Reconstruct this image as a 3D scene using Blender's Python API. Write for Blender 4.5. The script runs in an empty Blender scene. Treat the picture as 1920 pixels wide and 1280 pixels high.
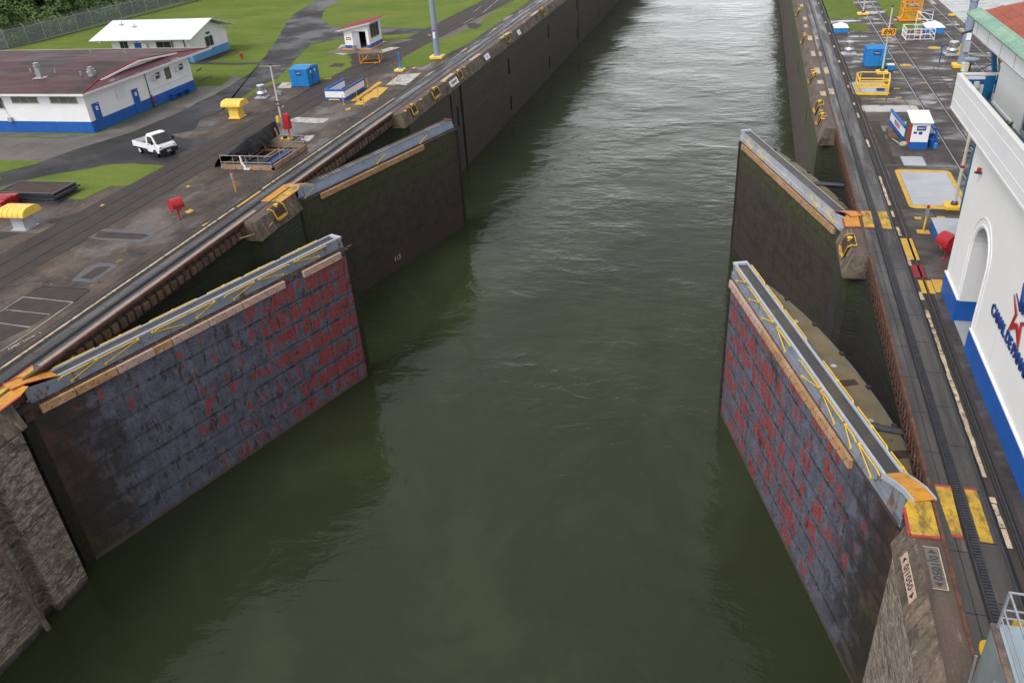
import bpy, bmesh, math, random
from mathutils import Vector, Matrix
from math import sin, cos, pi, radians

S = bpy.context.scene
C = S.collection

# ------------------------------------------------------------------ camera, sky, sun, exposure
cam_d = bpy.data.cameras.new("camera")
cam_d.sensor_width = 36.0
cam_d.lens = 28.49
cam_d.clip_start = 0.3
cam_d.clip_end = 4000
cam = bpy.data.objects.new("camera", cam_d)
C.objects.link(cam)
_r = (( 0.96467453, 0.25590314, -0.06258309),
      (0.0781226, -0.50474971, -0.85972356),
      (-0.25159475, 0.82446426, -0.506911))
cam.matrix_world = Matrix(((_r[0][0], -_r[1][0], -_r[2][0], 0.0),
                           (_r[0][1], -_r[1][1], -_r[2][1], 0.0),
                           (_r[0][2], -_r[1][2], -_r[2][2], 18.5),
                           (0, 0, 0, 1)))
S.camera = cam

SUN_EL, SUN_AZ = radians(50), radians(214)      # azimuth measured clockwise from +Y
world = bpy.data.worlds.new("World")
S.world = world
world.use_nodes = True
wn, wl = world.node_tree.nodes, world.node_tree.links
wn.clear()
sky = wn.new("ShaderNodeTexSky")
sky.sky_type = 'NISHITA'
sky.sun_disc = False
sky.sun_elevation = SUN_EL
sky.sun_rotation = SUN_AZ
sky.air_density = 1.0
sky.dust_density = 9.0
sky.ozone_density = 1.0
hs = wn.new("ShaderNodeHueSaturation")
hs.inputs['Saturation'].default_value = 0.30
bg = wn.new("ShaderNodeBackground")
bg.inputs['Strength'].default_value = 0.15
wo = wn.new("ShaderNodeOutputWorld")
# overcast: a bright uneven cloud deck over most of the sky, brightest ahead towards the horizon
wtc = wn.new("ShaderNodeTexCoord")
wsp = wn.new("ShaderNodeSeparateXYZ"); wl.new(wtc.outputs['Generated'], wsp.inputs[0])
def wmath(op, a, b=None):
    n = wn.new("ShaderNodeMath"); n.operation = op
    for i, v in enumerate((a, b)):
        if v is None: continue
        if isinstance(v, (int, float)): n.inputs[i].default_value = v
        else: wl.new(v, n.inputs[i])
    return n.outputs[0]
def wrange(v, a, b, c, d):
    n = wn.new("ShaderNodeMapRange"); n.interpolation_type = 'SMOOTHSTEP'
    for i, q in enumerate((a, b, c, d)): n.inputs[i + 1].default_value = q
    wl.new(v, n.inputs[0]); return n.outputs[0]
ahead = wmath('MULTIPLY', wrange(wsp.outputs[1], -.1, .95, 0, 1), wrange(wsp.outputs[2], .05, .42, 1, .0))
behind = wrange(wsp.outputs[1], .15, -.8, 0, 1)
side = wrange(wsp.outputs[0], -1, 1, .22, -.22)
wmp = wn.new("ShaderNodeMapping"); wmp.inputs['Scale'].default_value = (1, 1, 2.5); wl.new(wtc.outputs['Generated'], wmp.inputs[0])
wnz = wn.new("ShaderNodeTexNoise"); wnz.inputs['Scale'].default_value = 2.6; wnz.inputs['Detail'].default_value = 5; wl.new(wmp.outputs[0], wnz.inputs['Vector'])
puff = wrange(wnz.outputs[0], .3, .7, .82, 1.15)
lum = wmath('MULTIPLY', wmath('MULTIPLY', wmath('ADD', wmath('ADD', wmath('ADD', wmath('MULTIPLY', ahead, 1.7), .68), side), wmath('MULTIPLY', behind, .95)), puff), 5.0)
cc = wn.new("ShaderNodeCombineColor")
wl.new(wmath('MULTIPLY', lum, .985), cc.inputs[0]); wl.new(lum, cc.inputs[1]); wl.new(wmath('MULTIPLY', lum, 1.035), cc.inputs[2])
wmx = wn.new("ShaderNodeMix"); wmx.data_type = 'RGBA'; wmx.inputs[0].default_value = .85
wl.new(sky.outputs[0], hs.inputs['Color']); wl.new(hs.outputs[0], wmx.inputs[6]); wl.new(cc.outputs[0], wmx.inputs[7])
wl.new(wmx.outputs[2], bg.inputs['Color'])
wl.new(bg.outputs[0], wo.inputs['Surface'])

sd = bpy.data.lights.new("sun", 'SUN')
sd.energy = 1.15
sd.angle = radians(20)
sd.color = (1.0, 0.96, 0.90)
sun = bpy.data.objects.new("sun", sd)
C.objects.link(sun)
sun.rotation_euler = (pi / 2 - SUN_EL, 0, pi - SUN_AZ)
sun.location = (-20, -20, 60)

S.view_settings.view_transform = 'Standard'
S.view_settings.look = 'None'
S.view_settings.gamma = 1
S.view_settings.exposure = 0.42

# ------------------------------------------------------------------ materials
def new_mat(name):
    m = bpy.data.materials.new(name)
    m.use_nodes = True
    nt = m.node_tree
    b = nt.nodes['Principled BSDF']
    return m, nt, b

def nd(nt, typ, **kw):
    n = nt.nodes.new(typ)
    for k, v in kw.items():
        if hasattr(n, k) and not k[0].isupper():
            setattr(n, k, v)
        else:
            n.inputs[k].default_value = v
    return n

def coords(nt, scale=(1, 1, 1), obj=False):
    if obj:
        t = nt.nodes.new('ShaderNodeTexCoord'); out = t.outputs['Object']
    else:
        t = nt.nodes.new('ShaderNodeNewGeometry'); out = t.outputs['Position']
    mp = nt.nodes.new('ShaderNodeMapping')
    mp.inputs['Scale'].default_value = scale
    nt.links.new(out, mp.inputs['Vector'])
    return mp.outputs[0]

def noise(nt, vec, scale, detail=5, rough=0.6, dist=0.0):
    n = nt.nodes.new('ShaderNodeTexNoise')
    n.inputs['Scale'].default_value = scale
    n.inputs['Detail'].default_value = detail
    n.inputs['Roughness'].default_value = rough
    n.inputs['Distortion'].default_value = dist
    nt.links.new(vec, n.inputs['Vector'])
    return n.outputs[0]

def smooth(nt, fac, lo, hi, a=0.0, b=1.0):
    n = nt.nodes.new('ShaderNodeMapRange')
    n.interpolation_type = 'SMOOTHSTEP'
    n.inputs[1].default_value = lo; n.inputs[2].default_value = hi
    n.inputs[3].default_value = a; n.inputs[4].default_value = b
    nt.links.new(fac, n.inputs[0])
    return n.outputs[0]

def math_(nt, op, a, b=None, c=None):
    n = nt.nodes.new('ShaderNodeMath'); n.operation = op
    for i, v in enumerate((a, b, c)):
        if v is None: continue
        if isinstance(v, (int, float)): n.inputs[i].default_value = v
        else: nt.links.new(v, n.inputs[i])
    return n.outputs[0]

def mix(nt, fac, a, b, mode='MIX'):
    n = nt.nodes.new('ShaderNodeMix'); n.data_type = 'RGBA'; n.blend_type = mode
    if isinstance(fac, (int, float)): n.inputs[0].default_value = fac
    else: nt.links.new(fac, n.inputs[0])
    for i, v in ((6, a), (7, b)):
        if isinstance(v, tuple): n.inputs[i].default_value = (v[0], v[1], v[2], 1)
        else: nt.links.new(v, n.inputs[i])
    return n.outputs[2]

def M(name, c1, c2=None, scale=1.5, stretch=(1, 1, 1), rough=0.7, rough2=None, metal=0.0, bump=0.0, bscale=25,
      fine=0.12, stains=(), wet=None, obj=False, spec=0.35, cracks=None):
    """base colour c1..c2 by noise, then stains (colour, scale, stretch, lo, hi, amount)"""
    m, nt, b = new_mat(name)
    v = coords(nt, stretch, obj)
    v1 = coords(nt, (1, 1, 1), obj)
    n1 = noise(nt, v, scale)
    c2 = c2 or tuple(x * 0.8 for x in c1)
    col = mix(nt, smooth(nt, n1, 0.3, 0.7), c1, c2)
    n2 = noise(nt, v1, bscale, 6, 0.7)
    f = smooth(nt, n2, 0.2, 0.8, 1 - fine, 1 + fine)
    cx = nt.nodes.new('ShaderNodeCombineColor')
    for i in range(3): nt.links.new(f, cx.inputs[i])
    col = mix(nt, 1.0, col, cx.outputs[0], 'MULTIPLY')
    for k, (sc, ss, st, lo, hi, am) in enumerate(stains):
        vv = coords(nt, st, obj)
        ad = nt.nodes.new('ShaderNodeVectorMath'); ad.operation = 'ADD'
        ad.inputs[1].default_value = (7.3 * k + 3, 5.1 * k, 2.7 * k)
        nt.links.new(vv, ad.inputs[0])
        s = smooth(nt, noise(nt, ad.outputs[0], ss, 7, 0.68), lo, hi, 0, am)
        col = mix(nt, s, col, sc)
    if cracks:
        vo = nt.nodes.new('ShaderNodeTexVoronoi'); vo.feature = 'DISTANCE_TO_EDGE'; vo.inputs['Scale'].default_value = cracks[0]
        wv = nt.nodes.new('ShaderNodeTexNoise'); wv.inputs['Scale'].default_value = 1.3; wv.inputs['Detail'].default_value = 4; nt.links.new(v1, wv.inputs['Vector'])
        vm = nt.nodes.new('ShaderNodeVectorMath'); vm.operation = 'MULTIPLY_ADD'; vm.inputs[1].default_value = (2.2, 2.2, 0); nt.links.new(wv.outputs[1], vm.inputs[0]); nt.links.new(v1, vm.inputs[2])
        nt.links.new(vm.outputs[0], vo.inputs['Vector'])
        ck = math_(nt, 'MULTIPLY', smooth(nt, vo.outputs['Distance'], .0, cracks[1], cracks[2], 0), smooth(nt, noise(nt, coords(nt, (1, 1, 1), obj), .3, 3), .42, .56))
        col = mix(nt, ck, col, tuple(x * .3 for x in c2))
    nt.links.new(col, b.inputs['Base Color'])
    b.inputs['Roughness'].default_value = rough
    b.inputs['Metallic'].default_value = metal
    b.inputs['Specular IOR Level'].default_value = spec
    if rough2 is not None:
        if wet:
            ws, wst, lo, hi = wet
            r = smooth(nt, noise(nt, coords(nt, wst, obj), ws, 5, 0.6), lo, hi, rough, rough2)
        else:
            r = smooth(nt, n1, 0.35, 0.65, rough, rough2)
        nt.links.new(r, b.inputs['Roughness'])
    if bump:
        bp = nt.nodes.new('ShaderNodeBump')
        bp.inputs['Strength'].default_value = bump
        bp.inputs['Distance'].default_value = 0.05
        nt.links.new(n2, bp.inputs['Height'])
        nt.links.new(bp.outputs[0], b.inputs['Normal'])
    return m

TAN = (0.33, 0.24, 0.16)
MT = {}
MT['deck_left'] = M('weathered_deck_concrete', cracks=(.28, .010, .8), c1=(0.112, 0.084, 0.067), c2=(0.052, 0.043, 0.039), scale=0.5, stretch=(1, .5, 1), rough=0.8, rough2=0.35, bump=0.3, bscale=14, fine=.3, spec=.2,
    wet=(0.18, (1, .6, 1), .5, .62),
    stains=(((.15, .122, .10), 0.5, (1, .45, 1), .54, .70, .75), ((.032, .029, .029), 0.32, (1, .7, 1), .52, .64, .75), (TAN, 1.8, (1, .5, 1), .61, .69, .6), ((.20, .17, .14), 7, (1, .5, 1), .68, .74, .5), ((.03, .027, .025), 2.2, (1, .35, 1), .62, .70, .5)))
MT['deck_right'] = M('wet_deck_concrete', (0.085, 0.072, 0.066), (0.052, 0.045, 0.042), 0.5, (.5, 1.2, 1), 0.7, 0.12, spec=.3, bump=0.25, bscale=14, fine=.25,
    wet=(0.45, (.55, 1.1, 1), .47, .66), cracks=(.25, .010, .8),
    stains=(((.15, .138, .13), 0.6, (.5, 1.2, 1), .50, .70, .6), ((.035, .028, .025), 0.5, (.7, 1, 1), .48, .62, .8), ((.11, .088, .072), 1.8, (.6, 1.1, 1), .6, .72, .5)))
MT['track_slab'] = M('dark_track_slab', (0.045, 0.042, 0.043), (0.075, 0.068, 0.066), 0.6, (3, .25, 1), 0.6, 0.3, spec=.3, bump=0.25, bscale=20, fine=.2,
    stains=(((.17, .14, .115), 0.9, (2.5, .25, 1), .56, .7, .7),))
MT['coping_strip'] = M('coping_concrete', (0.115, 0.085, 0.068), (0.07, 0.05, 0.042), 0.8, (2, .3, 1), 0.6, bump=0.5, bscale=16, fine=.3,
    stains=((TAN, 1.2, (2, .4, 1), .6, .7, .6), ((.05, .04, .036), .8, (2, .5, 1), .56, .68, .7)))
MT['bevel_stone'] = M('chipped_bevel_concrete', (0.20, 0.155, 0.115), (0.075, 0.06, 0.048), 1.3, (.7, 1.6, .7), 0.8, bump=1.0, bscale=7, fine=.35,
    stains=(((.36, .31, .26), 2.6, (.6, 2.2, .6), .58, .68, .8), ((.04, .036, .03), 1.5, (.5, 2.4, .5), .52, .64, .8)))
MT['asphalt'] = M('wet_asphalt', (0.026, 0.025, 0.028), (0.044, 0.042, 0.043), 0.25, (1, 1, 1), 0.8, 0.45, cracks=(.22, .008, .8), spec=.2, bump=0.3, bscale=30, fine=.25, wet=(.15, (1, 1, 1), .4, .6),
    stains=(((.11, .105, .10), 0.3, (1, .5, 1), .58, .72, .5),))
MT['pad'] = M('pale_concrete_pad', (0.16, 0.15, 0.135), (0.10, 0.092, 0.083), 0.35, (1, 1, 1), 0.8, 0.5, spec=.2, bump=0.2, bscale=18, fine=.2,
    stains=(((.07, .066, .064), 0.35, (1, 1, 1), .52, .66, .7),))
MT['patch'] = M('repaired_concrete_patch', (0.16, 0.135, 0.115), (0.11, 0.095, 0.085), 1.2, rough=.7, bump=.3, fine=.25)
MT['darkpatch'] = M('dark_sealed_patch', (0.062, 0.05, 0.045), (0.045, 0.038, 0.035), 1.0, rough=.8, spec=.2, bump=.2, fine=.2)
MT['bluegrey'] = M('blue_grey_sealant', (0.085, 0.085, 0.10), (0.065, 0.065, 0.075), 1.5, rough=.5, fine=.2)
MT['grey_plate'] = M('pale_grey_painted_plate', (0.42, 0.43, 0.47), (0.34, 0.35, 0.39), 1.0, rough=.5, rough2=.3, fine=.08)
MT['line_yellow'] = M('road_yellow_paint', (0.62, 0.38, 0.07), (0.48, 0.29, 0.06), 2.0, rough=.7, fine=.2, spec=.2, stains=(((.13, .10, .07), 2.6, (1, 1, 1), .60, .70, .7),))
MT['line_pale'] = M('faded_cream_paint', (0.58, 0.47, 0.32), (0.36, 0.28, 0.20), 2.0, rough=.7, fine=.25, stains=(((.12, .095, .075), 2.6, (1, 1, 1), .52, .62, .85),))
MT['line_white'] = M('faded_white_paint', (0.5, 0.48, 0.44), (0.3, 0.28, 0.26), 1.4, rough=.6, fine=.2, stains=(((.12, .10, .09), 1.5, (1, .5, 1), .5, .66, .8),))
MT['puddle'] = M('standing_rain_water', (0.06, 0.056, 0.052), (0.09, 0.085, 0.08), 1.0, rough=.05, fine=.02, spec=0.9)
MT['rail'] = M('polished_rail_steel', (0.36, 0.36, 0.38), (0.22, 0.22, 0.24), 1.0, rough=.3, metal=.7, fine=.1)
MT['slot'] = M('black_flangeway', (0.012, 0.012, 0.014), rough=.7)
MT['steel_dark'] = M('dark_steel', (0.05, 0.052, 0.062), (0.07, 0.07, 0.08), 3, rough=.45, metal=.4)
MT['rack'] = M('rack_steel', (0.035, 0.038, 0.05), (0.06, 0.06, 0.07), 3, rough=.45, metal=.5)
MT['rust'] = M('rusty_steel', (0.16, 0.065, 0.035), (0.07, 0.035, 0.025), 2.2, rough=.75, bump=.5, bscale=18, fine=.35,
    stains=(((.32, .14, .06), 3, (1, 1, 1), .58, .7, .7), ((.10, .08, .09), 1.2, (1, 1, 1), .56, .66, .6)))
MT['rustdark'] = M('dark_rust', (0.07, 0.04, 0.032), (0.035, 0.024, 0.022), 2.2, rough=.8, bump=.5, bscale=18, fine=.35)
MT['rustbrown'] = M('brown_wood_blocks', (0.16, 0.10, 0.065), (0.07, 0.045, 0.032), 1.8, rough=.8, bump=.4, fine=.3)
MT['railcap'] = M('pinkish_steel_cap', (0.34, 0.25, 0.22), (0.25, 0.18, 0.165), 1.6, (3, .4, 1), rough=.5, fine=.3, stains=(((.12, .08, .07), 2, (3, .5, 1), .55, .65, .7),))
MT['yellow'] = M('yellow_paint', (0.80, 0.52, 0.035), (0.70, 0.42, 0.03), 1.4, rough=.38, fine=.06)
MT['yellow_vent'] = M('pale_yellow_fibreglass', (0.82, 0.58, 0.12), (0.76, 0.5, 0.07), 1.4, rough=.4, fine=.04)
MT['yellow_worn'] = M('worn_yellow_plate', (0.62, 0.38, 0.03), (0.42, 0.26, 0.04), 1.6, rough=.55, bump=.15, bscale=40, fine=.35,
    stains=(((.10, .075, .035), 1.6, (1.6, .7, 1), .44, .64, .8), ((.04, .035, .03), 9, (1, 1, 1), .58, .66, .75)))
MT['orange_worn'] = M('worn_orange_plate', (0.62, 0.27, 0.02), (0.46, 0.20, 0.025), 2.0, rough=.5, bump=.15, bscale=40, fine=.3,
    stains=(((.14, .075, .03), 3, (1, 1, 1), .56, .68, .6),))
MT['red'] = M('red_paint', (0.42, 0.025, 0.03), (0.34, 0.02, 0.026), 1.5, rough=.42, fine=.08)
MT['red_edge'] = M('faded_red_edge_paint', (0.40, 0.05, 0.05), (0.28, 0.04, 0.045), 2.5, rough=.6, fine=.25)
MT['orange'] = M('orange_paint', (0.75, 0.30, 0.02), (0.62, 0.24, 0.02), 1.2, rough=.4, fine=.08)
MT['sign_orange'] = M('orange_sign_face', (0.95, 0.45, 0.02), rough=.5)
MT['buoy'] = M('life_ring_orange', (0.85, 0.12, 0.02), rough=.5)
MT['white'] = M('white_paint', (0.78, 0.78, 0.80), (0.72, 0.72, 0.745), 0.5, rough=.55, fine=.03)
MT['white_warm'] = M('warm_white_wall', (0.80, 0.795, 0.78), (0.765, 0.76, 0.745), 0.3, rough=.6, fine=.02, bump=.06, bscale=40,
    stains=(((.60, .60, .58), .5, (.6, .6, 3), .64, .8, .35), ((.52, .51, .48), 1.6, (1.2, 1.2, .10), .60, .72, .35),))
MT['white_dirty'] = M('weathered_white_wall', (0.70, 0.70, 0.71), (0.62, 0.62, 0.63), 0.7, (1, 1, .3), rough=.6, fine=.05, stains=(((.38, .37, .35), .8, (1.4, 1.4, .25), .62, .78, .5),))
MT['blue'] = M('blue_plinth_paint', (0.012, 0.10, 0.40), (0.010, 0.085, 0.34), 0.8, rough=.5, fine=.06, stains=(((.03, .16, .46), 1, (1, 1, 1), .56, .7, .5),))
MT['blue_light'] = M('faded_blue_paint', (0.10, 0.30, 0.55), (0.07, 0.24, 0.48), 0.8, rough=.55, fine=.08, stains=(((.5, .62, .72), 1.4, (1, 1, .5), .66, .76, .7),))
MT['blue_box'] = M('bright_blue_sheet', (0.02, 0.22, 0.55), (0.015, 0.18, 0.47), 1.2, (1, 1, .3), rough=.45, fine=.06)
MT['navy'] = M('navy_letter_paint', (0.01, 0.05, 0.22), rough=.4)
MT['roof_maroon'] = M('maroon_painted_roof', (0.098, 0.043, 0.050), (0.066, 0.032, 0.036), 0.5, (.35, 1.4, 1), 0.7, 0.5, spec=.2, fine=.15,
    stains=(((.033, .026, .026), .16, (1, .5, 1), .47, .60, .8), ((.16, .12, .13), 1.0, (.25, 1.8, 1), .6, .74, .45)))
MT['roof_hip'] = M('streaked_maroon_hip_roof', (0.12, 0.045, 0.055), (0.08, 0.036, 0.04), 0.6, (1.5, .3, 1), 0.65, 0.45, spec=.25, fine=.15,
    stains=(((.32, .28, .31), 1.0, (1.2, .35, 1), .54, .68, .7), ((.05, .035, .035), .7, (1, .3, 1), .58, .7, .6)))
MT['roof_red'] = M('red_painted_roof', (0.30, 0.035, 0.045), (0.25, 0.03, 0.038), 1.0, rough=.8, spec=.15, fine=.08)
MT['glass'] = M('dark_window_glass', (0.035, 0.04, 0.042), (0.055, 0.06, 0.055), 1.5, rough=.12, fine=.02)
MT['blind'] = M('window_with_tan_blind', (0.16, 0.155, 0.12), (0.12, 0.115, 0.09), 1.5, rough=.25, fine=.03)
MT['black'] = M('black_rubber', (0.02, 0.02, 0.022), rough=.6)
MT['tarp'] = M('black_tarpaulin', (0.009, 0.010, 0.013), (0.014, 0.015, 0.019), 1.6, rough=.5, spec=.25, fine=.05, bump=.2, bscale=5)
MT['pit'] = M('dark_pit', (0.03, 0.028, 0.027), rough=.9)
MT['wood'] = M('weathered_timber', (0.34, 0.22, 0.14), (0.24, 0.155, 0.10), 1.5, (1, 1, 1), rough=.7, fine=.3, stains=(((.12, .08, .055), 2.5, (1, 1, 1), .6, .7, .7),))
MT['galv'] = M('galvanised_steel', (0.45, 0.46, 0.48), (0.36, 0.37, 0.39), 4, rough=.35, metal=.6, fine=.06)
MT['alu'] = M('spun_aluminium', (0.62, 0.62, 0.64), (0.5, 0.5, 0.52), 2, rough=.28, metal=.85, fine=.04)
MT['grey'] = M('light_grey_paint', (0.36, 0.38, 0.40), (0.31, 0.33, 0.35), 1.5, rough=.5, fine=.05)
MT['pole_blue'] = M('blue_grey_pole_paint', (0.23, 0.28, 0.36), (0.20, 0.25, 0.33), 1.2, rough=.4, fine=.05)
MT['pole_cream'] = M('cream_pole_paint', (0.55, 0.52, 0.44), (0.46, 0.43, 0.37), 1.5, rough=.5, fine=.06)
MT['floor_blue'] = M('blue_grey_floor_paint', (0.09, 0.125, 0.16), (0.075, 0.105, 0.14), 1.0, rough=.45, fine=.05)
MT['green'] = M('green_paint', (0.01, 0.16, 0.07), rough=.5)
MT['loco_grey'] = M('locomotive_grey_paint', (0.22, 0.25, 0.25), (0.17, 0.19, 0.19), 1.2, rough=.35, fine=.08, stains=(((.4, .33, .25), 1.5, (1, 1, 1), .64, .72, .6),))
MT['loco_top'] = M('pale_blue_locomotive_roof', (0.33, 0.42, 0.50), (0.29, 0.37, 0.44), 1.2, rough=.4, fine=.05)
MT['brown_trim'] = M('brown_edge_trim', (0.20, 0.15, 0.12), (0.10, 0.07, 0.06), 4, rough=.7, fine=.3)
MT['plastic_cream'] = M('cream_plastic', (0.62, 0.63, 0.50), rough=.4)
MT['teal'] = M('teal_blue_crane_paint', (0.01, 0.12, 0.26), (0.012, 0.15, 0.32), 2, rough=.4)

# --- grating used on footwalk decks
def m_grating():
    m, nt, b = new_mat('steel_bar_grating')
    v = coords(nt, (1, 1, 1), True)
    ch = nt.nodes.new('ShaderNodeTexChecker'); ch.inputs['Scale'].default_value = 26
    nt.links.new(v, ch.inputs['Vector'])
    ch.inputs['Color1'].default_value = (0.055, 0.054, 0.054, 1); ch.inputs['Color2'].default_value = (0.028, 0.028, 0.03, 1)
    s = smooth(nt, noise(nt, v, 0.8), .45, .7)
    nt.links.new(mix(nt, s, ch.outputs[0], (0.075, .06, .045)), b.inputs['Base Color'])
    b.inputs['Roughness'].default_value = .5
    return m
MT['grating'] = m_grating()

# --- rough chamber wall in horizontal courses
def m_wall(name, base, dark, moss, light=(.15, .12, .10), course=0.33, mossz=None, lightamt=.25, bump=.8, waterz=-10.23, rugged=False):
    m, nt, b = new_mat(name)
    g = nt.nodes.new('ShaderNodeNewGeometry'); sp = nt.nodes.new('ShaderNodeSeparateXYZ')
    nt.links.new(g.outputs['Position'], sp.inputs[0])
    z = sp.outputs[2]
    n_big = noise(nt, coords(nt, (.6, .35, 1.2)), 0.6, 6, .65)
    n_fine = noise(nt, coords(nt, (1, 1, 1)), 9, 6, .75)
    n_str = noise(nt, coords(nt, (.6, .3, 5)), 1.2, 6, .7)
    if rugged: n_str = noise(nt, coords(nt, (.8, .8, 2.0)), 2.6, 9, .8, .9); n_big = noise(nt, coords(nt, (.8, .5, 2.2)), 1.3, 7, .7, .5)
    col = mix(nt, smooth(nt, n_big, .35, .68), base, dark)
    f = smooth(nt, n_fine, .25, .75, .62, 1.4)
    cx = nt.nodes.new('ShaderNodeCombineColor')
    for i in range(3): nt.links.new(f, cx.inputs[i])
    col = mix(nt, 1.0, col, cx.outputs[0], 'MULTIPLY')
    col = mix(nt, smooth(nt, n_str, .47 if rugged else .58, .60 if rugged else .74, 0, lightamt), col, light)
    if rugged: col = mix(nt, smooth(nt, n_str, .33, .43, .9, 0), col, (.018, .015, .012))
    # thin pour lines
    fr = math_(nt, 'FRACT', math_(nt, 'MULTIPLY', z, 1.0 / course))
    ln = smooth(nt, math_(nt, 'ABSOLUTE', math_(nt, 'SUBTRACT', fr, .5)), .46, .5, 0, .45)
    col = mix(nt, ln, col, tuple(x * .45 for x in dark))
    fr2 = math_(nt, 'FRACT', math_(nt, 'MULTIPLY', z, 1.0 / 2.44))
    ln2 = smooth(nt, math_(nt, 'ABSOLUTE', math_(nt, 'SUBTRACT', fr2, .5)), .488, .494, 0, .6)
    col = mix(nt, ln2, col, tuple(min(1, x * 2.2) for x in base))
    if mossz:
        zz = math_(nt, 'ADD', z, math_(nt, 'MULTIPLY', math_(nt, 'SUBTRACT', n_big, .5), 2.5))
        mz = smooth(nt, zz, mossz[0], mossz[1])
        mm = math_(nt, 'MULTIPLY', mz, smooth(nt, noise(nt, coords(nt, (1, 1, .35)), 2.2, 6, .7), .38, .6))
        col = mix(nt, mm, col, moss)
    wet = smooth(nt, z, waterz + .05, waterz + .5, .8, 0)
    col = mix(nt, wet, col, (.016, .016, .010))
    nt.links.new(col, b.inputs['Base Color'])
    b.inputs['Roughness'].default_value = .75
    bp = nt.nodes.new('ShaderNodeBump'); bp.inputs['Strength'].default_value = bump; bp.inputs['Distance'].default_value = .3 if rugged else .12
    hh = math_(nt, 'ADD', math_(nt, 'ADD', n_fine, n_str), math_(nt, 'MULTIPLY', ln, -.5))
    nt.links.new(hh, bp.inputs['Height']); nt.links.new(bp.outputs[0], b.inputs['Normal'])
    return m
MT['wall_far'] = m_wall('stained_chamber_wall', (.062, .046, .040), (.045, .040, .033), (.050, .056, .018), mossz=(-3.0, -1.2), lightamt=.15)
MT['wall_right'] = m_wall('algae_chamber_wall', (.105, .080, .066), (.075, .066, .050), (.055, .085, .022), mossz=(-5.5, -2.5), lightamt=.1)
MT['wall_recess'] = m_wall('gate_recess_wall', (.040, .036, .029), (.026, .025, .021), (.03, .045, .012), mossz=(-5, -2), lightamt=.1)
MT['wall_near'] = m_wall('eroded_wall_concrete', (.42, .33, .26), (.13, .105, .085), (.07, .065, .025), light=(.78, .67, .57), course=.42, mossz=None, lightamt=1.0, bump=1.0, rugged=True)

# --- water
def m_water(name, base, bump, calm):
    m, nt, b = new_mat(name)
    b.inputs['Base Color'].default_value = (*base, 1)
    b.inputs['Roughness'].default_value = .04
    b.inputs['IOR'].default_value = 1.33
    n1 = noise(nt, coords(nt, (.75, 1.15, 1)), 0.62, 4, .55, .5)
    n2 = noise(nt, coords(nt, (.8, 1.2, 1)), 2.0, 4, .6, .4)
    n3 = noise(nt, coords(nt, (1, 1, 1)), .09, 3, .5)
    n4 = noise(nt, coords(nt, (.5, 1.1, 1)), .28, 2, .5, .8)
    h = math_(nt, 'ADD', math_(nt, 'ADD', math_(nt, 'MULTIPLY', n1, .75), math_(nt, 'MULTIPLY', n2, .20)), math_(nt, 'MULTIPLY', n4, .9))
    amp = smooth(nt, n3, .36, .62, calm, 1.0)
    h = math_(nt, 'MULTIPLY', h, amp)
    bp = nt.nodes.new('ShaderNodeBump'); bp.inputs['Strength'].default_value = 1.0; bp.inputs['Distance'].default_value = bump
    nt.links.new(h, bp.inputs['Height']); nt.links.new(bp.outputs[0], b.inputs['Normal'])
    sil = smooth(nt, noise(nt, coords(nt, (1, .6, 1)), .12, 4, .6, .8), .45, .7)
    nt.links.new(mix(nt, sil, base, tuple(x * 1.35 for x in base)), b.inputs['Base Color'])
    return m
MT['water'] = m_water('murky_green_water', (.025, .031, .0145), .135, .35)
MT['water_far'] = m_water('other_lane_water', (.05, .06, .045), .10, .6)

# --- grass
def m_grass():
    m, nt, b = new_mat('mown_grass')
    n1 = noise(nt, coords(nt), .12, 5, .6); n2 = noise(nt, coords(nt, (1, 1, 1)), 1.1, 6, .7); n3 = noise(nt, coords(nt, (1, .5, 1)), 14, 4, .7)
    col = mix(nt, smooth(nt, n1, .35, .65), (.100, .145, .034), (.150, .185, .046))
    col = mix(nt, smooth(nt, n2, .52, .70, 0, .7), col, (.225, .20, .055))
    col = mix(nt, smooth(nt, noise(nt, coords(nt, (1, .6, 1)), .35, 7, .75), .58, .68, 0, .6), col, (.13, .105, .045))
    col = mix(nt, smooth(nt, noise(nt, coords(nt, (.25, 2.2, 1)), .5, 3, .5), .4, .6, 0, .22), col, (.19, .25, .05))
    col = mix(nt, smooth(nt, n3, .4, .7, 0, .6), col, (.065, .125, .015))
    nt.links.new(col, b.inputs['Base Color']); b.inputs['Roughness'].default_value = .9
    b.inputs['Specular IOR Level'].default_value = .03
    bp = nt.nodes.new('ShaderNodeBump'); bp.inputs['Strength'].default_value = .6; bp.inputs['Distance'].default_value = .05
    nt.links.new(n3, bp.inputs['Height']); nt.links.new(bp.outputs[0], b.inputs['Normal'])
    return m
MT['grass'] = m_grass()

def m_leaf(name, c1, c2, c3):
    m, nt, b = new_mat(name)
    v = coords(nt)
    col = mix(nt, smooth(nt, noise(nt, v, .7, 3), .35, .65), c1, c2)
    col = mix(nt, smooth(nt, noise(nt, v, 4.5, 3), .58, .72, 0, .8), col, c3)
    nt.links.new(col, b.inputs['Base Color']); b.inputs['Roughness'].default_value = .6
    return m
MT['leaf_a'] = m_leaf('dark_jungle_leaves', (.030, .075, .012), (.055, .115, .018), (.13, .20, .03))
MT['leaf_b'] = m_leaf('bright_jungle_leaves', (.05, .105, .018), (.085, .15, .025), (.17, .24, .035))
MT['bark'] = M('tree_bark', (.09, .07, .05), (.05, .04, .03), 3, rough=.9, bump=.6)

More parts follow.
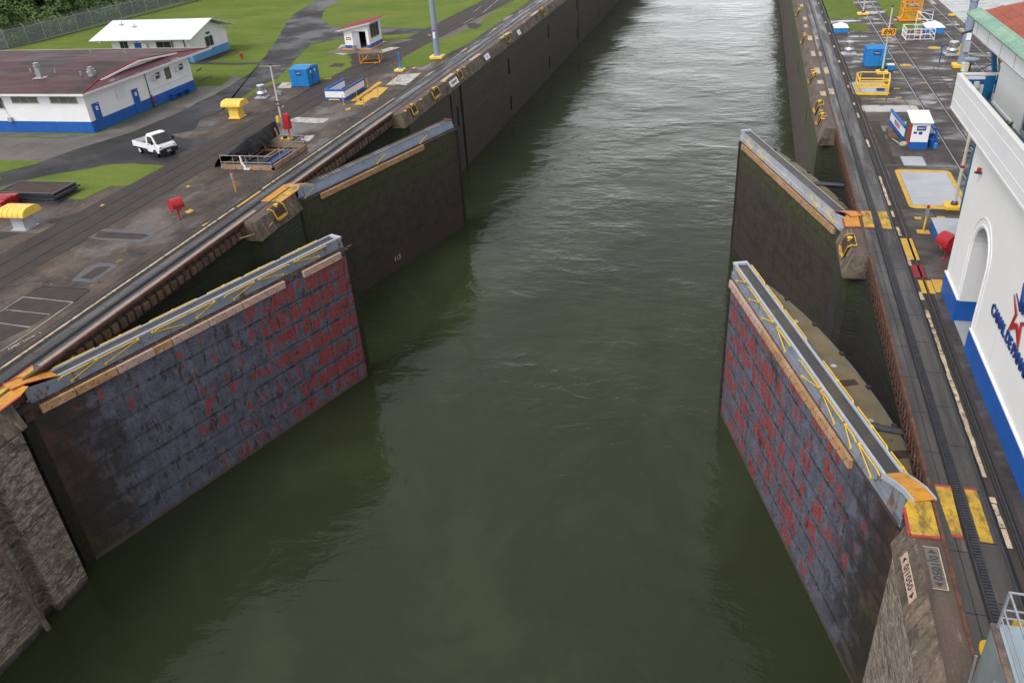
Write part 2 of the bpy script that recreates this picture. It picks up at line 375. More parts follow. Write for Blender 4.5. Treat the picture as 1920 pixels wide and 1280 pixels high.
def m_mesh():
    m, nt, b = new_mat('chain_link_mesh')
    b.inputs['Base Color'].default_value = (.22, .25, .27, 1); b.inputs['Metallic'].default_value = .2; b.inputs['Roughness'].default_value = .5
    tr = nt.nodes.new('ShaderNodeBsdfTransparent'); mx = nt.nodes.new('ShaderNodeMixShader')
    f = smooth(nt, noise(nt, coords(nt, (.2, 1, 1)), 5, 3), .3, .7, .42, .62)
    nt.links.new(f, mx.inputs[0]); nt.links.new(tr.outputs[0], mx.inputs[1]); nt.links.new(b.outputs[0], mx.inputs[2])
    nt.links.new(mx.outputs[0], nt.nodes['Material Output'].inputs['Surface'])
    return m
MT['chain'] = m_mesh()

def m_tile(name, c1, c2):
    m, nt, b = new_mat(name)
    v = coords(nt)
    sp = nt.nodes.new('ShaderNodeSeparateXYZ'); nt.links.new(v, sp.inputs[0])
    r1 = math_(nt, 'FRACT', math_(nt, 'MULTIPLY', sp.outputs[1], 1 / .24))
    tri = math_(nt, 'ABSOLUTE', math_(nt, 'SUBTRACT', r1, .5))
    r2 = math_(nt, 'FRACT', math_(nt, 'MULTIPLY', sp.outputs[0], 1 / .38))
    col = mix(nt, smooth(nt, noise(nt, v, 1.6, 5), .4, .65), c1, c2)
    col = mix(nt, smooth(nt, tri, .36, .5, 0, .75), col, tuple(x * .35 for x in c1))
    col = mix(nt, smooth(nt, r2, .9, 1.0, 0, .45), col, tuple(x * .4 for x in c1))
    nt.links.new(col, b.inputs['Base Color']); b.inputs['Roughness'].default_value = .7
    bp = nt.nodes.new('ShaderNodeBump'); bp.inputs['Strength'].default_value = 1; bp.inputs['Distance'].default_value = .05
    h = math_(nt, 'ADD', smooth(nt, tri, 0, .5, 1, 0), math_(nt, 'MULTIPLY', r2, .5))
    nt.links.new(h, bp.inputs['Height']); nt.links.new(bp.outputs[0], b.inputs['Normal'])
    return m
MT['tile_red'] = m_tile('clay_roof_tiles', (.40, .12, .075), (.33, .10, .07))
MT['tile_green'] = m_tile('weathered_green_eave_tiles', (.20, .36, .28), (.30, .42, .33))

def m_ribroof():
    m, nt, b = new_mat('white_ribbed_metal_roof')
    v = coords(nt); sp = nt.nodes.new('ShaderNodeSeparateXYZ'); nt.links.new(v, sp.inputs[0])
    r1 = math_(nt, 'FRACT', math_(nt, 'MULTIPLY', sp.outputs[0], 1 / .45))
    t = smooth(nt, math_(nt, 'ABSOLUTE', math_(nt, 'SUBTRACT', r1, .5)), .38, .48, 0, .5)
    col = mix(nt, smooth(nt, noise(nt, coords(nt, (1, .3, 1)), .8, 4), .4, .7), (.74, .75, .76), (.62, .63, .64))
    nt.links.new(mix(nt, t, col, (.42, .43, .44)), b.inputs['Base Color']); b.inputs['Roughness'].default_value = .4
    return m
MT['roof_white'] = m_ribroof()

# --- riveted gate skin, in the leaf's own coordinates (x along the leaf, z up)
def m_skin(name, painted=True, seed=0.0, darker=1.0, redamt=1.0):
    m, nt, b = new_mat(name)
    tc = nt.nodes.new('ShaderNodeTexCoord')
    sp = nt.nodes.new('ShaderNodeSeparateXYZ'); nt.links.new(tc.outputs['Object'], sp.inputs[0])
    x, z = sp.outputs[0], sp.outputs[2]
    def fr(v, period, off=0.0):
        return math_(nt, 'FRACT', math_(nt, 'ADD', math_(nt, 'MULTIPLY', v, 1.0 / period), off + 50))
    def line(v, period, half, off=0.0):      # 1 on a thin line every period
        a = math_(nt, 'ABSOLUTE', math_(nt, 'SUBTRACT', fr(v, period, off), .5))
        return math_(nt, 'LESS_THAN', math_(nt, 'SUBTRACT', .5, a), half / period)
    vn = nt.nodes.new('ShaderNodeVectorMath'); vn.operation = 'ADD'; vn.inputs[1].default_value = (seed, seed * .7, seed * 1.3)
    nt.links.new(tc.outputs['Object'], vn.inputs[0])
    def nz(scale, detail=5, rough=.6, st=(1, 1, 1)):
        mp = nt.nodes.new('ShaderNodeMapping'); mp.inputs['Scale'].default_value = st
        nt.links.new(vn.outputs[0], mp.inputs[0])
        return noise(nt, mp.outputs[0], scale, detail, rough)
    big, med, fin = nz(.35, 5, .6), nz(1.3, 6, .68), nz(9, 5, .7)
    if painted:
        col = mix(nt, smooth(nt, med, .35, .68), (.100 * darker, .106 * darker, .142 * darker), (.060 * darker, .064 * darker, .088 * darker))
        # red primer, brushed in vertical strokes between the rivet rows
        sx_ = smooth(nt, math_(nt, 'ABSOLUTE', math_(nt, 'SUBTRACT', fr(x, .62), .5)), .34, .48, 0, 1)
        sz_ = smooth(nt, math_(nt, 'ADD', math_(nt, 'ABSOLUTE', math_(nt, 'SUBTRACT', fr(z, 1.28), .5)), math_(nt, 'MULTIPLY', math_(nt, 'SUBTRACT', nz(1.7, 2), .5), .35)), .30, .44, 0, 1)
        xr = smooth(nt, x, 5.0, 18.5, -.17, .06) if redamt > .9 else smooth(nt, x, 2.5, 8.0, -.13, -.01)
        val = math_(nt, 'ADD', math_(nt, 'ADD', nz(1.5, 3, .5, (1.25, 1, .42)), xr), math_(nt, 'MULTIPLY', math_(nt, 'SUBTRACT', big, .5), .35))
        val = math_(nt, 'SUBTRACT', val, math_(nt, 'ADD', math_(nt, 'MULTIPLY', sx_, .07), math_(nt, 'MULTIPLY', sz_, .22)))
        red = smooth(nt, val, .455, .50)
        streak = smooth(nt, nz(3.0, 5, .65, (2.6, 1, .30)), .30, .58, .25, 1.0)
        col = mix(nt, math_(nt, 'MULTIPLY', red, streak), col, (.21 * darker, .046, .044))
        # rust bleeding at plate edges
        seam_prox = math_(nt, 'MAXIMUM', smooth(nt, math_(nt, 'ABSOLUTE', math_(nt, 'SUBTRACT', fr(x, 2.48), .5)), .44, .5, 0, .6), smooth(nt, math_(nt, 'ABSOLUTE', math_(nt, 'SUBTRACT', fr(z, 1.28), .5)), .36, .5, 0, 1))
        rust = math_(nt, 'MULTIPLY', seam_prox, smooth(nt, nz(2.2, 7, .8), .50, .58))
        col = mix(nt, rust, col, (.040, .024, .020))
        col = mix(nt, math_(nt, 'MULTIPLY', smooth(nt, nz(2.3, 6, .75, (1.4, 1, .5)), .56, .63), .85), col, (.045, .024, .018))
        col = mix(nt, math_(nt, 'MULTIPLY', smooth(nt, nz(.7, 6, .7, (1, 1, .6)), .60, .68), .8), col, (.028, .022, .022))
        col = mix(nt, math_(nt, 'MULTIPLY', smooth(nt, nz(3.4, 7, .8, (1, 1, .3)), .59, .65), .9), col, (.022, .016, .015))
        col = mix(nt, math_(nt, 'MULTIPLY', smooth(nt, nz(1.1, 6, .7, (1.6, 1, .25)), .58, .68), .45), col, (.17, .185, .23))
        col = mix(nt, math_(nt, 'MULTIPLY', smooth(nt, nz(6, 4, .7), .6, .7), .35), col, (.16, .17, .20))
        # algae and rust towards the hinge end
        he = smooth(nt, math_(nt, 'ADD', x, math_(nt, 'MULTIPLY', math_(nt, 'SUBTRACT', med, .5), 4.5)), 1.0, 3.6, 1, 0)
        hcol = mix(nt, smooth(nt, math_(nt, 'ADD', z, math_(nt, 'MULTIPLY', med, 4)), -6.0, -1.5), (.050, .046, .010), (.085, .038, .024))
        hcol = mix(nt, smooth(nt, nz(1.2), .4, .62), hcol, (.028, .024, .018))
        col = mix(nt, math_(nt, 'MULTIPLY', he, .92), col, hcol)
        he2 = math_(nt, 'MULTIPLY', smooth(nt, math_(nt, 'ADD', x, math_(nt, 'MULTIPLY', math_(nt, 'SUBTRACT', med, .5), 5)), 2.6, 5.5, 1, 0), smooth(nt, nz(1.0, 5), .40, .55))
        col = mix(nt, math_(nt, 'MULTIPLY', he2, .8), col, (.032, .026, .028))
        col = mix(nt, smooth(nt, z, -10.15, -9.85, .85, 0), col, (.095, .075, .055))
    else:
        col = mix(nt, smooth(nt, med, .35, .68), (.052, .041, .030), (.028, .025, .019))
        topz = smooth(nt, math_(nt, 'ADD', z, math_(nt, 'MULTIPLY', math_(nt, 'SUBTRACT', med, .5), 3)), *((-5.5, -2.2) if seed < 3 else (-4.2, -1.4)))
        col = mix(nt, math_(nt, 'MULTIPLY', topz, smooth(nt, nz(2.2, 6, .7), .4, .6)), col, (.038, .050, .010) if seed < 3 else (.055, .075, .018))
        low = smooth(nt, z, -9.5, -7.5, 1, 0)
        col = mix(nt, math_(nt, 'MULTIPLY', low, .7), col, (.050, .036, .033))
    # rivet rows and seams
    def dots(v, w, pv, pw, r, offv=0.0):
        a = math_(nt, 'ABSOLUTE', math_(nt, 'SUBTRACT', fr(v, pv, offv), .5)); a = math_(nt, 'MULTIPLY', math_(nt, 'SUBTRACT', .5, a), pv)
        c = math_(nt, 'MULTIPLY', math_(nt, 'ABSOLUTE', math_(nt, 'SUBTRACT', fr(w, pw), .5)), pw)
        return math_(nt, 'MULTIPLY', math_(nt, 'LESS_THAN', a, r), math_(nt, 'LESS_THAN', c, r))
    d = math_(nt, 'MAXIMUM', math_(nt, 'MULTIPLY', dots(x, z, .62, .24, .036), .85), dots(z, x, 1.28, .13, .03, .035))
    d = math_(nt, 'MAXIMUM', d, dots(z, x, 1.28, .13, .03, -.035))
    sm = math_(nt, 'MULTIPLY', line(z, 1.28, .014), smooth(nt, nz(.9, 3, .5), .35, .6, .35, 1))
    k = math_(nt, 'MULTIPLY', math_(nt, 'MAXIMUM', math_(nt, 'MULTIPLY', d, smooth(nt, nz(1.5, 4, .6), .38, .6, .15, 1)), sm), .8 if painted else .7)
    col = mix(nt, k, col, (.018, .014, .013) if painted else (.012, .011, .010))
    f = smooth(nt, fin, .25, .75, .8, 1.2)
    cx = nt.nodes.new('ShaderNodeCombineColor')
    for i in range(3): nt.links.new(f, cx.inputs[i])
    col = mix(nt, 1.0, col, cx.outputs[0], 'MULTIPLY')
    nt.links.new(col, b.inputs['Base Color'])
    b.inputs['Roughness'].default_value = .5 if painted else .7
    bp = nt.nodes.new('ShaderNodeBump'); bp.inputs['Strength'].default_value = .5; bp.inputs['Distance'].default_value = .03
    nt.links.new(math_(nt, 'ADD', math_(nt, 'ADD', d, math_(nt, 'MULTIPLY', sm, -1)), math_(nt, 'MULTIPLY', fin, .6)), bp.inputs['Height'])
    nt.links.new(bp.outputs[0], b.inputs['Normal'])
    return m
MT['skin_a'] = m_skin('red_patched_blue_grey_gate_skin', True, 1.0, 1.25, 1.0)
MT['skin_b'] = m_skin('blue_grey_gate_skin_with_primer', True, 4.4, 1.35, .85)
MT['skin_c'] = m_skin('dark_wet_gate_skin', False, 2.0)
MT['skin_d'] = m_skin('mossy_wet_gate_skin', False, 5.0)
MT['side_plate'] = M('rust_streaked_grey_plate', (.25, .275, .325), (.18, .205, .25), .9, (1, 1, 1), rough=.5, fine=.1, obj=True,
    stains=(((.15, .065, .03), 1.1, (1.6, 1, .35), .58, .66, .85), ((.045, .035, .03), 2.0, (1, 1, .6), .60, .67, .8), ((.36, .40, .47), 1.4, (1, 1, 1), .58, .68, .6)))
MT['side_plate_far'] = M('pale_blue_rust_streaked_plate', (.33, .39, .50), (.26, .32, .42), .9, rough=.5, fine=.1, obj=True,
    stains=(((.20, .085, .03), 1.5, (2.2, 1, .3), .58, .68, .9), ((.05, .03, .025), 1.6, (1, 1, .8), .66, .71, .9)))
MT['side_plate_white'] = M('pale_rust_streaked_plate', (.46, .47, .50), (.36, .37, .40), .9, rough=.5, fine=.1, obj=True,
    stains=(((.22, .11, .05), 1.5, (2.0, 1, .4), .58, .68, .85), ((.06, .045, .04), 1.6, (1, 1, .8), .66, .71, .9)))
MT['kick'] = M('light_grey_kick_rail', (.42, .45, .52), (.35, .38, .44), 1.2, rough=.4, fine=.06, obj=True)
MT['fender'] = M('tan_fender_timber', (.46, .27, .13), (.33, .19, .10), 1.3, (1, 1, 3), rough=.65, fine=.25, obj=True,
    stains=(((.52, .32, .22), .9, (1, 1, 1), .5, .62, .8), ((.12, .08, .06), 2.4, (1, 1, 2), .62, .7, .8)))
MT['fender_pink'] = M('pale_pink_fender_timber', (.52, .36, .29), (.42, .29, .24), 1.3, (1, 1, 3), rough=.65, fine=.2, obj=True,
    stains=(((.12, .09, .07), 2.4, (1, 1, 2), .62, .7, .8),))
MT['ledge'] = M('rusted_gate_ledge', (.085, .055, .042), (.05, .04, .036), 1.6, rough=.8, bump=.6, fine=.35, obj=True,
    stains=(((.22, .11, .05), 2.2, (1, 1, 1), .56, .66, .7),))
MT['bow'] = M('muddy_brown_gate_deck', (.19, .145, .085), (.13, .105, .065), .9, rough=.75, fine=.15, obj=True,
    stains=(((.13, .14, .14), .9, (1, 1, 1), .58, .66, .8), ((.05, .045, .035), 1.8, (1, 1, 1), .6, .7, .7)))
MT['bow_edge'] = M('grey_green_gate_edge', (.13, .14, .115), (.09, .10, .08), 2, rough=.6, fine=.2, obj=True)
MT['moss_timber'] = M('mossy_black_seal_timber', (.030, .028, .014), (.016, .015, .011), 3, rough=.7, bump=.7, bscale=8, fine=.4, obj=True,
    stains=(((.075, .065, .014), 4, (1, 1, .6), .58, .68, .8),))

# ------------------------------------------------------------------ mesh helpers
class MB:
    """collects shapes, then build() links them as one mesh object"""
    def __init__(s, sy=1):
        s.v = []; s.f = []; s.m = []; s.mi = 0; s.sy = sy
    def _add(s, vs, fs):
        o = len(s.v)
        s.v += [(x, y * s.sy, z) for x, y, z in vs]
        s.f += [tuple(o + i for i in f) for f in fs]; s.m += [s.mi] * len(fs)
        return s
    def box(s, x0, x1, y0, y1, z0, z1):
        vs = [(x, y, z) for z in (z0, z1) for y in (y0, y1) for x in (x0, x1)]
        return s._add(vs, [(0, 2, 3, 1), (4, 5, 7, 6), (0, 1, 5, 4), (2, 6, 7, 3), (0, 4, 6, 2), (1, 3, 7, 5)])
    def obox(s, c, ux, L, W, H):
        """box centred at c, length L along unit vector ux (horizontal), width W, height H"""
        ux = Vector(ux).normalized(); uy = Vector((-ux.y, ux.x, 0)); c = Vector(c)
        vs = []
        for z in (-H / 2, H / 2):
            for y in (-W / 2, W / 2):
                for x in (-L / 2, L / 2):
                    vs.append(tuple(c + ux * x + uy * y + Vector((0, 0, z))))
        return s._add(vs, [(0, 2, 3, 1), (4, 5, 7, 6), (0, 1, 5, 4), (2, 6, 7, 3), (0, 4, 6, 2), (1, 3, 7, 5)])
    def prism(s, poly, z0, z1):
        n = len(poly)
        a = sum(poly[i][0] * poly[(i + 1) % n][1] - poly[(i + 1) % n][0] * poly[i][1] for i in range(n))
        if a < 0: poly = poly[::-1]
        vs = [(p[0], p[1], z0) for p in poly] + [(p[0], p[1], z1) for p in poly]
        fs = [tuple(range(n - 1, -1, -1)), tuple(range(n, 2 * n))] + [(i, (i + 1) % n, n + (i + 1) % n, n + i) for i in range(n)]
        return s._add(vs, fs)
    def sheet(s, poly, z):
        n = len(poly)
        a = sum(poly[i][0] * poly[(i + 1) % n][1] - poly[(i + 1) % n][0] * poly[i][1] for i in range(n))
        if a < 0: poly = poly[::-1]
        return s._add([(p[0], p[1], z) for p in poly], [tuple(range(n))])
    def rect(s, x0, x1, y0, y1, z): return s.sheet([(x0, y0), (x1, y0), (x1, y1), (x0, y1)], z)
    def quad(s, a, b, c, d): return s._add([a, b, c, d], [(0, 1, 2, 3)])
    def plate(s, pts, t):
        """thick plate through pts (list of 3d, planar-ish), thickness t downwards"""
        n = len(pts)
        vs = [tuple(p) for p in pts] + [(p[0], p[1], p[2] - t) for p in pts]
        return s._add(vs, [tuple(range(n)), tuple(range(2 * n - 1, n - 1, -1))] + [(i, n + i, n + (i + 1) % n, (i + 1) % n) for i in range(n)])
    def tube(s, pts, r, n=6, r2=None, cap=True):
        pts = [Vector(p) for p in pts]; rings = []; vs = []
        for i, p in enumerate(pts):
            if i == 0: d = pts[1] - p
            elif i == len(pts) - 1: d = p - pts[i - 1]
            else: d = (pts[i + 1] - pts[i - 1])
            d.normalize()
            up = Vector((0, 0, 1)) if abs(d.z) < .9 else Vector((1, 0, 0))
            a = d.cross(up).normalized(); b = a.cross(d)
            rr = r if r2 is None else r + (r2 - r) * i / (len(pts) - 1)
            for k in range(n):
                t = 2 * pi * k / n + pi / n
                vs.append(tuple(p + a * (cos(t) * rr) + b * (sin(t) * rr)))
        fs = []
        for i in range(len(pts) - 1):
            for k in range(n):
                fs.append((i * n + k, i * n + (k + 1) % n, (i + 1) * n + (k + 1) % n, (i + 1) * n + k))
        if cap: fs += [tuple(range(n - 1, -1, -1)), tuple((len(pts) - 1) * n + k for k in range(n))]
        return s._add(vs, fs)
    def lathe(s, c, prof, n=16):
        vs = []; fs = []
        for (r, z) in prof:
            for k in range(n):
                t = 2 * pi * k / n
                vs.append((c[0] + r * cos(t), c[1] + r * sin(t), c[2] + z))
        for i in range(len(prof) - 1):
            for k in range(n):
                fs.append((i * n + k, i * n + (k + 1) % n, (i + 1) * n + (k + 1) % n, (i + 1) * n + k))
        fs += [tuple(range(n - 1, -1, -1)), tuple((len(prof) - 1) * n + k for k in range(n))]
        return s._add(vs, fs)
    def wheel(s, c, ax, r, w, n=16):
        ax = Vector(ax).normalized(); c = Vector(c)
        return s.tube([c - ax * w / 2, c + ax * w / 2], r, n)
    def build(s, name, mats, parent=None, bevel=0, smooth_=False, fix=True):
        me = bpy.data.meshes.new(name)
        me.from_pydata(s.v, [], s.f)
        if isinstance(mats, str): mats = [mats]
        for m in mats: me.materials.append(MT[m])
        me.polygons.foreach_set('material_index', s.m)
        if fix:
            bm = bmesh.new(); bm.from_mesh(me); bmesh.ops.recalc_face_normals(bm, faces=bm.faces); bm.to_mesh(me); bm.free()
        if smooth_:
            me.polygons.foreach_set('use_smooth', [True] * len(me.polygons))
        me.update()
        o = bpy.data.objects.new(name, me); C.objects.link(o)
        if parent: o.parent = parent
        if bevel:
            b = o.modifiers.new('bevel', 'BEVEL'); b.width = bevel; b.segments = 2; b.limit_method = 'ANGLE'
        return o

def tag(o, label=None, cat=None, group=None, kind=None):
    if label: o['label'] = label
    if cat: o['category'] = cat
    if group: o['group'] = group
    if kind: o['kind'] = kind
    return o

def thing(name, label, cat, loc=(0, 0, 0), rz=0, group=None):
    o = bpy.data.objects.new(name, None); C.objects.link(o)
    o.empty_display_size = .3
    o.location = loc; o.rotation_euler = (0, 0, rz)
    return tag(o, label, cat, group)

def copy_tree(o, parent=None):
    c = o.copy(); C.objects.link(c)
    if parent: c.parent = parent
    for ch in list(o.children): copy_tree(ch, c)
    return c

def put(src, loc, rz, label, sc=None, group=None):
    c = copy_tree(src); c.location = loc; c.rotation_euler = (0, 0, rz); c['label'] = label
    if sc: c.scale = (sc,) * 3
    if group: c['group'] = group
    return c

def struct(name, mb, mats, **k):
    o = mb.build(name, mats, fix=k.pop('fix', True), **k); o['kind'] = 'structure'; return o

def words(name, txt, size, mat, parent, M4, extrude=.004, align='CENTER', shear=0, spacing=1.0):
    cu = bpy.data.curves.new(name + '_c', 'FONT'); cu.body = txt; cu.size = size; cu.extrude = extrude
    cu.align_x = align; cu.align_y = 'CENTER'; cu.shear = shear; cu.space_character = spacing; cu.offset = size * .018
    t = bpy.data.objects.new(name + '_c', cu); C.objects.link(t)
    dg = bpy.context.evaluated_depsgraph_get()
    me = bpy.data.meshes.new_from_object(t.evaluated_get(dg))
    bpy.data.objects.remove(t); bpy.data.curves.remove(cu)
    me.name = name; me.materials.clear(); me.materials.append(MT[mat])
    o = bpy.data.objects.new(name, me); C.objects.link(o)
    if parent: o.parent = parent
    o.matrix_local = M4
    return o

def frame(o, xdir, ydir):
    """4x4 with text x along xdir, y along ydir, at o"""
    x = Vector(xdir).normalized(); y = Vector(ydir).normalized(); z = x.cross(y)
    return Matrix(((x.x, y.x, z.x, o[0]), (x.y, y.y, z.y, o[1]), (x.z, y.z, z.z, o[2]), (0, 0, 0, 1)))

def rough(poly, step=.7, amp=.10, seed=1):
    rnd = random.Random(seed); out = []
    for i in range(len(poly)):
        a = Vector(poly[i]); b = Vector(poly[(i + 1) % len(poly)]); L = (b - a).length
        n = max(1, min(60, int(L / step))); d = (b - a) / max(L, 1e-6); nn = Vector((-d.y, d.x))
        for k in range(n):
            p = a + (b - a) * k / n + nn * rnd.uniform(-amp, amp) * (1 if k or L > 1 else .3); out.append((p.x, p.y))
    return out

WZ = -10.23
# hinges and mitres of the four leaves
HL, ML = (-29.62, 22.35), (-22.60, 40.95)
HR, MR = (6.28, 22.05), (0.13, 40.55)
HFL, MFL = (-29.55, 47.80), (-23.97, 66.45)
HFR, MFR = (6.42, 46.30), (0.05, 64.60)

# ------------------------------------------------------------------ water
w = MB()
w.rect(-32.5, 9.5, -30, 700, WZ)
struct('canal_water', w, 'water')
w = MB(); w.rect(23.1, 58, 20, 700, -5.0)
struct('neighbouring_lane_water', w, 'water_far')

# ------------------------------------------------------------------ chamber walls
def grid_wall(mb, X, y0, y1, z0, z1, holes, d, mi_hole):
    """vertical wall at X with rectangular recesses (ya,yb,za,zb), d = recess depth (signed in x)"""
    ys = sorted(set([y0, y1] + [h[0] for h in holes] + [h[1] for h in holes]))
    zs = sorted(set([z0, z1] + [h[2] for h in holes] + [h[3] for h in holes]))
    for i in range(len(ys) - 1):
        for j in range(len(zs) - 1):
            ya, yb, za, zb = ys[i], ys[i + 1], zs[j], zs[j + 1]
            ym, zm = (ya + yb) / 2, (za + zb) / 2
            if any(h[0] < ym < h[1] and h[2] < zm < h[3] for h in holes): continue
            mb.quad((X, ya, za), (X, yb, za), (X, yb, zb), (X, ya, zb))
    keep = mb.mi; mb.mi = mi_hole
    for (ya, yb, za, zb) in holes:
        X2 = X + d
        mb.quad((X2, ya, za), (X2, yb, za), (X2, yb, zb), (X2, ya, zb))
        mb.quad((X, ya, za), (X2, ya, za), (X2, ya, zb), (X, ya, zb))
        mb.quad((X, yb, za), (X2, yb, za), (X2, yb, zb), (X, yb, zb))
        mb.quad((X, ya, za), (X2, ya, za), (X2, yb, za), (X, yb, za))
        mb.quad((X, ya, zb), (X2, ya, zb), (X2, yb, zb), (X, yb, zb))
    mb.mi = keep

ZB = -13
def wall_faces(side):
    sx = 1 if side == 'R' else -1
    F = 5.80 if side == 'R' else -28.95          # wall face
    RB = 8.15 if side == 'R' else -31.25         # back of the gate recess
    hN, hF = (HR[1], HFR[1]) if side == 'R' else (HL[1], HFL[1])
    e1 = 41.3 if side == 'R' else 42.0           # end of near recess
    e2 = 64.0 if side == 'R' else 67.0           # end of far recess
    m = MB()
    # 0 near concrete, 1 recess, 2 far wall, 3 bevel, 4 pit
    def path(pts, z0, z1, mi):
        m.mi = mi
        for a, b in zip(pts[:-1], pts[1:]):
            m.quad((a[0], a[1], z0), (b[0], b[1], z0), (b[0], b[1], z1), (a[0], a[1], z1))
    q = .75 * sx
    TZ = -1.2
    def bow_(a, b):
        d0 = abs(RB - F); return [(F + sx * (1.15 + (d0 - 1.15) * sin(pi * k / 12) ** .7), a + (b - a) * k / 12) for k in range(13)]
    # near section with a vertical gauge groove
    m.mi = 0
    if side == 'L':
        grid_wall(m, F, -30, hN - .9, ZB, TZ, [(18.75, 19.5, ZB + .1, TZ - .1)], -.45, 0)
    else:
        grid_wall(m, F, -30, hN - .9, ZB, TZ, [], 0, 0)
    path([(F, hN - .9), (F + q * .4, hN - .72), (F + q, hN - .45)], ZB, TZ, 0)
    path([(F + q, hN - .45), (F + q * 1.3, hN), (F + q * 1.2, hN + .7)] + bow_(hN + 1.1, e1) + [(F + .35 * sx, e1 + .35), (F, e1 + 1.0)], ZB, TZ, 1)
    path([(F, e1 + 1.0), (F, hF - .9), (F + q * .4, hF - .72), (F + q, hF - .45)], ZB, TZ, 1)
    path([(F + q, hF - .45), (F + q * 1.3, hF), (F + q * 1.2, hF + .7)] + bow_(hF + 1.1, e2) + [(F + .35 * sx, e2 + .35), (F, e2 + 1.0)], ZB, TZ, 1)
    m.mi = 2
    if side == 'L':
        holes = [(124.7, 125.3, -8.9, -7.1), (124.7, 125.3, -4.4, -2.6), (101.8, 102.5, -9.1, -7.3), (101.8, 102.5, -4.5, -2.7), (148.5, 149.0, -12.9, -1.4),
                 (147.2, 147.8, -8.7, -6.9), (147.2, 147.8, -4.1, -2.3), (169.5, 170.1, -8.9, -7.3), (169.5, 170.1, -4.4, -2.6),
                 (82.45, 83.15, -12.9, -1.3), (79.3, 79.75, -4.6, -1.5), (84.4 - 3.4, 84.95 - 3.4, -5.2, -3.2)]
        grid_wall(m, F, e2 + 1.0, 700, ZB, TZ, holes, -.55, 4)
    else:
        holes = [(79.5, 79.9, -4.2, -2.6), (100, 100.5, -4.2, -2.6), (121, 121.5, -4.2, -2.6), (160, 160.5, -12.9, -1.4)]
        grid_wall(m, F, e2 + 1.0, 700, ZB, TZ, holes, .55, 4)
    # bevel and its underside
    ET = 6.15 if side == 'R' else -29.22
    EB = 5.72 if side == 'R' else -28.82
    m.mi = 3
    for (ya, yb, cut) in ((-30, hN - .6, 0), (e1 - .1, hF - .6, 0), (e2 + .0, 700, 0)):
        nseg = max(2, int(min(yb - ya, 120) / 1.5)); 
        rnd = random.Random(int(ya * 10 + 500) + (7 if side == 'R' else 0))
        ylist = [ya + min(yb - ya, 120) * k / nseg for k in range(nseg + 1)]
        if yb - ya > 120: ylist.append(yb)
        prev = None
        for y in ylist:
            edge = y in (ylist[0], ylist[-1]); j1, j2 = (0, 0) if edge else (rnd.uniform(-.04, .04), rnd.uniform(-.07, .07))
            mid = ((ET + EB) / 2, y, -.62) if edge else ((ET + EB) / 2 - sx * rnd.uniform(-.02, .12), y, -.62 + rnd.uniform(-.08, .08))
            cur = [(ET, y, 0), (ET - sx * .05 + j1, y, -.06), mid, (EB, y, TZ + .02 + j2), (F, y, TZ - .1)]
            if prev:
                for a in range(4): m.quad(prev[a], cur[a], cur[a + 1], prev[a + 1])
            prev = cur
        for ye in (ya, yb):      # end faces
            m._add([(ET, ye, 0), (ET - sx * .05, ye, -.06), ((ET + EB) / 2, ye, -.62), (EB, ye, TZ + .02), (F, ye, TZ - .1), (F + 1.4 * sx, ye, TZ - .1), (F + 1.4 * sx, ye, 0)], [tuple(range(7))])
    # underside of recess soffit
    m.mi = 1
    RE = 6.93 if side == 'R' else -30.06
    for ya, yb in ((hN - .6, e1 - .1), (hF - .6, e2)):
        m.quad((RE, ya, -.98), (RB + .8 * sx, ya, -.98), (RB + .8 * sx, yb, -.98), (RE, yb, -.98))
        m.quad((RB + .79 * sx, ya, -.97), (RB + .79 * sx, yb, -.97), (RB + .79 * sx, yb, TZ), (RB + .79 * sx, ya, TZ))
        m.quad((RB, ya, TZ), (RB + .8 * sx, ya, TZ), (RB + .8 * sx, yb, TZ), (RB, yb, TZ))
    for yq in (hN, hF):        # block under the yellow hinge cover plate
        m.mi = 3
        x0, x1 = sorted((F + q * 1.35, RE))
        m.box(x0, x1, yq - 1.6, yq + .55, -1.6, -.02)
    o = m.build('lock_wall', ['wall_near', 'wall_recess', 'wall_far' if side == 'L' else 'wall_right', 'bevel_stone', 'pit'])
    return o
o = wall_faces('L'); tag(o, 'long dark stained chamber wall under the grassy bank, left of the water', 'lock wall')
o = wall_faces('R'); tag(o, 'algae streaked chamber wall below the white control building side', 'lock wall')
# gauge board in the far groove, pipe in the near groove
m = MB(); m.box(-29.3, -29.12, 82.62, 82.86, -12, -1.6)
m.mi = 1
for k in range(40): m.box(-29.11, -29.1, 82.62, 82.74 if k % 2 else 82.86, -11.9 + k * .25, -11.83 + k * .25)
tag(m.build('gauge_board', ['line_pale', 'slot']), 'tall narrow pale depth gauge standing in the wall groove', 'gauge')
m = MB(); m.tube([(-28.82, 18.1, -1.3), (-28.72, 18.15, -4), (-28.72, 18.35, -8), (-28.75, 18.6, -12)], .13, 8)
tag(m.build('wall_pipe', 'brown_trim'), 'rusty brown pipe curving down the eroded wall at lower left', 'pipe')

# ------------------------------------------------------------------ ground sheets
g = MB(); g.rect(-1500, 1500, -300, 2500, -13.3)
struct('light_block_sheet', g, 'pit')  # unseen dark sheet added to block sky light leaking in from below
g = MB(); g.rect(-1500, -41, -200, 2500, -.012)
struct('grass_ground', g, 'grass')
g = MB(); g.rect(-41, -30.06, -30, 700, -.004); g.rect(-30.07, -29.22, -30, 21.8, -.006); g.rect(-30.07, -29.22, 41.9, 47.2, -.006); g.rect(-30.07, -29.22, 67.0, 700, -.006)
struct('left_deck_base', g, ['coping_strip'])
g = MB(); g.rect(6.93, 23.2, -30, 700, -.004); g.rect(6.15, 6.94, -30, 21.5, -.006); g.rect(6.15, 6.94, 41.2, 45.7, -.006); g.rect(6.15, 6.94, 64.0, 700, -.006)
struct('right_deck_base', g, ['coping_strip'])
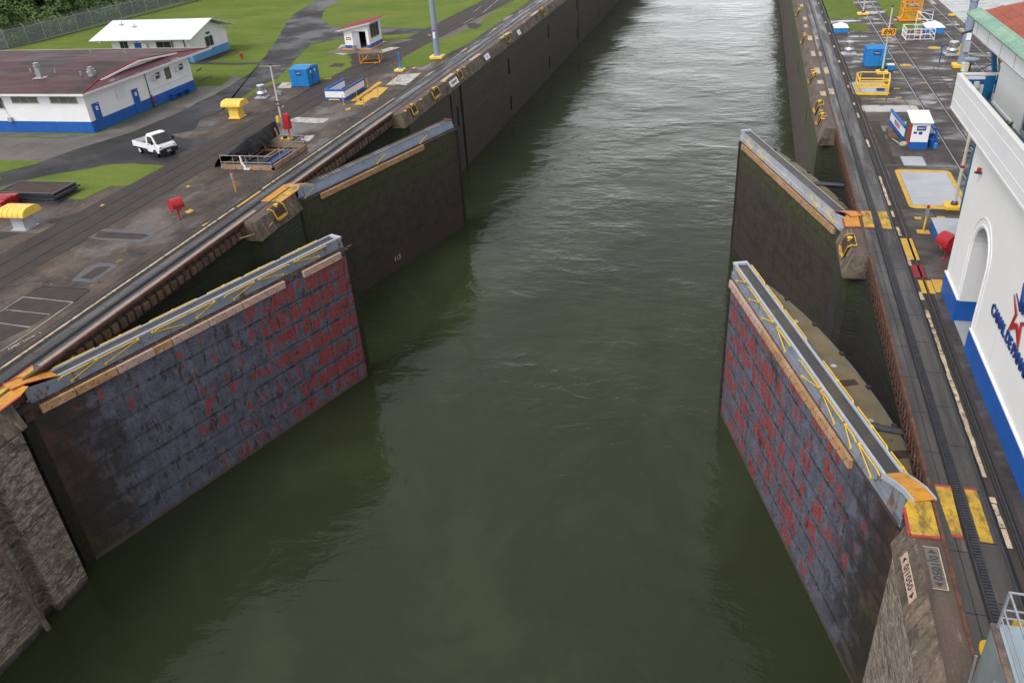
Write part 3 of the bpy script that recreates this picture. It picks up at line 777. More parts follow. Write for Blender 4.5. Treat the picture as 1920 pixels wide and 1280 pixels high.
# concrete deck on the left
g = MB()
g.sheet([(-32.15, -30), (-32.15, 700), (-36, 700), (-36, 100)] + [(-33.47,89.77),(-34.15,85.51),(-37.11,85.87),(-37.87,89.41),(-39.12,90.88),(-42.21,94.62),(-41.66,90.71),(-44.02,90.82),(-44.01,88.26),(-42.53,86.04),(-42.46,84.21),(-42.26,79.77),(-43.90,79.32),(-45.04,79.09),(-46.56,78.64),(-48.21,77.95),(-48.51,76.81),(-47.88,72.05),(-47.85,70.03),(-47.95,68.28),(-48.06,64.43),(-46.57,61.12),(-47.93,59.93),(-47.09,59.34),(-42.38,57.77),(-42.52,55.06),(-42.23,51.79),(-42.59,50.15),(-42.43,48.16),(-42.61,47.35),(-44.26,47.21),(-44.31,45.45),(-44.26,44.39),(-45.40,44.39),(-48.64,44.30),(-51.26,44.05)] + [(-80, 40), (-80, -30)], .0)
struct('deck', g, 'deck_left')
g = MB()
g.sheet([(-59.10,52.18),(-65.15,58.46),(-61.72,58.63),(-57.96,58.33),(-52.39,56.33),(-51.28,58.82),(-50.59,62.44),(-50.65,66.33),(-50.97,73.49),(-50.91,77.97),(-52.91,79.90),(-55.46,82.45),(-53.92,77.29),(-57.25,76.84),(-56.32,76.14),(-55.39,75.23),(-55.53,59.25),(-62.58,59.57),(-66.54,59.90)] + [(-90, 60.2), (-90, 53)], .004)
g.sheet([(-69.44,57.26),(-65.00,58.30),(-53.95,58.06),(-52.63,56.76),(-53.42,54.95),(-54.32,51.97),(-58.97,52.05),(-63.80,51.86)], .005)
struct('building_apron', g, 'pad')
# roads
g = MB()
g.sheet(rough([(-53.22,46.09),(-52.22,47.94),(-50.90,49.38),(-49.34,50.38),(-48.19,51.74),(-46.01,52.16),(-42.63,51.88),(-42.23,51.79),(-42.52,55.06),(-42.38,57.77),(-47.09,59.34),(-47.93,59.93),(-46.57,61.12),(-48.06,64.43),(-47.95,68.28),(-47.58,65.87),(-48.08,69.43),(-48.61,72.25),(-49.06,76.13),(-49.12,78.43),(-49.04,80.58),(-50.39,85.48),(-52.08,90.60),(-53.42,94.95),(-54.43,98.95),(-53.28,100.93),(-51.54,102.92),(-46.55,104.67),(-41.01,106.01),(-38.45,107.26),(-38.60,109.95),(-41.61,108.71),(-45.40,109.49),(-49.29,110.28),(-55.97,110.97),(-58.97,113.37),(-61.94,117.64),(-65.28,124.20),(-67.18,129.59),(-67.80,133.48),(-68.53,138.17),(-69.88,143.26),(-74.53,144.14),(-73.58,139.06),(-71.99,131.95),(-69.99,123.86),(-67.65,117.42),(-64.38,109.79),(-61.89,103.76),(-58.90,96.56),(-57.05,91.72),(-55.54,87.85),(-54.02,83.46),(-53.28,79.42),(-52.63,75.23),(-52.07,67.80),(-52.01,63.94),(-52.35,60.53),(-53.42,57.47),(-54.28,55.33),(-54.54,52.22),(-55.15,50.85),(-56.01,48.98)], 1.2, .12, 4), .008)
struct('road', g, 'asphalt')
g = MB()
g.sheet(rough([(-98.82,89.72),(-95.16,89.59),(-69.75,88.66),(-63.15,87.83),(-58.49,87.39),(-55.01,87.55),(-55.83,88.72),(-59.20,88.56),(-64.32,89.04),(-70.86,90.20),(-101.20,92.11)]), .004)
g.sheet(rough([(-65.12,88.78),(-64.78,96.25),(-63.82,96.86),(-63.47,95.52),(-63.15,87.83)]), .0045)
g.sheet(rough([(-61.85,84.44),(-62.34,86.39),(-61.82,85.81),(-61.16,83.62)]), .004)
g.sheet(rough([(-58.17,79.23),(-58.20,81.99),(-57.73,81.47),(-57.81,78.98)]), .004)
struct('footpath', g, 'darkpatch')
g = MB(); g.sheet(rough([(-59.10,52.18),(-56.12,49.10),(-55.15,50.85),(-54.54,52.22)]), .013)
g.sheet(rough([(-53.22,46.09),(-52.22,47.94),(-50.90,49.38),(-49.34,50.38),(-48.19,51.74),(-46.01,52.16),(-44.05,52.04),(-42.59,50.15),(-42.43,48.16),(-42.61,47.35),(-44.26,47.21),(-44.31,45.45),(-44.26,44.39),(-45.40,44.39),(-48.64,44.30),(-51.26,44.05)]), .013)
g.sheet(rough([(-39.12,90.88),(-37.87,89.41),(-37.11,85.87),(-34.15,85.51),(-33.95,88.42),(-33.57,90.06),(-32.70,98.42),(-32.96,119.73),(-33.27,134.08),(-36.95,134.75),(-35.69,112.82),(-36.31,103.07),(-38.26,98.49)]), .013)
g.sheet(rough([(-49.01,95.96),(-45.62,93.27),(-44.29,91.42),(-44.01,88.26),(-42.53,86.04),(-42.46,84.21),(-42.26,79.77),(-43.90,79.32),(-46.56,78.64),(-48.21,77.95),(-49.34,82.33),(-51.45,89.41),(-53.73,97.56),(-52.58,99.50)]), .013)
struct('grass_patches', g, 'grass')
# return track slab, left, and the curving far part
g = MB(); g.sheet([(-43.0, -30), (-38.9, -30), (-38.9, 60), (-38.6, 80), (-38.0, 100), (-36.9, 120), (-35, 140), (-33, 160), (-37, 165), (-40.5, 150), (-41.3, 130), (-42.0, 110), (-42.8, 85)], .017)
struct('return_track_bed', g, 'darkpatch')
def slab(name, spec, z, mat='track_slab'):
    g = MB()
    for (x0, x1, y0, y1) in spec: g.rect(x0, x1, y0, y1, z)
    return struct(name, g, mat)
slab('left_towing_track_slab', [(-32.15, -30.06, -30, 700)], .006)
slab('right_towing_track_slab', [(6.93, 8.62, -30, 700)], .006)
slab('right_track_margin', [(8.62, 9.3, -30, 700)], .006, 'darkpatch')
g = MB(); g.rect(9.3, 19.0, -30, 101.9, .0); g.rect(13.0, 15.95, 101.9, 700, .0); g.rect(9.3, 19.2, 106.4, 110.1, .002); g.rect(9.0, 19.2, 130, 133, .002)
struct('right_deck', g, 'deck_right')
slab('far_side_track_slab', [(19.0, 22.6, -30, 700)], .004, 'deck_right')
g = MB(); g.rect(9.2, 13.0, 101.9, 106.4, .006); g.rect(15.95, 19.05, 101.9, 106.4, .006); g.rect(9.2, 13.0, 110.1, 700, .006); g.rect(15.95, 19.3, 110.1, 700, .006)
struct('right_grass', g, 'grass')

# rails, slots and racks
def rails(name, xs, y0, y1, label, grp=None):
    t = thing(name, label, 'railway track', (xs[0], 0, 0))
    for x in xs:
        m = MB(); m.box(x - xs[0] - .035, x - xs[0] + .035, y0, y1, .0, .03); m.mi = 1
        m.rect(x - xs[0] + .04, x - xs[0] + .13, y0, y1, .022)
        m.build('rail', ['rail', 'slot'], t)
    return t
rails('return_track', (13.66, 15.16), -10, 600, 'pair of shiny rails running between the blue cabin and the crane basket')
rails('outer_towing_track', (20.35, 21.9), 20, 600, 'pair of thin rails along the coping beside the pale neighbouring water')
def towing(name, X, sx, label):
    t = thing(name, label, 'towing track', (X, 0, 0))
    m = MB(); m.box(-.05, .05, -30, 600, -.1, .035); m.build('edge_rail', 'rust', t)
    m = MB(); m.mi = 0
    a, b = sorted((sx * .72, sx * .96))
    m.box(a, b, -30, 600, .0, .03); m.mi = 1
    y = -6.0
    while y < 62:
        m.box(a + .03, b - .03, y, y + .055, .03, .058); y += .12
    m.build('rack_rail', ['rack', 'steel_dark'], t)
    m = MB(); a, b = sorted((sx * 1.55, sx * 1.62)); m.box(a, b, -30, 600, .0, .034); m.mi = 1
    a, b = sorted((sx * 1.64, sx * 1.72)); m.rect(a, b, -30, 600, .024)
    a, b = sorted((sx * .60, sx * .68)); m.rect(a, b, -30, 600, .024)
    m.build('inner_rail', ['steel_dark', 'slot'], t)
    m = MB(); 
    for d in (1.96, 2.06, 2.17): 
        a, b = sorted((sx * d, sx * (d + .035))); m.rect(a, b, -30, 600, .026)
    m.mi = 1
    a, b = sorted((sx * 2.085, sx * 2.155)); m.box(a, b, -30, 600, 0, .03)
    m.build('conductor_slot', ['slot', 'steel_dark'], t)
    m = MB(); y = 1.0
    while y < 60:      # slab joints
        a, b = sorted((sx * .10, sx * .60)); m.rect(a, b, y, y + .03, .012)
        a, b = sorted((sx * 1.0, sx * 1.52)); m.rect(a, b, y + .5, y + .53, .012)
        y += 2.4
    a, b = sorted((sx * .33, sx * .35)); m.rect(a, b, -30, 200, .012)
    m.build('slab_joint', 'slot', t)
    return t
towing('right_towing_track', 6.93, 1, 'toothed rack track beside the right chamber edge and white building')
towing('left_towing_track', -30.06, -1, 'toothed rack track along the left chamber edge')
bpy.data.objects['left_towing_track'].name = 'towing_track'
bpy.data.objects['right_towing_track'].name = 'towing_track.001'
bpy.data.objects['outer_towing_track'].name = 'railway_track'
# cream cover strip on the left, in lengths
t = thing('cover_strip', 'long cream painted strip beside the left towing track', 'cover strip', (-31.86, 0, 0))
for (a, b) in ((-10, 43.9), (47.6, 60.3), (60.5, 72)):
    m = MB(); m.box(-.07, .07, a, b, .03, .085); m.build('strip_length', 'line_pale', t)
for y in (81, 93, 106, 120, 136): 
    m = MB(); m.rect(-.25, -.03, y, y + 2.2, .03); m.build('strip_length', 'line_pale', t)
# painted markings left
g = MB()
for (x0, x1, y0, y1) in ((-31.95, -31.75, 44.2, 47.2),):
    g.rect(x0, x1, y0, y1, .034)
for p in ([(-35.09,43.01),(-35.03,43.59),(-34.58,43.35),(-34.64,42.78)], [(-32.46,40.93),(-32.38,41.47),(-32.16,41.49),(-32.20,40.96)], [(-58.88,68.83),(-58.83,69.84),(-58.04,69.05),(-58.19,68.25)], [(-35.24,68.19),(-35.04,68.93),(-34.69,68.39),(-34.91,67.84)], [(-42.10,43.38),(-42.19,43.77),(-41.91,43.70),(-41.94,43.39)], [(-42.19,69.16),(-42.17,69.54),(-41.97,68.97),(-42.10,68.78)], [(-35.02,85.03),(-34.90,85.54),(-34.61,85.27),(-34.63,84.51)], [(-43.24,80.26),(-42.72,80.73),(-42.36,80.24),(-42.76,79.77)], [(-40.84,87.87),(-40.75,88.41),(-40.31,87.85),(-40.47,87.31)], [(-40.17,104.11),(-39.92,104.45),(-39.51,103.70),(-39.75,103.36)], [(-38.15,47.63),(-38.04,47.86),(-37.77,47.66),(-37.88,47.43)]):
    g.sheet(p, .02)
struct('yellow_markings', g, 'line_yellow')
g = MB()
for p in ([(-30.40,24.66),(-30.46,24.79),(-30.60,26.88),(-30.58,29.47),(-29.81,40.88),(-30.26,48.64),(-30.31,49.51),(-29.28,49.16),(-29.39,48.17),(-29.33,46.51),(-29.60,41.16),(-30.14,29.09),(-30.18,27.20),(-30.22,24.69)], ):
    pass
g.rect(-30.40, -30.12, 24.6, 43.8, .014); g.rect(-30.40, -30.12, 48.8, 67.5, .014)
# (metal cap along the edge rail)
struct('edge_cap_plate', g, 'railcap')
g = MB(); g.sheet([(-33.06,25.83),(-33.07,26.19),(-32.72,27.12),(-32.54,26.99),(-32.73,25.89),(-32.73,25.69)], .02)
g = MB()
g.sheet([(-39.04,64.39),(-38.78,65.60),(-35.35,65.20),(-35.28,64.52),(-35.33,63.69),(-37.90,63.93)], .02); g.sheet([(-34.94,58.90),(-35.07,60.08),(-34.35,60.42),(-34.08,59.68),(-33.97,58.52)], .02)
g.sheet([(-35.00,77.42),(-35.30,81.81),(-33.11,82.73),(-32.73,78.29),(-32.65,77.19),(-33.63,77.63)], .02); g.sheet([(-46.63,76.35),(-47.20,78.18),(-45.93,78.17),(-45.27,76.12)], .02)
g.sheet([(-48.52,93.43),(-49.91,98.64),(-46.55,97.75),(-46.48,92.11)], .02)
struct('pale_deck_patches', g, 'line_white')
g = MB()
g.sheet([(-38.94,38.33),(-39.36,39.39),(-39.20,39.84),(-35.11,39.69),(-34.66,39.23),(-34.74,38.08),(-37.32,38.10)], .008); g.sheet([(-35.40,32.70),(-35.82,34.37),(-35.49,35.14),(-34.07,35.03),(-33.94,34.54),(-33.90,32.70)], .008)
struct('sealant_borders', g, 'bluegrey')
g = MB(); g.sheet([(-38.56,38.45),(-38.89,39.35),(-35.50,39.31),(-34.93,39.12),(-35.22,38.51),(-37.56,38.40)], .012); g.sheet([(-35.15,33.14),(-35.14,34.53),(-34.38,34.77),(-34.29,34.29),(-34.29,33.05)], .012)
g.sheet([(-45.66,38.24),(-45.88,39.37),(-44.09,39.30),(-42.59,39.91),(-42.26,39.15),(-42.49,38.60),(-44.19,38.50),(-44.76,37.32)], .008)
g.sheet([(-45.77,91.78),(-45.62,93.27),(-42.72,92.22),(-41.78,89.57),(-42.62,87.12)], .03); g.sheet([(-45.54,85.87),(-45.66,87.77),(-44.10,87.44),(-43.87,85.82)], .02); g.sheet([(-37.29,111.79),(-36.51,112.51),(-34.55,110.30),(-34.63,107.63),(-35.75,108.12)], .02)
struct('old_patches', g, 'darkpatch')
g = MB()
g.sheet([(-36.71,30.63),(-36.59,31.87),(-33.50,31.90),(-33.41,31.47),(-33.33,30.43),(-35.14,30.73)], .0105); g.sheet([(-36.61,30.52),(-33.35,30.37),(-33.55,29.04),(-36.83,29.09)], .0105); g.sheet([(-36.73,28.98),(-33.69,29.02),(-33.68,27.90),(-35.66,27.88)], .0105); g.sheet([(-35.52,27.73),(-33.65,27.68),(-34.08,26.24),(-34.21,25.70),(-35.78,25.97)], .0105)
struct('grating_covers', g, 'darkpatch')
g = MB()
def strip(pts, wd, z, mb):
    for a, b in zip(pts[:-1], pts[1:]):
        a, b = Vector((a[0], a[1])), Vector((b[0], b[1])); d = (b - a).normalized(); n = Vector((-d.y, d.x)) * wd / 2
        mb.sheet([tuple(a - n), tuple(b - n), tuple(b + n), tuple(a + n)], z)
strip([(-36.63,28.88),(-36.69,30.57),(-33.33,30.43),(-33.20,27.37),(-33.24,25.36)], .05, .02, g); strip([(-36.50,29.14),(-33.58,29.04)], .05, .02, g); strip([(-35.62,27.83),(-33.65,27.68)], .05, .02, g)
struct('pale_frame_lines', g, 'line_white')
g = MB(); strip([(-36.69,30.57),(-36.65,31.86),(-33.79,31.93),(-33.40,31.79),(-33.33,30.43)], .06, .019, g); strip([(-38.56,30.88),(-38.68,33.79),(-37.82,40.26),(-36.66,48.87)], .02, .018, g); strip([(-34.72,39.31),(-34.53,41.96)], .03, .018, g)
strip([(-32.3, -5), (-32.3, 140)], .03, .018, g); strip([(-32.6, -5), (-32.6, 60)], .03, .018, g)
struct('deck_joints', g, 'slot')
t = thing('painted_words', 'small worn white lettering painted on the left deck', 'lettering', (0, 0, 0))
P = [(-32.92,25.86),(-32.65,27.08)]
d = Vector((P[1][0] - P[0][0], P[1][1] - P[0][1], 0)).normalized()
words('letters', 'CMH   LANE   1', .26, 'line_white', t, frame(((P[0][0] + P[1][0]) / 2, (P[0][1] + P[1][1]) / 2, .024), d, (-d.y, d.x, 0)), .001)
# markings on the right deck
g = MB()
def ring(outer, inner, z, mb):
    n = len(outer)
    for i in range(n):
        mb.quad((*outer[i], z), (*outer[(i + 1) % n], z), (*inner[(i + 1) % n], z), (*inner[i], z))
def rrect(x0, x1, y0, y1, r, n=4):
    out = []
    for cx, cy, a0 in ((x1 - r, y1 - r, 0), (x0 + r, y1 - r, 90), (x0 + r, y0 + r, 180), (x1 - r, y0 + r, 270)):
        for k in range(n + 1):
            a = radians(a0 + 90 * k / n); out.append((cx + r * cos(a), cy + r * sin(a)))
    return out
ring(rrect(9.75, 13.0, 48.2, 55.0, .4), rrect(10.0, 12.75, 48.75, 54.55, .25), .010, g)
struct('yellow_border', g, 'line_yellow')
g = MB(); ring(rrect(9.2, 13.3, 68.6, 70.6, .35), rrect(9.4, 13.1, 68.85, 70.35, .25), .010, g)
ring(rrect(8.95, 11.8, 74.0, 78.3, .2), rrect(9.15, 11.6, 74.2, 78.1, .1), .010, g)
struct('faded_yellow_border', g, 'line_pale')
g = MB(); g.sheet(rrect(9.4, 13.1, 68.85, 70.35, .25), .008); g.sheet(rrect(9.15, 11.6, 74.2, 78.1, .1), .008)
struct('grey_hatch_panels', g, 'grey_plate')
tt = thing('hatch_cover', 'large pale grey hatch plates framed in yellow beside the white pole', 'hatch cover', (11.375, 51.65, 0))
for k in range(5):
    y0 = 48.78 + k * 1.152 - 51.65
    m = MB(); m.box(-1.36, 1.36, y0, y0 + 1.135, 0, .02); m.build('hatch_plate', 'grey_plate', tt)
m = MB(); m.prism(rrect(-.68, .68, -.93, .93, .12), 0, .02); o = m.build('hatch_cover', 'grey_plate'); o.location = (11.13, 56.72, 0)
tag(o, 'small rounded grey hatch plate in front of the white and blue hut', 'hatch cover')
g = MB()
g.rect(9.8, 10.15, 46.55, 46.9, .01); g.rect(10.95, 11.4, 46.3, 47.1, .01)
g.rect(8.66, 8.98, 41.0, 43.7, .03); g.rect(9.02, 9.24, 41.0, 43.7, .03); g.rect(8.8, 9.1, 37.3, 38.7, .03); g.rect(9.14, 9.38, 37.3, 38.7, .03)
g.rect(9.42, 9.9, 37.5, 38.9, .01)
for (x, y) in ((12.55, 76), (14.9, 78), (12.6, 95), (17, 66.5), (14.9, 103), (12.3, 73), (16.2, 108.8), (12.8, 109.3), (16.1, 115), (16.4, 57), (13.3, 50.0)): g.rect(x - .25, x + .25, y - .12, y + .12, .01)
g.lathe((18.05, 92.4, .0), [(.62, 0), (.62, .012)], 24); g.lathe((14.42, 84.8, .0), [(.5, 0), (.5, .012)], 24)
struct('yellow_deck_marks', g, 'line_yellow')
g = MB(); g.rect(8.70, 8.98, 39.0, 40.4, .03); g.rect(9.02, 9.24, 39.0, 40.4, .03)
struct('brown_deck_marks', g, 'roof_red')
g = MB(); rnd = random.Random(5)
for (y0, y1) in ((20.6, 22.9), (23.9, 35.6), (36.6, 37.4), (40.3, 41.2), (44.0, 45.2), (46.7, 47.6), (48.5, 53.5), (59.5, 61.2), (66.8, 68.2), (70.5, 71.2), (76, 77), (81, 82)) + tuple((86 + 7 * k, 87 + 7 * k) for k in range(9)):
    y = y0
    while y < y1:
        e = min(y1, y + rnd.uniform(.4, 1.1)); g.sheet([(8.64 + rnd.uniform(-.015, .02), y), (8.79 + rnd.uniform(-.02, .02), y), (8.79 + rnd.uniform(-.02, .02), e), (8.64 + rnd.uniform(-.02, .02), e)], .0345); y = e + rnd.choice((0, 0, .05))
struct('cream_dashes', g, 'line_pale')
g = MB()
for (x0, x1, y0, y1) in ((6.25, 6.75, 81.5, 84), (6.3, 6.8, 77.6, 79), (6.3, 6.75, 73.5, 75), (6.3, 6.7, 89, 91.5), (6.3, 6.8, 97, 99.5), (6.25, 6.6, 104.5, 106.5), (6.3, 6.7, 109, 111.5), (6.3, 6.7, 119, 121), (7.05, 7.3, 89, 91), (7.1, 7.4, 97.5, 99.5), (7.05, 7.45, 74, 76), (7.1, 7.5, 81.5, 84)):
    g.rect(x0, x1, y0, y1, .016)
for (x0, x1, y0, y1) in ((-29.7, -29.25, 78.8, 82.4), (-29.7, -29.25, 88.5, 92.0), (-29.7, -29.25, 101, 105), (-29.7, -29.25, 117, 121), (-29.7, -29.25, 133, 137)): g.rect(x0, x1, y0, y1, .016)
struct('cream_coping_marks', g, 'line_pale')
# sheet of rain water lying on the right deck
g = MB(); rnd = random.Random(11)
for (x, y, a, b_) in ((14.4, 71.5, .6, .35), (14.45, 93.5, .6, .25), (14.4, 98, .6, .22), (14.45, 109, .5, .3), (14.4, 114, .55, .35), (17.3, 79, 1.0, .3), (17.8, 76.5, 1.2, .35), (10.9, 72.5, 1.4, .22), (12.6, 65.6, .8, .5), (12.2, 87.5, 1.4, .25), (11.4, 98.8, 1.0, .35), (17.3, 70, 1.2, .3), (17.6, 108.3, 1.3, .5), (11, 108.2, 1.5, .5)):
    pts = []
    n = 22
    for k in range(n):
        t = 2 * pi * k / n; rr = 1 + rnd.uniform(-.28, .28)
        pts.append((x + a * cos(t) * rr, y + b_ * sin(t) * rr))
    g.sheet(pts, .006)
struct('rain_puddles', g, 'puddle')
# worn strip beside right track, joints
g = MB(); g.rect(9.35, 10.05, 56, 66, .004); g.rect(9.35, 10.0, 48, 55.6, .004)
struct('dark_deck_strip', g, 'darkpatch')
g = MB()
for pts in (((9.3, 55.5), (15, 55.5)), ((9.9, 56), (9.35, 64)), ((16.5, 60), (16.6, 84)), ((16.6, 77), (19, 77)), ((16.6, 84), (19, 84.3)), ((13, 62), (12.6, 74)), ((9.3, 66), (9.25, 100)), ((10.2, 46), (11, 46)), ((10.95, 45), (10.95, 48.2)), ((19.0, 30), (19.0, 130)), ((20.0, 30), (20.0, 130)), ((22.6, 40), (22.6, 130)), ((19.4, 30), (19.4, 130))):
    strip(pts, .035, .011, g)
struct('right_deck_joints', g, 'slot')

# ------------------------------------------------------------------ steel girders carrying the track over the recesses
def girder(X, sx, y0, y1, label, blocks):
    t = thing('track_girder', label, 'girder', (X, y0, 0)); L = y1 - y0
    m = MB()
    a, b = sorted((0, sx * .05)); m.box(a, b, 0, L, -.95, -.10)
    a, b = sorted((-sx * .10, sx * .12)); m.box(a, b, 0, L, -.13, -.11); m.box(a, b, 0, L, -.97, -.94)
    m.build('web', 'rustdark', t)
    m = MB(); n = int(L / .62)
    for k in range(n):
        y = .2 + k * .62
        a, b = sorted((-sx * .10, 0)); m.box(a, b, y, y + .03, -.93, -.13)
        if blocks:
            m.mi = 1
            j = random.Random(k).uniform(0, .08)
            a, b = sorted((-sx * (.02), -sx * (.13 + j))); m.box(a, b, y + .09, y + .52, -.90 + j, -.35 - j); m.mi = 0
        else:
            m.mi = 1
            m.obox((-sx * .06, y + .3, -.52), (0, 1, 0), .10, .1, .12)
            m.tube([(-sx * .07, y + .05, -.85), (-sx * .07, y + .58, -.18)], .03, 4)
            m.tube([(-sx * .07, y + .58, -.85), (-sx * .07, y + .05, -.18)], .03, 4)
            m.mi = 0
    m.build('stiffener', ['rustdark', 'rustbrown' if blocks else 'rust'], t)
girder(6.93, 1, 21.6, 41.2, 'rusty bracketed girder beside the near right gate recess', False)
girder(6.93, 1, 45.9, 63.9, 'rusty bracketed girder beside the far right gate recess', False)
girder(-30.06, -1, 21.9, 41.9, 'dark girder with brown blocks over the near left gate recess', True)
girder(-30.06, -1, 47.3, 66.9, 'dark girder with brown blocks over the far left gate recess', True)

# yellow hinge cover plates and striped track crossings
def cover(poly, mat, label, z=.03, t_=.02, grp=None, edge=None):
    tt = thing('cover_plate', label, 'cover plate', (poly[0][0], poly[0][1], 0)); ox, oy = poly[0]
    loc = [(p[0] - ox, p[1] - oy) for p in poly]
    m = MB(); m.prism(loc, z - t_, z); m.build('plate', mat, tt)
    if edge:
        m = MB()
        for i in edge:
            a = Vector(loc[i]); b = Vector(loc[(i + 1) % len(loc)]); d = (b - a).normalized()
            m.obox(((a.x + b.x) / 2, (a.y + b.y) / 2, z - .01), (d.x, d.y, 0), (b - a).length, .10, .035)
        m.build('red_edge', 'red_edge', tt)
    return tt
cover([(5.98, 20.62), (6.84, 20.68), (6.84, 23.1), (6.5, 23.1), (5.98, 21.9)], 'yellow_worn', 'bright yellow plate with red edge at the near right gate hinge', edge=(0, 4))
cover([(7.2, 20.85), (7.5, 20.85), (7.57, 23.2), (7.08, 23.2)], 'yellow_worn', 'narrow worn yellow plate between edge rail and rack at the near right gate', .028, edge=(0, 2))
cover([(7.96, 20.75), (8.32, 20.75), (8.32, 23.2), (7.96, 23.2)], 'yellow_worn', 'dark speckled yellow plate right of the rack at the near right gate', .028, edge=(2,))
cover([(6.0, 45.0), (6.84, 45.05), (6.84, 47.4), (6.6, 47.4), (6.0, 46.2)], 'orange_worn', 'orange yellow hinge plate with red edge at the far right gate', edge=(0, 4))
cover([(7.03, 45.0), (7.55, 45.05), (7.58, 47.5), (7.05, 47.5)], 'yellow_worn', 'worn yellow plate between edge rail and rack at the far right gate', .028, edge=(0, 2))
cover([(7.95, 45.0), (8.42, 44.95), (8.45, 47.5), (7.95, 47.5)], 'yellow_worn', 'split yellow plate right of the rack at the far right gate', .028)
cover([(-29.18, 20.4), (-29.18, 22.3), (-29.4, 23.0), (-29.98, 23.0), (-29.98, 20.4)], 'orange_worn', 'orange hinge plate with rounded red edge at the near left gate', edge=(0, 4))
cover([(-30.2, 20.6), (-30.2, 24.2), (-30.62, 24.6), (-30.62, 20.6)], 'yellow_worn', 'worn yellow plate between rails at the near left gate', .028, edge=(2,))
cover([(-29.2, 45.4), (-29.2, 47.8), (-29.5, 48.6), (-29.98, 48.6), (-29.98, 45.4)], 'yellow_worn', 'yellow hinge plate with red edge at the far left gate', edge=(0,))
cover([(-30.15, 45.4), (-30.15, 48.6), (-30.8, 48.6), (-30.8, 45.4)], 'orange_worn', 'faded orange plate between rails at the far left gate', .028)

# return track on the left, curving away
def curve_track(name, lines, label):
    t = thing(name, label, 'railway track', (0, 0, 0))
    for pts in lines:
        m = MB()
        for a, b in zip(pts[:-1], pts[1:]):
            a, b = Vector((a[0], a[1])), Vector((b[0], b[1])); d = (b - a).normalized(); n = Vector((-d.y, d.x))
            m.mi = 0; c = (a + b) / 2
            m.obox((c.x, c.y, .03), (d.x, d.y, 0), (b - a).length + .02, .06, .03)
            m.mi = 1; e1, e2 = a + n * .13, b + n * .13; e0, e3 = a + n * .04, b + n * .04
            m.sheet([tuple(e0), tuple(e3), tuple(e2), tuple(e1)], .025)
        m.build('rail', ['steel_dark', 'slot'], t)
    return t
curve_track('railway_track.001', ([(-41.48,32.72),(-41.54,33.97),(-41.54,36.87),(-41.66,56.65),(-42.92,78.61),(-41.87,87.36),(-39.12,109.23),(-39.12,120.12),(-39.67,128.87),(-40.92,137.74)], [(-39.70,30.92),(-39.92,32.30),(-39.98,37.05),(-40.29,54.52),(-40.17,75.47),(-39.93,88.66),(-38.28,100.48),(-37.56,119.01),(-37.26,129.50),(-37.57,137.10)]), 'dark rails running past the truck and curving off across the grass')
g = MB(); strip([(-42.92,78.61),(-41.87,87.36),(-39.12,109.23),(-39.12,120.12),(-39.76,126.87)], .05, .034, g); strip([(-37.69,111.83),(-37.56,120.36),(-38.31,128.65),(-38.65,132.89)], .07, .03, g)
struct('track_frog_marks', g, 'rail')

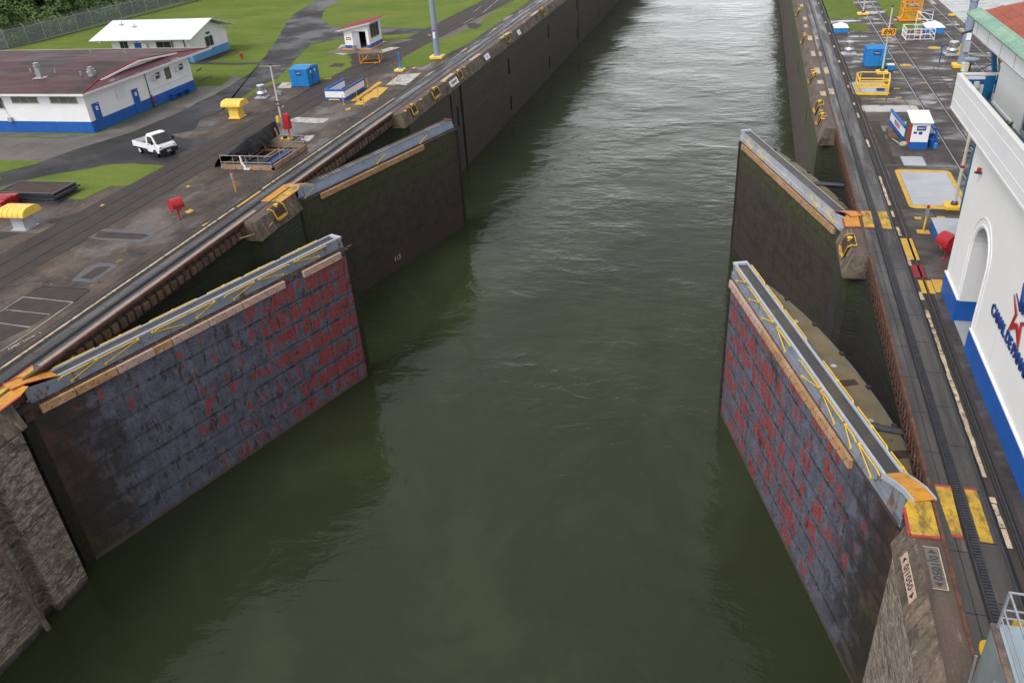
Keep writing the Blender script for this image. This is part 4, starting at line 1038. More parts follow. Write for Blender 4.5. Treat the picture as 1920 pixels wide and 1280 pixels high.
# ------------------------------------------------------------------ mitre gate leaves
def leaf(hinge, mitre, sy, label, skin, side, rails_, fend, ramp, far=False, bow=True, fsegs=(), number=None, vs=(), geo=(-1.1, -.4, 0, 0)):
    u = Vector((mitre[0] - hinge[0], mitre[1] - hinge[1])); L = u.length; u.normalize()
    rz = math.atan2(u.y, u.x)
    t = thing('lock_gate_leaf', label, 'lock gate', (hinge[0], hinge[1], 0), rz, 'mitre gate leaves standing open in the chamber')
    B = lambda: MB(sy)
    T, WT, YW, WS = geo      # gate top, footwalk level, footwalk shift, footwalk narrowing
    m = B(); m.quad((.35, 0, ZB), (L - .1, 0, ZB), (L - .1, 0, T - .02), (.35, 0, T - .02)); m.build('skin', skin, t)
    # bowed hull behind the skin and its deck
    n = 14; prof = []
    for k in range(n + 1):
        x = .35 + (L - .45) * k / n; s = 4 * (k / n) * (1 - k / n)
        prof.append((x, 1.30 + (1.30 if sy < 0 and not far else .9) * s ** .8))
    m = B()
    for a, b in zip(prof[:-1], prof[1:]):
        m.quad((a[0], a[1], ZB), (b[0], b[1], ZB), (b[0], b[1], T), (a[0], a[1], T))
    m.quad((prof[0][0], .01, ZB), (prof[0][0], prof[0][1], ZB), (prof[0][0], prof[0][1], T), (prof[0][0], .01, T))
    m.quad((prof[-1][0], .01, ZB), (prof[-1][0], prof[-1][1], ZB), (prof[-1][0], prof[-1][1], T), (prof[-1][0], .01, T))
    m.build('hull', 'moss_timber', t)
    m = B()
    for k, (a, b) in enumerate(zip(prof[:-1], prof[1:])):
        m.mi = 0
        m.quad((a[0], .55, T), (b[0], .55, T), (b[0], b[1] - .07, T), (a[0], a[1] - .07, T))
        m.mi = 1
        m.quad((a[0], a[1] - .07, T), (b[0], b[1] - .07, T), (b[0], b[1] + .03, T), (a[0], a[1] + .03, T))
        m.quad((a[0], a[1] + .03, T), (b[0], b[1] + .03, T), (b[0], b[1] + .03, T - .12), (a[0], a[1] + .03, T - .12))
        m.mi = 2
        if k % 2 == 1: m.obox((b[0], b[1] - .02, T + .04), (1, 0, 0), .22, .16, .10)
        m.mi = 3
        if k % 3 == 1: m.lathe((a[0] + .5, a[1] - .75, T + .002), [(.13, 0), (.13, .012)], 12)
    for xx in (L * .45, L * .2):
        m.mi = 2; m.box(xx, xx + .45, 1.15, 2.3, T + .004, T + .010)
    m.build('bow_deck', ['bow', 'bow_edge', 'rustdark', 'grey_plate'], t)
    # rusted ledge, side plates of the footwalk
    m = B(); m.box(.55, L - .15, -.02, .62, T - .02, T + .02); m.box(.6, L - .1, .24 + YW, .32 + YW, T + .02, T + .10)
    rnd = random.Random(3)
    for k in range(int(L / .45)):
        x = .7 + k * .45; m.box(x, x + rnd.uniform(.12, .4), .04, .12 + rnd.uniform(0, .14), T + .02, T + .03 + rnd.uniform(0, .07))
    m.build('ledge', 'ledge', t)
    m = B(); m.box(2.05, L + .02, .33 + YW, .37 + YW, T, WT + .02)
    m.box(.45, L + .03, .27 + YW, .33 + YW, T + .02, T + .03 + (WT - T) * .45)
    for k in range(9):
        x = 2.3 + k * (L - 2.8) / 9; m.box(x, x + .025, .318 + YW, .33 + YW, T, WT)
    m.box(2.05, L + .02, 1.09 + YW - WS, 1.12 + YW - WS, T, WT + .02)
    m.box(L, L + .03, .37 + YW, 1.09 + YW - WS, T - .3, WT + .04)
    m.build('side_plate', side, t)
    m = B(); m.box(2.1, L - .35, .40 + YW, 1.09 + YW - WS, WT - .03, WT); m.build('footwalk_grating', 'grating', t)
    m = B()
    if far:
        m.box(2.1, L, .33 + YW, .36 + YW, WT, WT + .04); m.box(2.1, L, 1.09 + YW - WS, 1.12 + YW - WS, WT, WT + .04)
    else:
        m.box(2.1, L - .2, .32 + YW, .42 + YW, WT, WT + .09); m.box(2.1, L - .2, 1.07 + YW - WS, 1.15 + YW - WS, WT, WT + .09)
    m.box(L - .2, L + .05, .30 + YW, 1.15 + YW - WS, WT - .05, WT + .08)
    m.build('kick_rail', 'kick' if not far else 'rust' if fend == 'fender' and number else 'kick', t)
    # fender timber, in lengths
    for (a, b, mt) in fsegs:
        m = B(); m.box(a, b, -.16, -.005, T - .36, T + .03)
        m.mi = 1; x = a + .25
        while x < b - .1:
            m.obox((x, -.165, T - .06), (1, 0, 0), .045, .02, .045); m.obox((x + .18, -.165, T - .26), (1, 0, 0), .045, .02, .045); x += .62
        m.build('fender_timber', [mt, 'slot'], t)
    # mitre post and quoin post
    m = B(); m.box(L - .12, L + .22, -.04, .55, ZB, T - .05)
    m.mi = 1
    for k in range(46): m.box(L + .20, L + .28, .02, .16, T - .3 - k * .24, T - .18 - k * .24)
    for k in range(24): m.box(L + .20, L + .26, .25, .45, T - .5 - k * .46, T - .24 - k * .46)
    m.build('mitre_post', ['moss_timber', 'rustdark' if not far else 'moss_timber'], t)
    m = B(); m.box(-.18, .36, .0, 1.2, ZB, T - .05)
    for k in range(36): m.box(-.24, -.17, .05, .2, T - .3 - k * .3, T - .15 - k * .3)
    m.build('quoin_post', 'moss_timber', t)
    m = B(); m.box(-.25, .55, .05, .5, T - .25, T + .25); m.mi = 1; m.lathe((-.1, .62, T - .15), [(.32, 0), (.32, .18), (.2, .22), (.2, .45)], 12); m.box(-.1, .7, .5, .75, T, T + .2)
    m.mi = 0; m.box(-.0, .4, -.12, .1, T - .45, T - .05)
    m.build('hinge_anchor', ['ledge', 'rustdark'], t)
    # ramp from the footwalk up to the coping
    m = B(); R0, R1 = 2.15, .12
    ZT = .08
    pts = [(R0, WT + .03), (R0 - .7, WT + (ZT - WT) * .55), (R0 - 1.4, WT + (ZT - WT) * .92), (R1, ZT)]
    for (a, b) in zip(pts[:-1], pts[1:]):
        m.mi = 0; m.plate([(b[0], .36 + YW, b[1]), (b[0], 1.12 + YW - WS, b[1]), (a[0], 1.12 + YW - WS, a[1]), (a[0], .36 + YW, a[1])], .03)
        m.mi = 1
        for (ya, yb) in ((.30 + YW, .36 + YW), (1.12 + YW - WS, 1.18 + YW - WS)):
            m.plate([(b[0], ya, b[1] + .025), (b[0], yb, b[1] + .025), (a[0], yb, a[1] + .025), (a[0], ya, a[1] + .025)], .22 if ramp[1] != 'red_edge' else .04)
    m.build('ramp_plate', [ramp[0], ramp[1]], t)
    m = B(); m._add([(.55, .31 + YW, T), (2.1, .31 + YW, T), (2.1, .31 + YW, WT), (.55, .31 + YW, WT + .5 * (ZT - WT)), (.55, .35 + YW, T), (2.1, .35 + YW, T), (2.1, .35 + YW, WT), (.55, .35 + YW, WT + .5 * (ZT - WT))], [(0, 1, 2, 3), (4, 5, 6, 7), (0, 1, 5, 4), (1, 2, 6, 5), (2, 3, 7, 6), (3, 0, 4, 7)])
    m.box(.5, 1.0, .27 + YW, .31 + YW, T, T + .3); m.build('ramp_side', side, t)
    # handrails folded flat: V frames on the canal side, straight bars behind
    for (x0, x1, dirn) in vs:
        m = B(); za = WT - .02
        y_ = .28 + YW
        m.tube([(x0, y_, za - .08), (x0 + .25 * (1 if x1 > x0 else -1), y_, za), (x1, y_, za)], .028, 6)
        xs = x1 if dirn else x0; xe = x0 if dirn else x1
        m.tube([(xs, y_, za - .05), (xs + (xe - xs) * .72, y_ - .02, WT - (WT - T) * .62)], .026, 6)
        m.obox((xs + (xe - xs) * .72, y_ - .02, WT - (WT - T) * .62), (1, 0, 0), .10, .09, .10); m.obox((xs, y_, za - .02), (1, 0, 0), .10, .10, .10)
        m.build('handrail', 'yellow', t)
    for (x0, x1) in rails_:
        m = B(); m.tube([(x0, 1.20 + YW - WS, WT - .02), (x0 + .12, 1.22 + YW - WS, WT + .08), (x1, 1.22 + YW - WS, WT + .08)], .030, 6)
        m.obox((x0 + (x1 - x0) * .5, 1.2 + YW - WS, WT + .07), (1, 0, 0), .14, .09, .10)
        m.build('handrail', 'yellow', t)
    if number:
        Mx = frame((L * .49, -.012, -9.25), (1, 0, 0), (0, 0, 1)) 
        words('draught_number', number, .62, 'line_pale', t, Mx, .004)
    return t, L, u

nv = [(2.0, 3.9, 1), (6.1, 3.5, 0), (6.9, 9.2, 0), (10.6, 8.9, 0), (11.2, 13.2, 1), (15.8, 13.6, 1), (16.2, 18.6, 0)]
tL, LL, uL = leaf(HL, ML, 1, 'near left leaf with red primer patches over blue grey paint', 'skin_a', 'side_plate',
    ((2.2, 4.4), (4.6, 6.9), (7.3, 10.2), (10.8, 13.1), (13.3, 15.5), (15.9, 18.8)), 'fender', ('orange_worn', 'red_edge'),
    fsegs=((.75, 2.35, 'fender'), (2.4, 4.45, 'fender'), (4.5, 6.5, 'fender_pink'), (6.55, 7.5, 'fender'), (7.55, 9.7, 'fender_pink'), (9.75, 11.9, 'fender_pink'), (11.95, 14.9, 'fender_pink'), (16.3, 19.3, 'fender_pink')), vs=nv, geo=(-1.05, -.38, 0, 0))
tR, LR, uR = leaf(HR, MR, -1, 'near right leaf with narrow red streaks and a grey footwalk', 'skin_b', 'side_plate',
    ((1.4, 3.2), (3.4, 6.0), (6.3, 9.4), (11.2, 14.0), (14.2, 16.6), (16.8, 19.0)), 'fender', ('orange_worn', 'kick'),
    fsegs=((4.0, 7.2, 'fender'), (7.25, 10.4, 'fender'), (10.45, 14.0, 'fender'), (14.05, 19.3, 'fender_pink')),
    vs=((2.2, 3.9, 1), (4.1, 5.1, 1), (7.4, 5.3, 0), (9.9, 7.7, 1), (12.6, 10.9, 0), (13.2, 15.0, 0), (16.9, 15.2, 1), (17.4, 19.0, 0)), geo=(-1.38, -.5, -.25, .10))
tFL, LFL, uFL = leaf(HFL, MFL, 1, 'far left leaf, dark and wet with a pale blue rusted footwalk side', 'skin_c', 'side_plate_far',
    (), 'fender', ('orange_worn', 'kick'), far=True, number='115',
    fsegs=((2.3, 4.4, 'fender'), (4.45, 6.2, 'fender'), (6.25, 9.0, 'fender'), (9.05, 12.6, 'fender'), (12.65, 14.6, 'fender')), vs=(), geo=(-1.13, -.40, 0, 0))
tFR, LFR, uFR = leaf(HFR, MFR, -1, 'far right leaf, mossy green below a pale rusted footwalk side', 'skin_d', 'side_plate_white',
    (), 'fender', ('orange_worn', 'red_edge'), far=True,
    fsegs=((1.6, 4.2, 'fender'), (4.25, 6.6, 'fender'), (6.65, 9.4, 'fender'), (9.45, 12.2, 'fender'), (12.25, 15.2, 'fender'), (15.25, 18.6, 'fender')), vs=(), geo=(-1.26, -.45, -.30, .12))
for (tt, L_, sy, xs) in ((tFL, LFL, 1, (1.0, 9.0, 14.6)), (tFR, LFR, -1, (1.9, 4.4, 14.0, 16.6))):
    for x in xs:
        m = MB(sy); m.tube([(x, .20 - (.28 if sy < 0 else 0), -.98), (x + 1.1, .26 - (.28 if sy < 0 else 0), -.6)], .03, 6); m.obox((x, .2 - (.28 if sy < 0 else 0), -.99), (1, 0, 0), .12, .1, .10); m.build('handrail', 'yellow', tt)
    m = MB(sy)
    for x in ((3.2, 4.6, 6.1, 9.4, 10.4, 16.2, 17.2) if sy > 0 else ()):
        for k in range(3): m.tube([(x + k * .3, .42, -.39), (x + k * .3 + .28, 1.06, -.385)], .013, 4)
    if sy > 0: m.build('lattice', 'kick', tt)
# gate operating arms
m = MB(); m.tube([(5.0, 55.2, -1.2), (7.4, 55.0, -1.2)], .16, 12)
tag(m.build('gate_arm', 'steel_dark', smooth_=False), 'dark blue cylinder arm behind the far right gate leaf', 'operating arm')
m = MB(); m.tube([(5.2, 28.2, -1.35), (7.6, 27.8, -1.35)], .16, 12); m.tube([(5.3, 28.18, -1.35), (6.1, 28.05, -1.35)], .2, 12)
tag(m.build('gate_arm', 'steel_dark'), 'dark blue cylinder arm behind the near right gate leaf', 'operating arm')
m = MB(); m.tube([(6.30, 22.25, -.75), (6.15, 21.9, -1.3), (6.1, 21.5, -1.45), (6.25, 21.0, -.9)], .02, 5)
tag(m.build('cable', 'red'), 'thin red cable looping beside the near right gate hinge', 'cable')

# ------------------------------------------------------------------ mooring chocks and bollards along the copings
def chock(side, y, w_, label, mat='yellow', big=False):
    X = 5.98 if side == 'R' else -29.05; s = -1 if side == 'R' else 1
    t = thing('mooring_chock', label, 'mooring chock', (X, y, 0), 0, 'yellow mooring chocks along the coping')
    m = MB(); L = w_
    # dark sheet on the bevel paints in the shade of a notch, raised painted lip round it
    pts = [(-s * .42, -.0), (-s * .18, .02), (s * .02, -.10), (s * .22, -.70)]
    for a, b in zip(pts[:-1], pts[1:]):
        m.mi = 1; m.quad((a[0], -L / 2, a[1] + .03), (a[0], L / 2, a[1] + .03), (b[0], L / 2, b[1] + .03), (b[0], -L / 2, b[1] + .03))
    m.mi = 0
    for yy in (-L / 2, L / 2):
        m.tube([(p[0], yy, p[1] + .03) for p in pts], .05, 6)
    m.tube([(pts[-1][0], -L / 2, pts[-1][1] + .05), (pts[-1][0] + s * .05, 0, pts[-1][1]), (pts[-1][0], L / 2, pts[-1][1] + .05)], .06, 6)
    m.tube([(pts[0][0], -L / 2, .03), (pts[0][0], L / 2, .03)], .03, 6)
    m.build('lip', ['yellow_worn', 'rustdark'], t)
    m = MB(); m.lathe((-s * .12, 0, 0), [(.09, -.1), (.09, .1), (.15, .13), (.15, .18), (.08, .2)], 10); m.build('bollard', mat, t)
    if big:
        m = MB(); m.quad((s * .03, -L / 2 + .08, -.12), (s * .03, L / 2 - .08, -.12), (s * .26, L / 2 - .08, -.78), (s * .26, -L / 2 + .08, -.78)); m.build('face_plate', 'yellow_worn', t)
    return t
chock('R', 43.2, 1.5, 'large yellow chock with a round bollard before the far right gate', big=True)
for y, w_, lb in ((67.6, .8, 'yellow chock nearest the recess beyond the far right gate'), (71.3, 1.4, 'broad yellow chock second beyond the far right gate'), (81.3, 1.1, 'yellow chock on the right coping level with the blue cabinet'), (99.5, 1.0, 'yellow chock on the right coping level with the small blue box with white lid'), (117.0, 1.0, 'farthest yellow chock on the right coping')):
    chock('R', y, w_, lb, big=(y == 71.3))
chock('L', 44.6, 1.3, 'yellow chock with bollard before the far left gate', big=True)
for y, w_, lb in ((69.6, 1.1, 'yellow chock at the start of the far left coping'), (75.6, 1.8, 'wide yellow chock second along the far left coping'), (83.2, 1.2, 'yellow chock beside the wall groove on the left coping'), (102.6, 1.2, 'yellow chock on the left coping level with the kiosk'), (122.4, 1.2, 'farthest yellow chock on the left coping')):
    chock('L', y, w_, lb, big=(y < 80))
m = MB()
for (x, y) in ((-29.15, 67.9), (-29.15, 71.9), (-29.15, 78.9), (-29.15, 85.3), (-29.15, 104.8), (-29.15, 112.0), (6.1, 66.6), (6.1, 68.9), (6.1, 83.0), (6.1, 101.2)):
    m.lathe((x, y, -.02), [(.16, 0), (.16, .05), (.08, .06)], 10)
m.build('coping_studs', 'orange')['kind'] = 'structure'
# protruding concrete ends and angle guards of the bollard blocks
m = MB(); m.tube([(5.85, 42.6, -.8), (6.1, 42.0, -1.0), (6.95, 41.2, -.6)], .045, 6); tag(m.build('guard_bar', 'fender'), 'bent rusty guard bar under the large yellow chock at right', 'guard bar')
m = MB(); m.tube([(-28.9, 43.4, -.6), (-29.1, 42.6, -.9), (-30.1, 40.6, -.7)], .045, 6); tag(m.build('guard_bar', 'fender'), 'bent orange guard bar under the near yellow chock at left', 'guard bar')
# white enamel signs on the left bevel, painted distance signs on the right coping
def bevel_sign(y0, y1, txt, label):
    t = thing('coping_sign', label, 'sign', (0, 0, 0)); ym = (y0 + y1) / 2
    a = Vector((-28.99, y0, -.50)); 
    m = MB(); 
    m.plate([(-29.05, y0, -.25), (-28.78, y0, -.80), (-28.78, y1, -.80), (-29.05, y1, -.25)], .02); o = m.build('board', 'white', t); 
    n = Vector((.9, 0, .44)).normalized()
    words('letters', txt, .34, 'slot', t, frame((-28.90 + n.x * .02, ym, -.52 + n.z * .02), (0, 1, 0), (-.44, 0, .9)), .002)
bevel_sign(79.7, 82.2, 'ADELANTE', 'white lettered sign on the left coping beside the wall groove')
bevel_sign(92.2, 94.0, '34', 'small white sign on the left coping beyond the groove')
bevel_sign(107.2, 108.6, '2', 'small white square sign farther along the left coping')
def dist_sign(x, y0, y1, w_, tilt, label):
    t = thing('distance_sign', label, 'sign', (x, (y0 + y1) / 2, 0))
    if tilt:
        xv = Vector((.40, 0, .92)).normalized(); O = Vector((-.02, 0, -.55)); n = Vector((-.92, 0, .40)).normalized(); O += n * .055
    else:
        xv = Vector((1, 0, 0)); O = Vector((0, 0, .03)); n = Vector((0, 0, 1))
    h = (y1 - y0) / 2
    def P(a, b, c=0): return tuple(O + xv * a + Vector((0, b, 0)) + n * c)
    m = MB(); m._add([P(-w_, -h), P(w_, -h), P(w_, h), P(-w_, h), P(-w_, -h, -.04), P(w_, -h, -.04), P(w_, h, -.04), P(-w_, h, -.04)], [(0, 1, 2, 3), (7, 6, 5, 4), (0, 4, 5, 1), (1, 5, 6, 2), (2, 6, 7, 3), (3, 7, 4, 0)])
    m.build('board', 'fender_pink' if tilt else 'patch', t)
    m = MB()
    for sg in (1, -1):
        m._add([P(-.13, sg * (h - .24), .004), P(.13, sg * (h - .24), .004), P(0, sg * (h - .08), .004)], [(0, 1, 2)])
    m.build('arrow', 'steel_dark', t)
    words('letters', '0|1050', .34, 'steel_dark', t, frame(tuple(O + n * .005), (0, -1, 0), tuple(xv)), .002, spacing=1.05)
    # cream surround line
    m = MB()
    for (a0, a1, b0, b1) in ((-w_ - .03, w_ + .03, h, h + .03), (-w_ - .03, w_ + .03, -h - .03, -h), (w_, w_ + .035, -h, h)):
        m._add([P(a0, b0, .004), P(a1, b0, .004), P(a1, b1, .004), P(a0, b1, .004)], [(0, 1, 2, 3)])
    m.build('border', 'line_pale', t)
dist_sign(6.50, 18.55, 20.2, .19, False, 'dark arrows and 0|1050 on the flat brown coping board beside the yellow plate')
dist_sign(5.93, 18.5, 20.3, .17, True, 'tan painted sign with arrows on the sloping coping face')

# ------------------------------------------------------------------ white control building on the right
T_ = thing('control_building', 'white control building with blue plinth, arch and canal lettering', 'building', (9.7, 30, 0))
def loc(x, y, z): return (x - 9.7, y - 30, z)
X0 = 0.0
ya, yb = 32.35 - 30, 34.75 - 30          # arch opening
spring, top = 3.55, 4.80
m = MB()
y0_, y1_ = -27.0, 37.6 - 30
N = 16; ym = (ya + yb) / 2; rad = (yb - ya) / 2
arc = [(ym + rad * cos(pi * k / N), spring + (top - spring) * sin(pi * k / N)) for k in range(N + 1)]      # from +y to -y
WTZ = 8.0
m.mi = 0
PL = 1.02
m.quad((X0, y0_, PL), (X0, ya, PL), (X0, ya, WTZ), (X0, y0_, WTZ))
m.quad((X0, yb, PL), (X0, y1_, PL), (X0, y1_, WTZ), (X0, yb, WTZ))
m.quad((X0, ya, spring), (X0, ya, WTZ), (X0, arc[-1][0], WTZ), (X0, arc[-1][0], arc[-1][1]))
for a, b in zip(arc[:-1], arc[1:]):
    m.quad((X0, a[0], a[1]), (X0, b[0], b[1]), (X0, b[0], WTZ), (X0, a[0], WTZ))
# far end and rest of the box
m.quad((X0, y1_, PL), (X0 + 9, y1_, PL), (X0 + 9, y1_, WTZ), (X0, y1_, WTZ))
m.quad((X0 + 9, y0_, 0), (X0 + 9, y1_, 0), (X0 + 9, y1_, WTZ), (X0 + 9, y0_, WTZ))
m.quad((X0, y0_, PL), (X0 + 9, y0_, PL), (X0 + 9, y0_, WTZ), (X0, y0_, WTZ))
m.build('wall', 'white_warm', T_, fix=False)
# reveals of the arch and a porch behind
m = MB(); D = .75
m.quad((X0, yb, PL), (X0 + D, yb, PL), (X0 + D, yb, spring), (X0, yb, spring)); m.quad((X0, ya, PL), (X0 + D, ya, PL), (X0 + D, ya, spring), (X0, ya, spring))
for a, b in zip(arc[:-1], arc[1:]): m.quad((X0, a[0], a[1]), (X0, b[0], b[1]), (X0 + D, b[0], b[1]), (X0 + D, a[0], a[1]))
m.build('arch_reveal', 'white_dirty', T_)
m = MB(); m.box(X0 + D, X0 + 4, ya - 1.5, yb + 1.5, 6.0, 6.1); m.quad((X0 + 4, ya - 1.5, 0), (X0 + 4, yb + 1.5, 0), (X0 + 4, yb + 1.5, 6), (X0 + 4, ya - 1.5, 6))
m.quad((X0 + D, ya - 1.5, 0), (X0 + 4, ya - 1.5, 0), (X0 + 4, ya - 1.5, 6), (X0 + D, ya - 1.5, 6)); m.quad((X0 + D, yb + 1.5, 0), (X0 + 4, yb + 1.5, 0), (X0 + 4, yb + 1.5, 6), (X0 + D, yb + 1.5, 6))
m.quad((X0 + D, ya - 1.5, 0), (X0 + D, ya, 0), (X0 + D, ya, 6), (X0 + D, ya - 1.5, 6)); m.quad((X0 + D, yb, 0), (X0 + D, yb + 1.5, 0), (X0 + D, yb + 1.5, 6), (X0 + D, yb, 6))
m.build('porch', 'rustdark', T_, fix=False)
m = MB()
m.box(X0 - .06, X0 + .2, y0_, ya - .0, 0, PL); m.box(X0 - .06, X0 + D, yb, y1_ + .06, 0, PL); m.box(X0, X0 + D, ya - .2, ya, 0, PL)
m.build('plinth', 'blue', T_)
m = MB(); m.box(X0 - .085, X0 + .1, y0_, ya - .06, PL + .003, PL + .06); m.box(X0 - .085, X0 + D + .05, yb + .02, y1_ + .08, PL + .003, PL + .06)
# moulded surround of the arch
def arch_band(off, th, w_):
    pts = []
    for (yy) in (PL + .07,): pass
    path = [(X0 - .001, yb + off, PL + .07), (X0 - .001, yb + off, spring)] + [(X0 - .001, ym + (rad + off) * cos(pi * k / N), spring + (top - spring + off) * sin(pi * k / N)) for k in range(1, N)] + [(X0 - .001, ya - off, spring), (X0 - .001, ya - off, PL + .07)]
    m.tube(path, th, 4)
arch_band(.10, .05, .1); arch_band(.42, .035, .1)
m.build('moulding', 'white', T_)
m = MB(); m.box(X0 + .0, X0 + 3.2, ya, yb, -.0, .05); m.build('threshold', 'grey', T_)
# railing in the arch
m = MB()
for z in (.25, .7, 1.15): m.tube([(X0 + .30, ya + .02, z), (X0 + .30, ya + 1.0, z)], .025, 6)
m.tube([(X0 + .30, ya + 1.0, .05), (X0 + .30, ya + 1.0, 1.15)], .03, 6); m.tube([(X0 + .30, ya + .05, .05), (X0 + .30, ya + .05, 1.15)], .03, 6)
m.build('gate_rail', 'galv', T_)
# blue corner strip
m = MB(); m.box(X0 + .02, X0 + .2, y1_ + .002, 37.99 - 30, 3.96, 7.1); m.build('corner_panel', 'teal', T_)
# lettering and star emblem
t_x = frame(loc(9.66, 30.45, 3.0), (0, -1, 0), (0, 0, 1))
words('lettering', 'CANAL DE PANAMÁ', .62, 'navy', T_, t_x, .02, 'LEFT', spacing=.93)
def poly_part(pts2, name, mat, d=.03):
    m = MB(); n = len(pts2)
    vs = [(X0 - d - .03, p[0], p[1]) for p in pts2] + [(X0 - .02, p[0], p[1]) for p in pts2]
    m._add(vs, [tuple(range(n)), tuple(range(2 * n - 1, n - 1, -1))] + [(i, (i + 1) % n, n + (i + 1) % n, n + i) for i in range(n)])
    m.build(name, mat, T_)
cy_, cz_, SC = 27.62 - 30, 4.15, .92
# red half star outline
def sp_(a, r): return (cy_ - r * sin(radians(a)) * SC, cz_ + r * cos(radians(a)) * SC)
poly_part([sp_(-72, 1.15), sp_(-108, .46), sp_(-144, 1.2), sp_(180, .5), sp_(144, 1.2), sp_(108, .46), sp_(72, 1.15), sp_(78, .74), sp_(104, .30), sp_(138, .66), sp_(180, .30), sp_(-138, .66), sp_(-104, .30), sp_(-78, .74)], 'red_star', 'red')
poly_part([sp_(-62, 1.05), sp_(-40, .42), sp_(-22, 1.25), sp_(0, .50), sp_(22, 1.25), sp_(40, .42), sp_(62, 1.05), sp_(56, .62), sp_(38, .18), sp_(20, .85), sp_(0, .18), sp_(-20, .85), sp_(-38, .18), sp_(-56, .62)], 'blue_star', 'navy')
m = MB(); m.lathe((X0 - .12, 37.1 - 30 - 1.2, 6.35), [(.16, 0), (.16, .03), (.05, .05), (.05, .1)], 12); m.mi = 1; m.lathe((X0 - .12, 37.1 - 30 - 1.2, 6.42), [(.08, 0), (.08, .14)], 10)
m.build('warning_light', ['steel_dark', 'red'], T_)
# balcony
FX = 9.22 - 9.7
m = MB(); yf = 41.25 - 30
m.box(FX, FX + .16, y0_, yf, 7.58, 9.10)                         # parapet
m.box(FX + .16, 2.6, yf - .16, yf, 7.58, 9.10)                    # far parapet
m.box(FX + .16, 2.6, y0_, yf - .16, 7.58, 8.0)                    # slab
m.mi = 1; m.box(FX - .012, FX + .0, y0_, yf, 7.60, 7.68); m.box(FX - .010, FX, y0_, yf, 8.72, 8.75); m.box(FX - .010, FX, y0_, yf, 8.05, 8.08)
m.box(FX - .015, FX + .18, y0_, yf + .01, 9.10, 9.15); m.box(FX + .16, 2.6, yf - .2, yf + .03, 9.10, 9.16)
m.build('balcony', ['white', 'white_warm'], T_)
m = MB(); m.rect(FX + .17, 2.6, y0_, yf - .17, 8.006); m.build('balcony_floor', 'floor_blue', T_, fix=False)
# upper storey
UX = 10.70 - 9.7; uy = 40.5 - 30
m = MB(); m.box(UX, 9, y0_, uy - 4.2, 8.0, 10.75); m.box(UX + 0, UX + .25, uy - 4.2, uy, 8.0, 10.75); m.box(UX + .25, 9, uy - .25, uy, 8.0, 10.75)
m.mi = 1; m.box(UX - .04, UX + .02, 36.6 - 30, uy + .03, 8.01, 8.12)
m.build('upper_wall', ['white_warm', 'white'], T_)
m = MB(); m.box(UX - .05, UX - .003, 33.2 - 30, 35.6 - 30, 8.25, 10.3); m.mi = 1
for yy in (33.15, 34.4, 35.55): m.box(UX - .09, UX - .0, yy - 30, yy - 30 + .1, 8.15, 10.4)
m.box(UX - .09, UX, 3.15, 5.65, 8.15, 8.27); m.build('balcony_window', ['glass', 'grey'], T_)
m = MB(); m.box(FX + .3, 2.2, yf - .185, yf - .165, 8.7, 8.9); m.mi = 0; m.box(1.1, 1.42, yf - .19, yf - .165, 8.3, 9.08)
m.build('blue_stripe', 'blue', T_)
words('notice', 'SALIDA', .2, 'red', T_, frame((1.9, yf - .175, 8.85), (1, 0, 0), (0, 0, 1)), .002)
# eaves box and tiled roof
EX = 9.75 - 9.7; ey = 42.6 - 30
m = MB(); m.box(EX, EX + .12, y0_, ey, 10.62, 11.42); m.box(EX, 9, ey - .12, ey, 10.62, 11.42); m.box(EX + .12, 9, y0_, ey - .12, 10.70, 10.76)
m.mi = 1
for k in range(14): 
    yy = ey - .9 - k * 2.15; m.box(EX - .012, EX, yy, yy + .03, 10.66, 11.38)
m.box(EX - .02, EX + .02, y0_, ey + .02, 10.60, 10.64)
m.build('eaves_box', ['white', 'grey'], T_)
sl = .42
m = MB(); m.mi = 0
ex0, ez = EX - .28, 11.38
def rz_(x): return ez + (x - ex0) * sl
gx = ex0 + .50
ry = ey + .3
m.mi = 0; m.quad((gx, y0_, rz_(gx)), (gx + 9, y0_, rz_(gx + 9)), (gx + 9, ry - 9.5, rz_(gx + 9)), (gx, ry - .50, rz_(gx)))
m.mi = 1; m.quad((ex0, y0_, ez), (gx, y0_, rz_(gx)), (gx, ry - .50, rz_(gx)), (ex0, ry, ez))
m.mi = 0; m.quad((gx, ry - .50, rz_(gx)), (gx + 9, ry - 9.5, rz_(gx + 9)), (gx + 12, ry - 9.5, rz_(gx + 9)), (gx + 12, ry - .50, rz_(gx)))
m.mi = 1; m.quad((gx, ry - .50, rz_(gx)), (gx + 12, ry - .50, rz_(gx)), (gx + 12, ry, ez), (ex0, ry, ez))
m.build('roof', ['tile_red', 'tile_green'], T_, fix=False)
m = MB(); y = ry - .1
while y > -3:
    m.tube([(ex0 - .03, y, ez + .02), (gx, y, rz_(gx) + .02)], .065, 6); y -= .24
m.build('eave_tiles', 'tile_green', T_)
m = MB(); y = ry - 1.2
while y > -3:
    e = min(9, max(.6, (ry - y) - .9))
    m.tube([(gx, y, rz_(gx) + .015), (gx + e, y, rz_(gx + e) + .015)], .055, 5, cap=False); y -= .24
m.build('roof_tiles', 'tile_red', T_)
m = MB(); m.tube([(EX + .05, ey - .1, 10.75), (EX - .25, ey + .7, 10.45)], .05, 6); m.build('gutter_arm', 'steel_dark', T_)
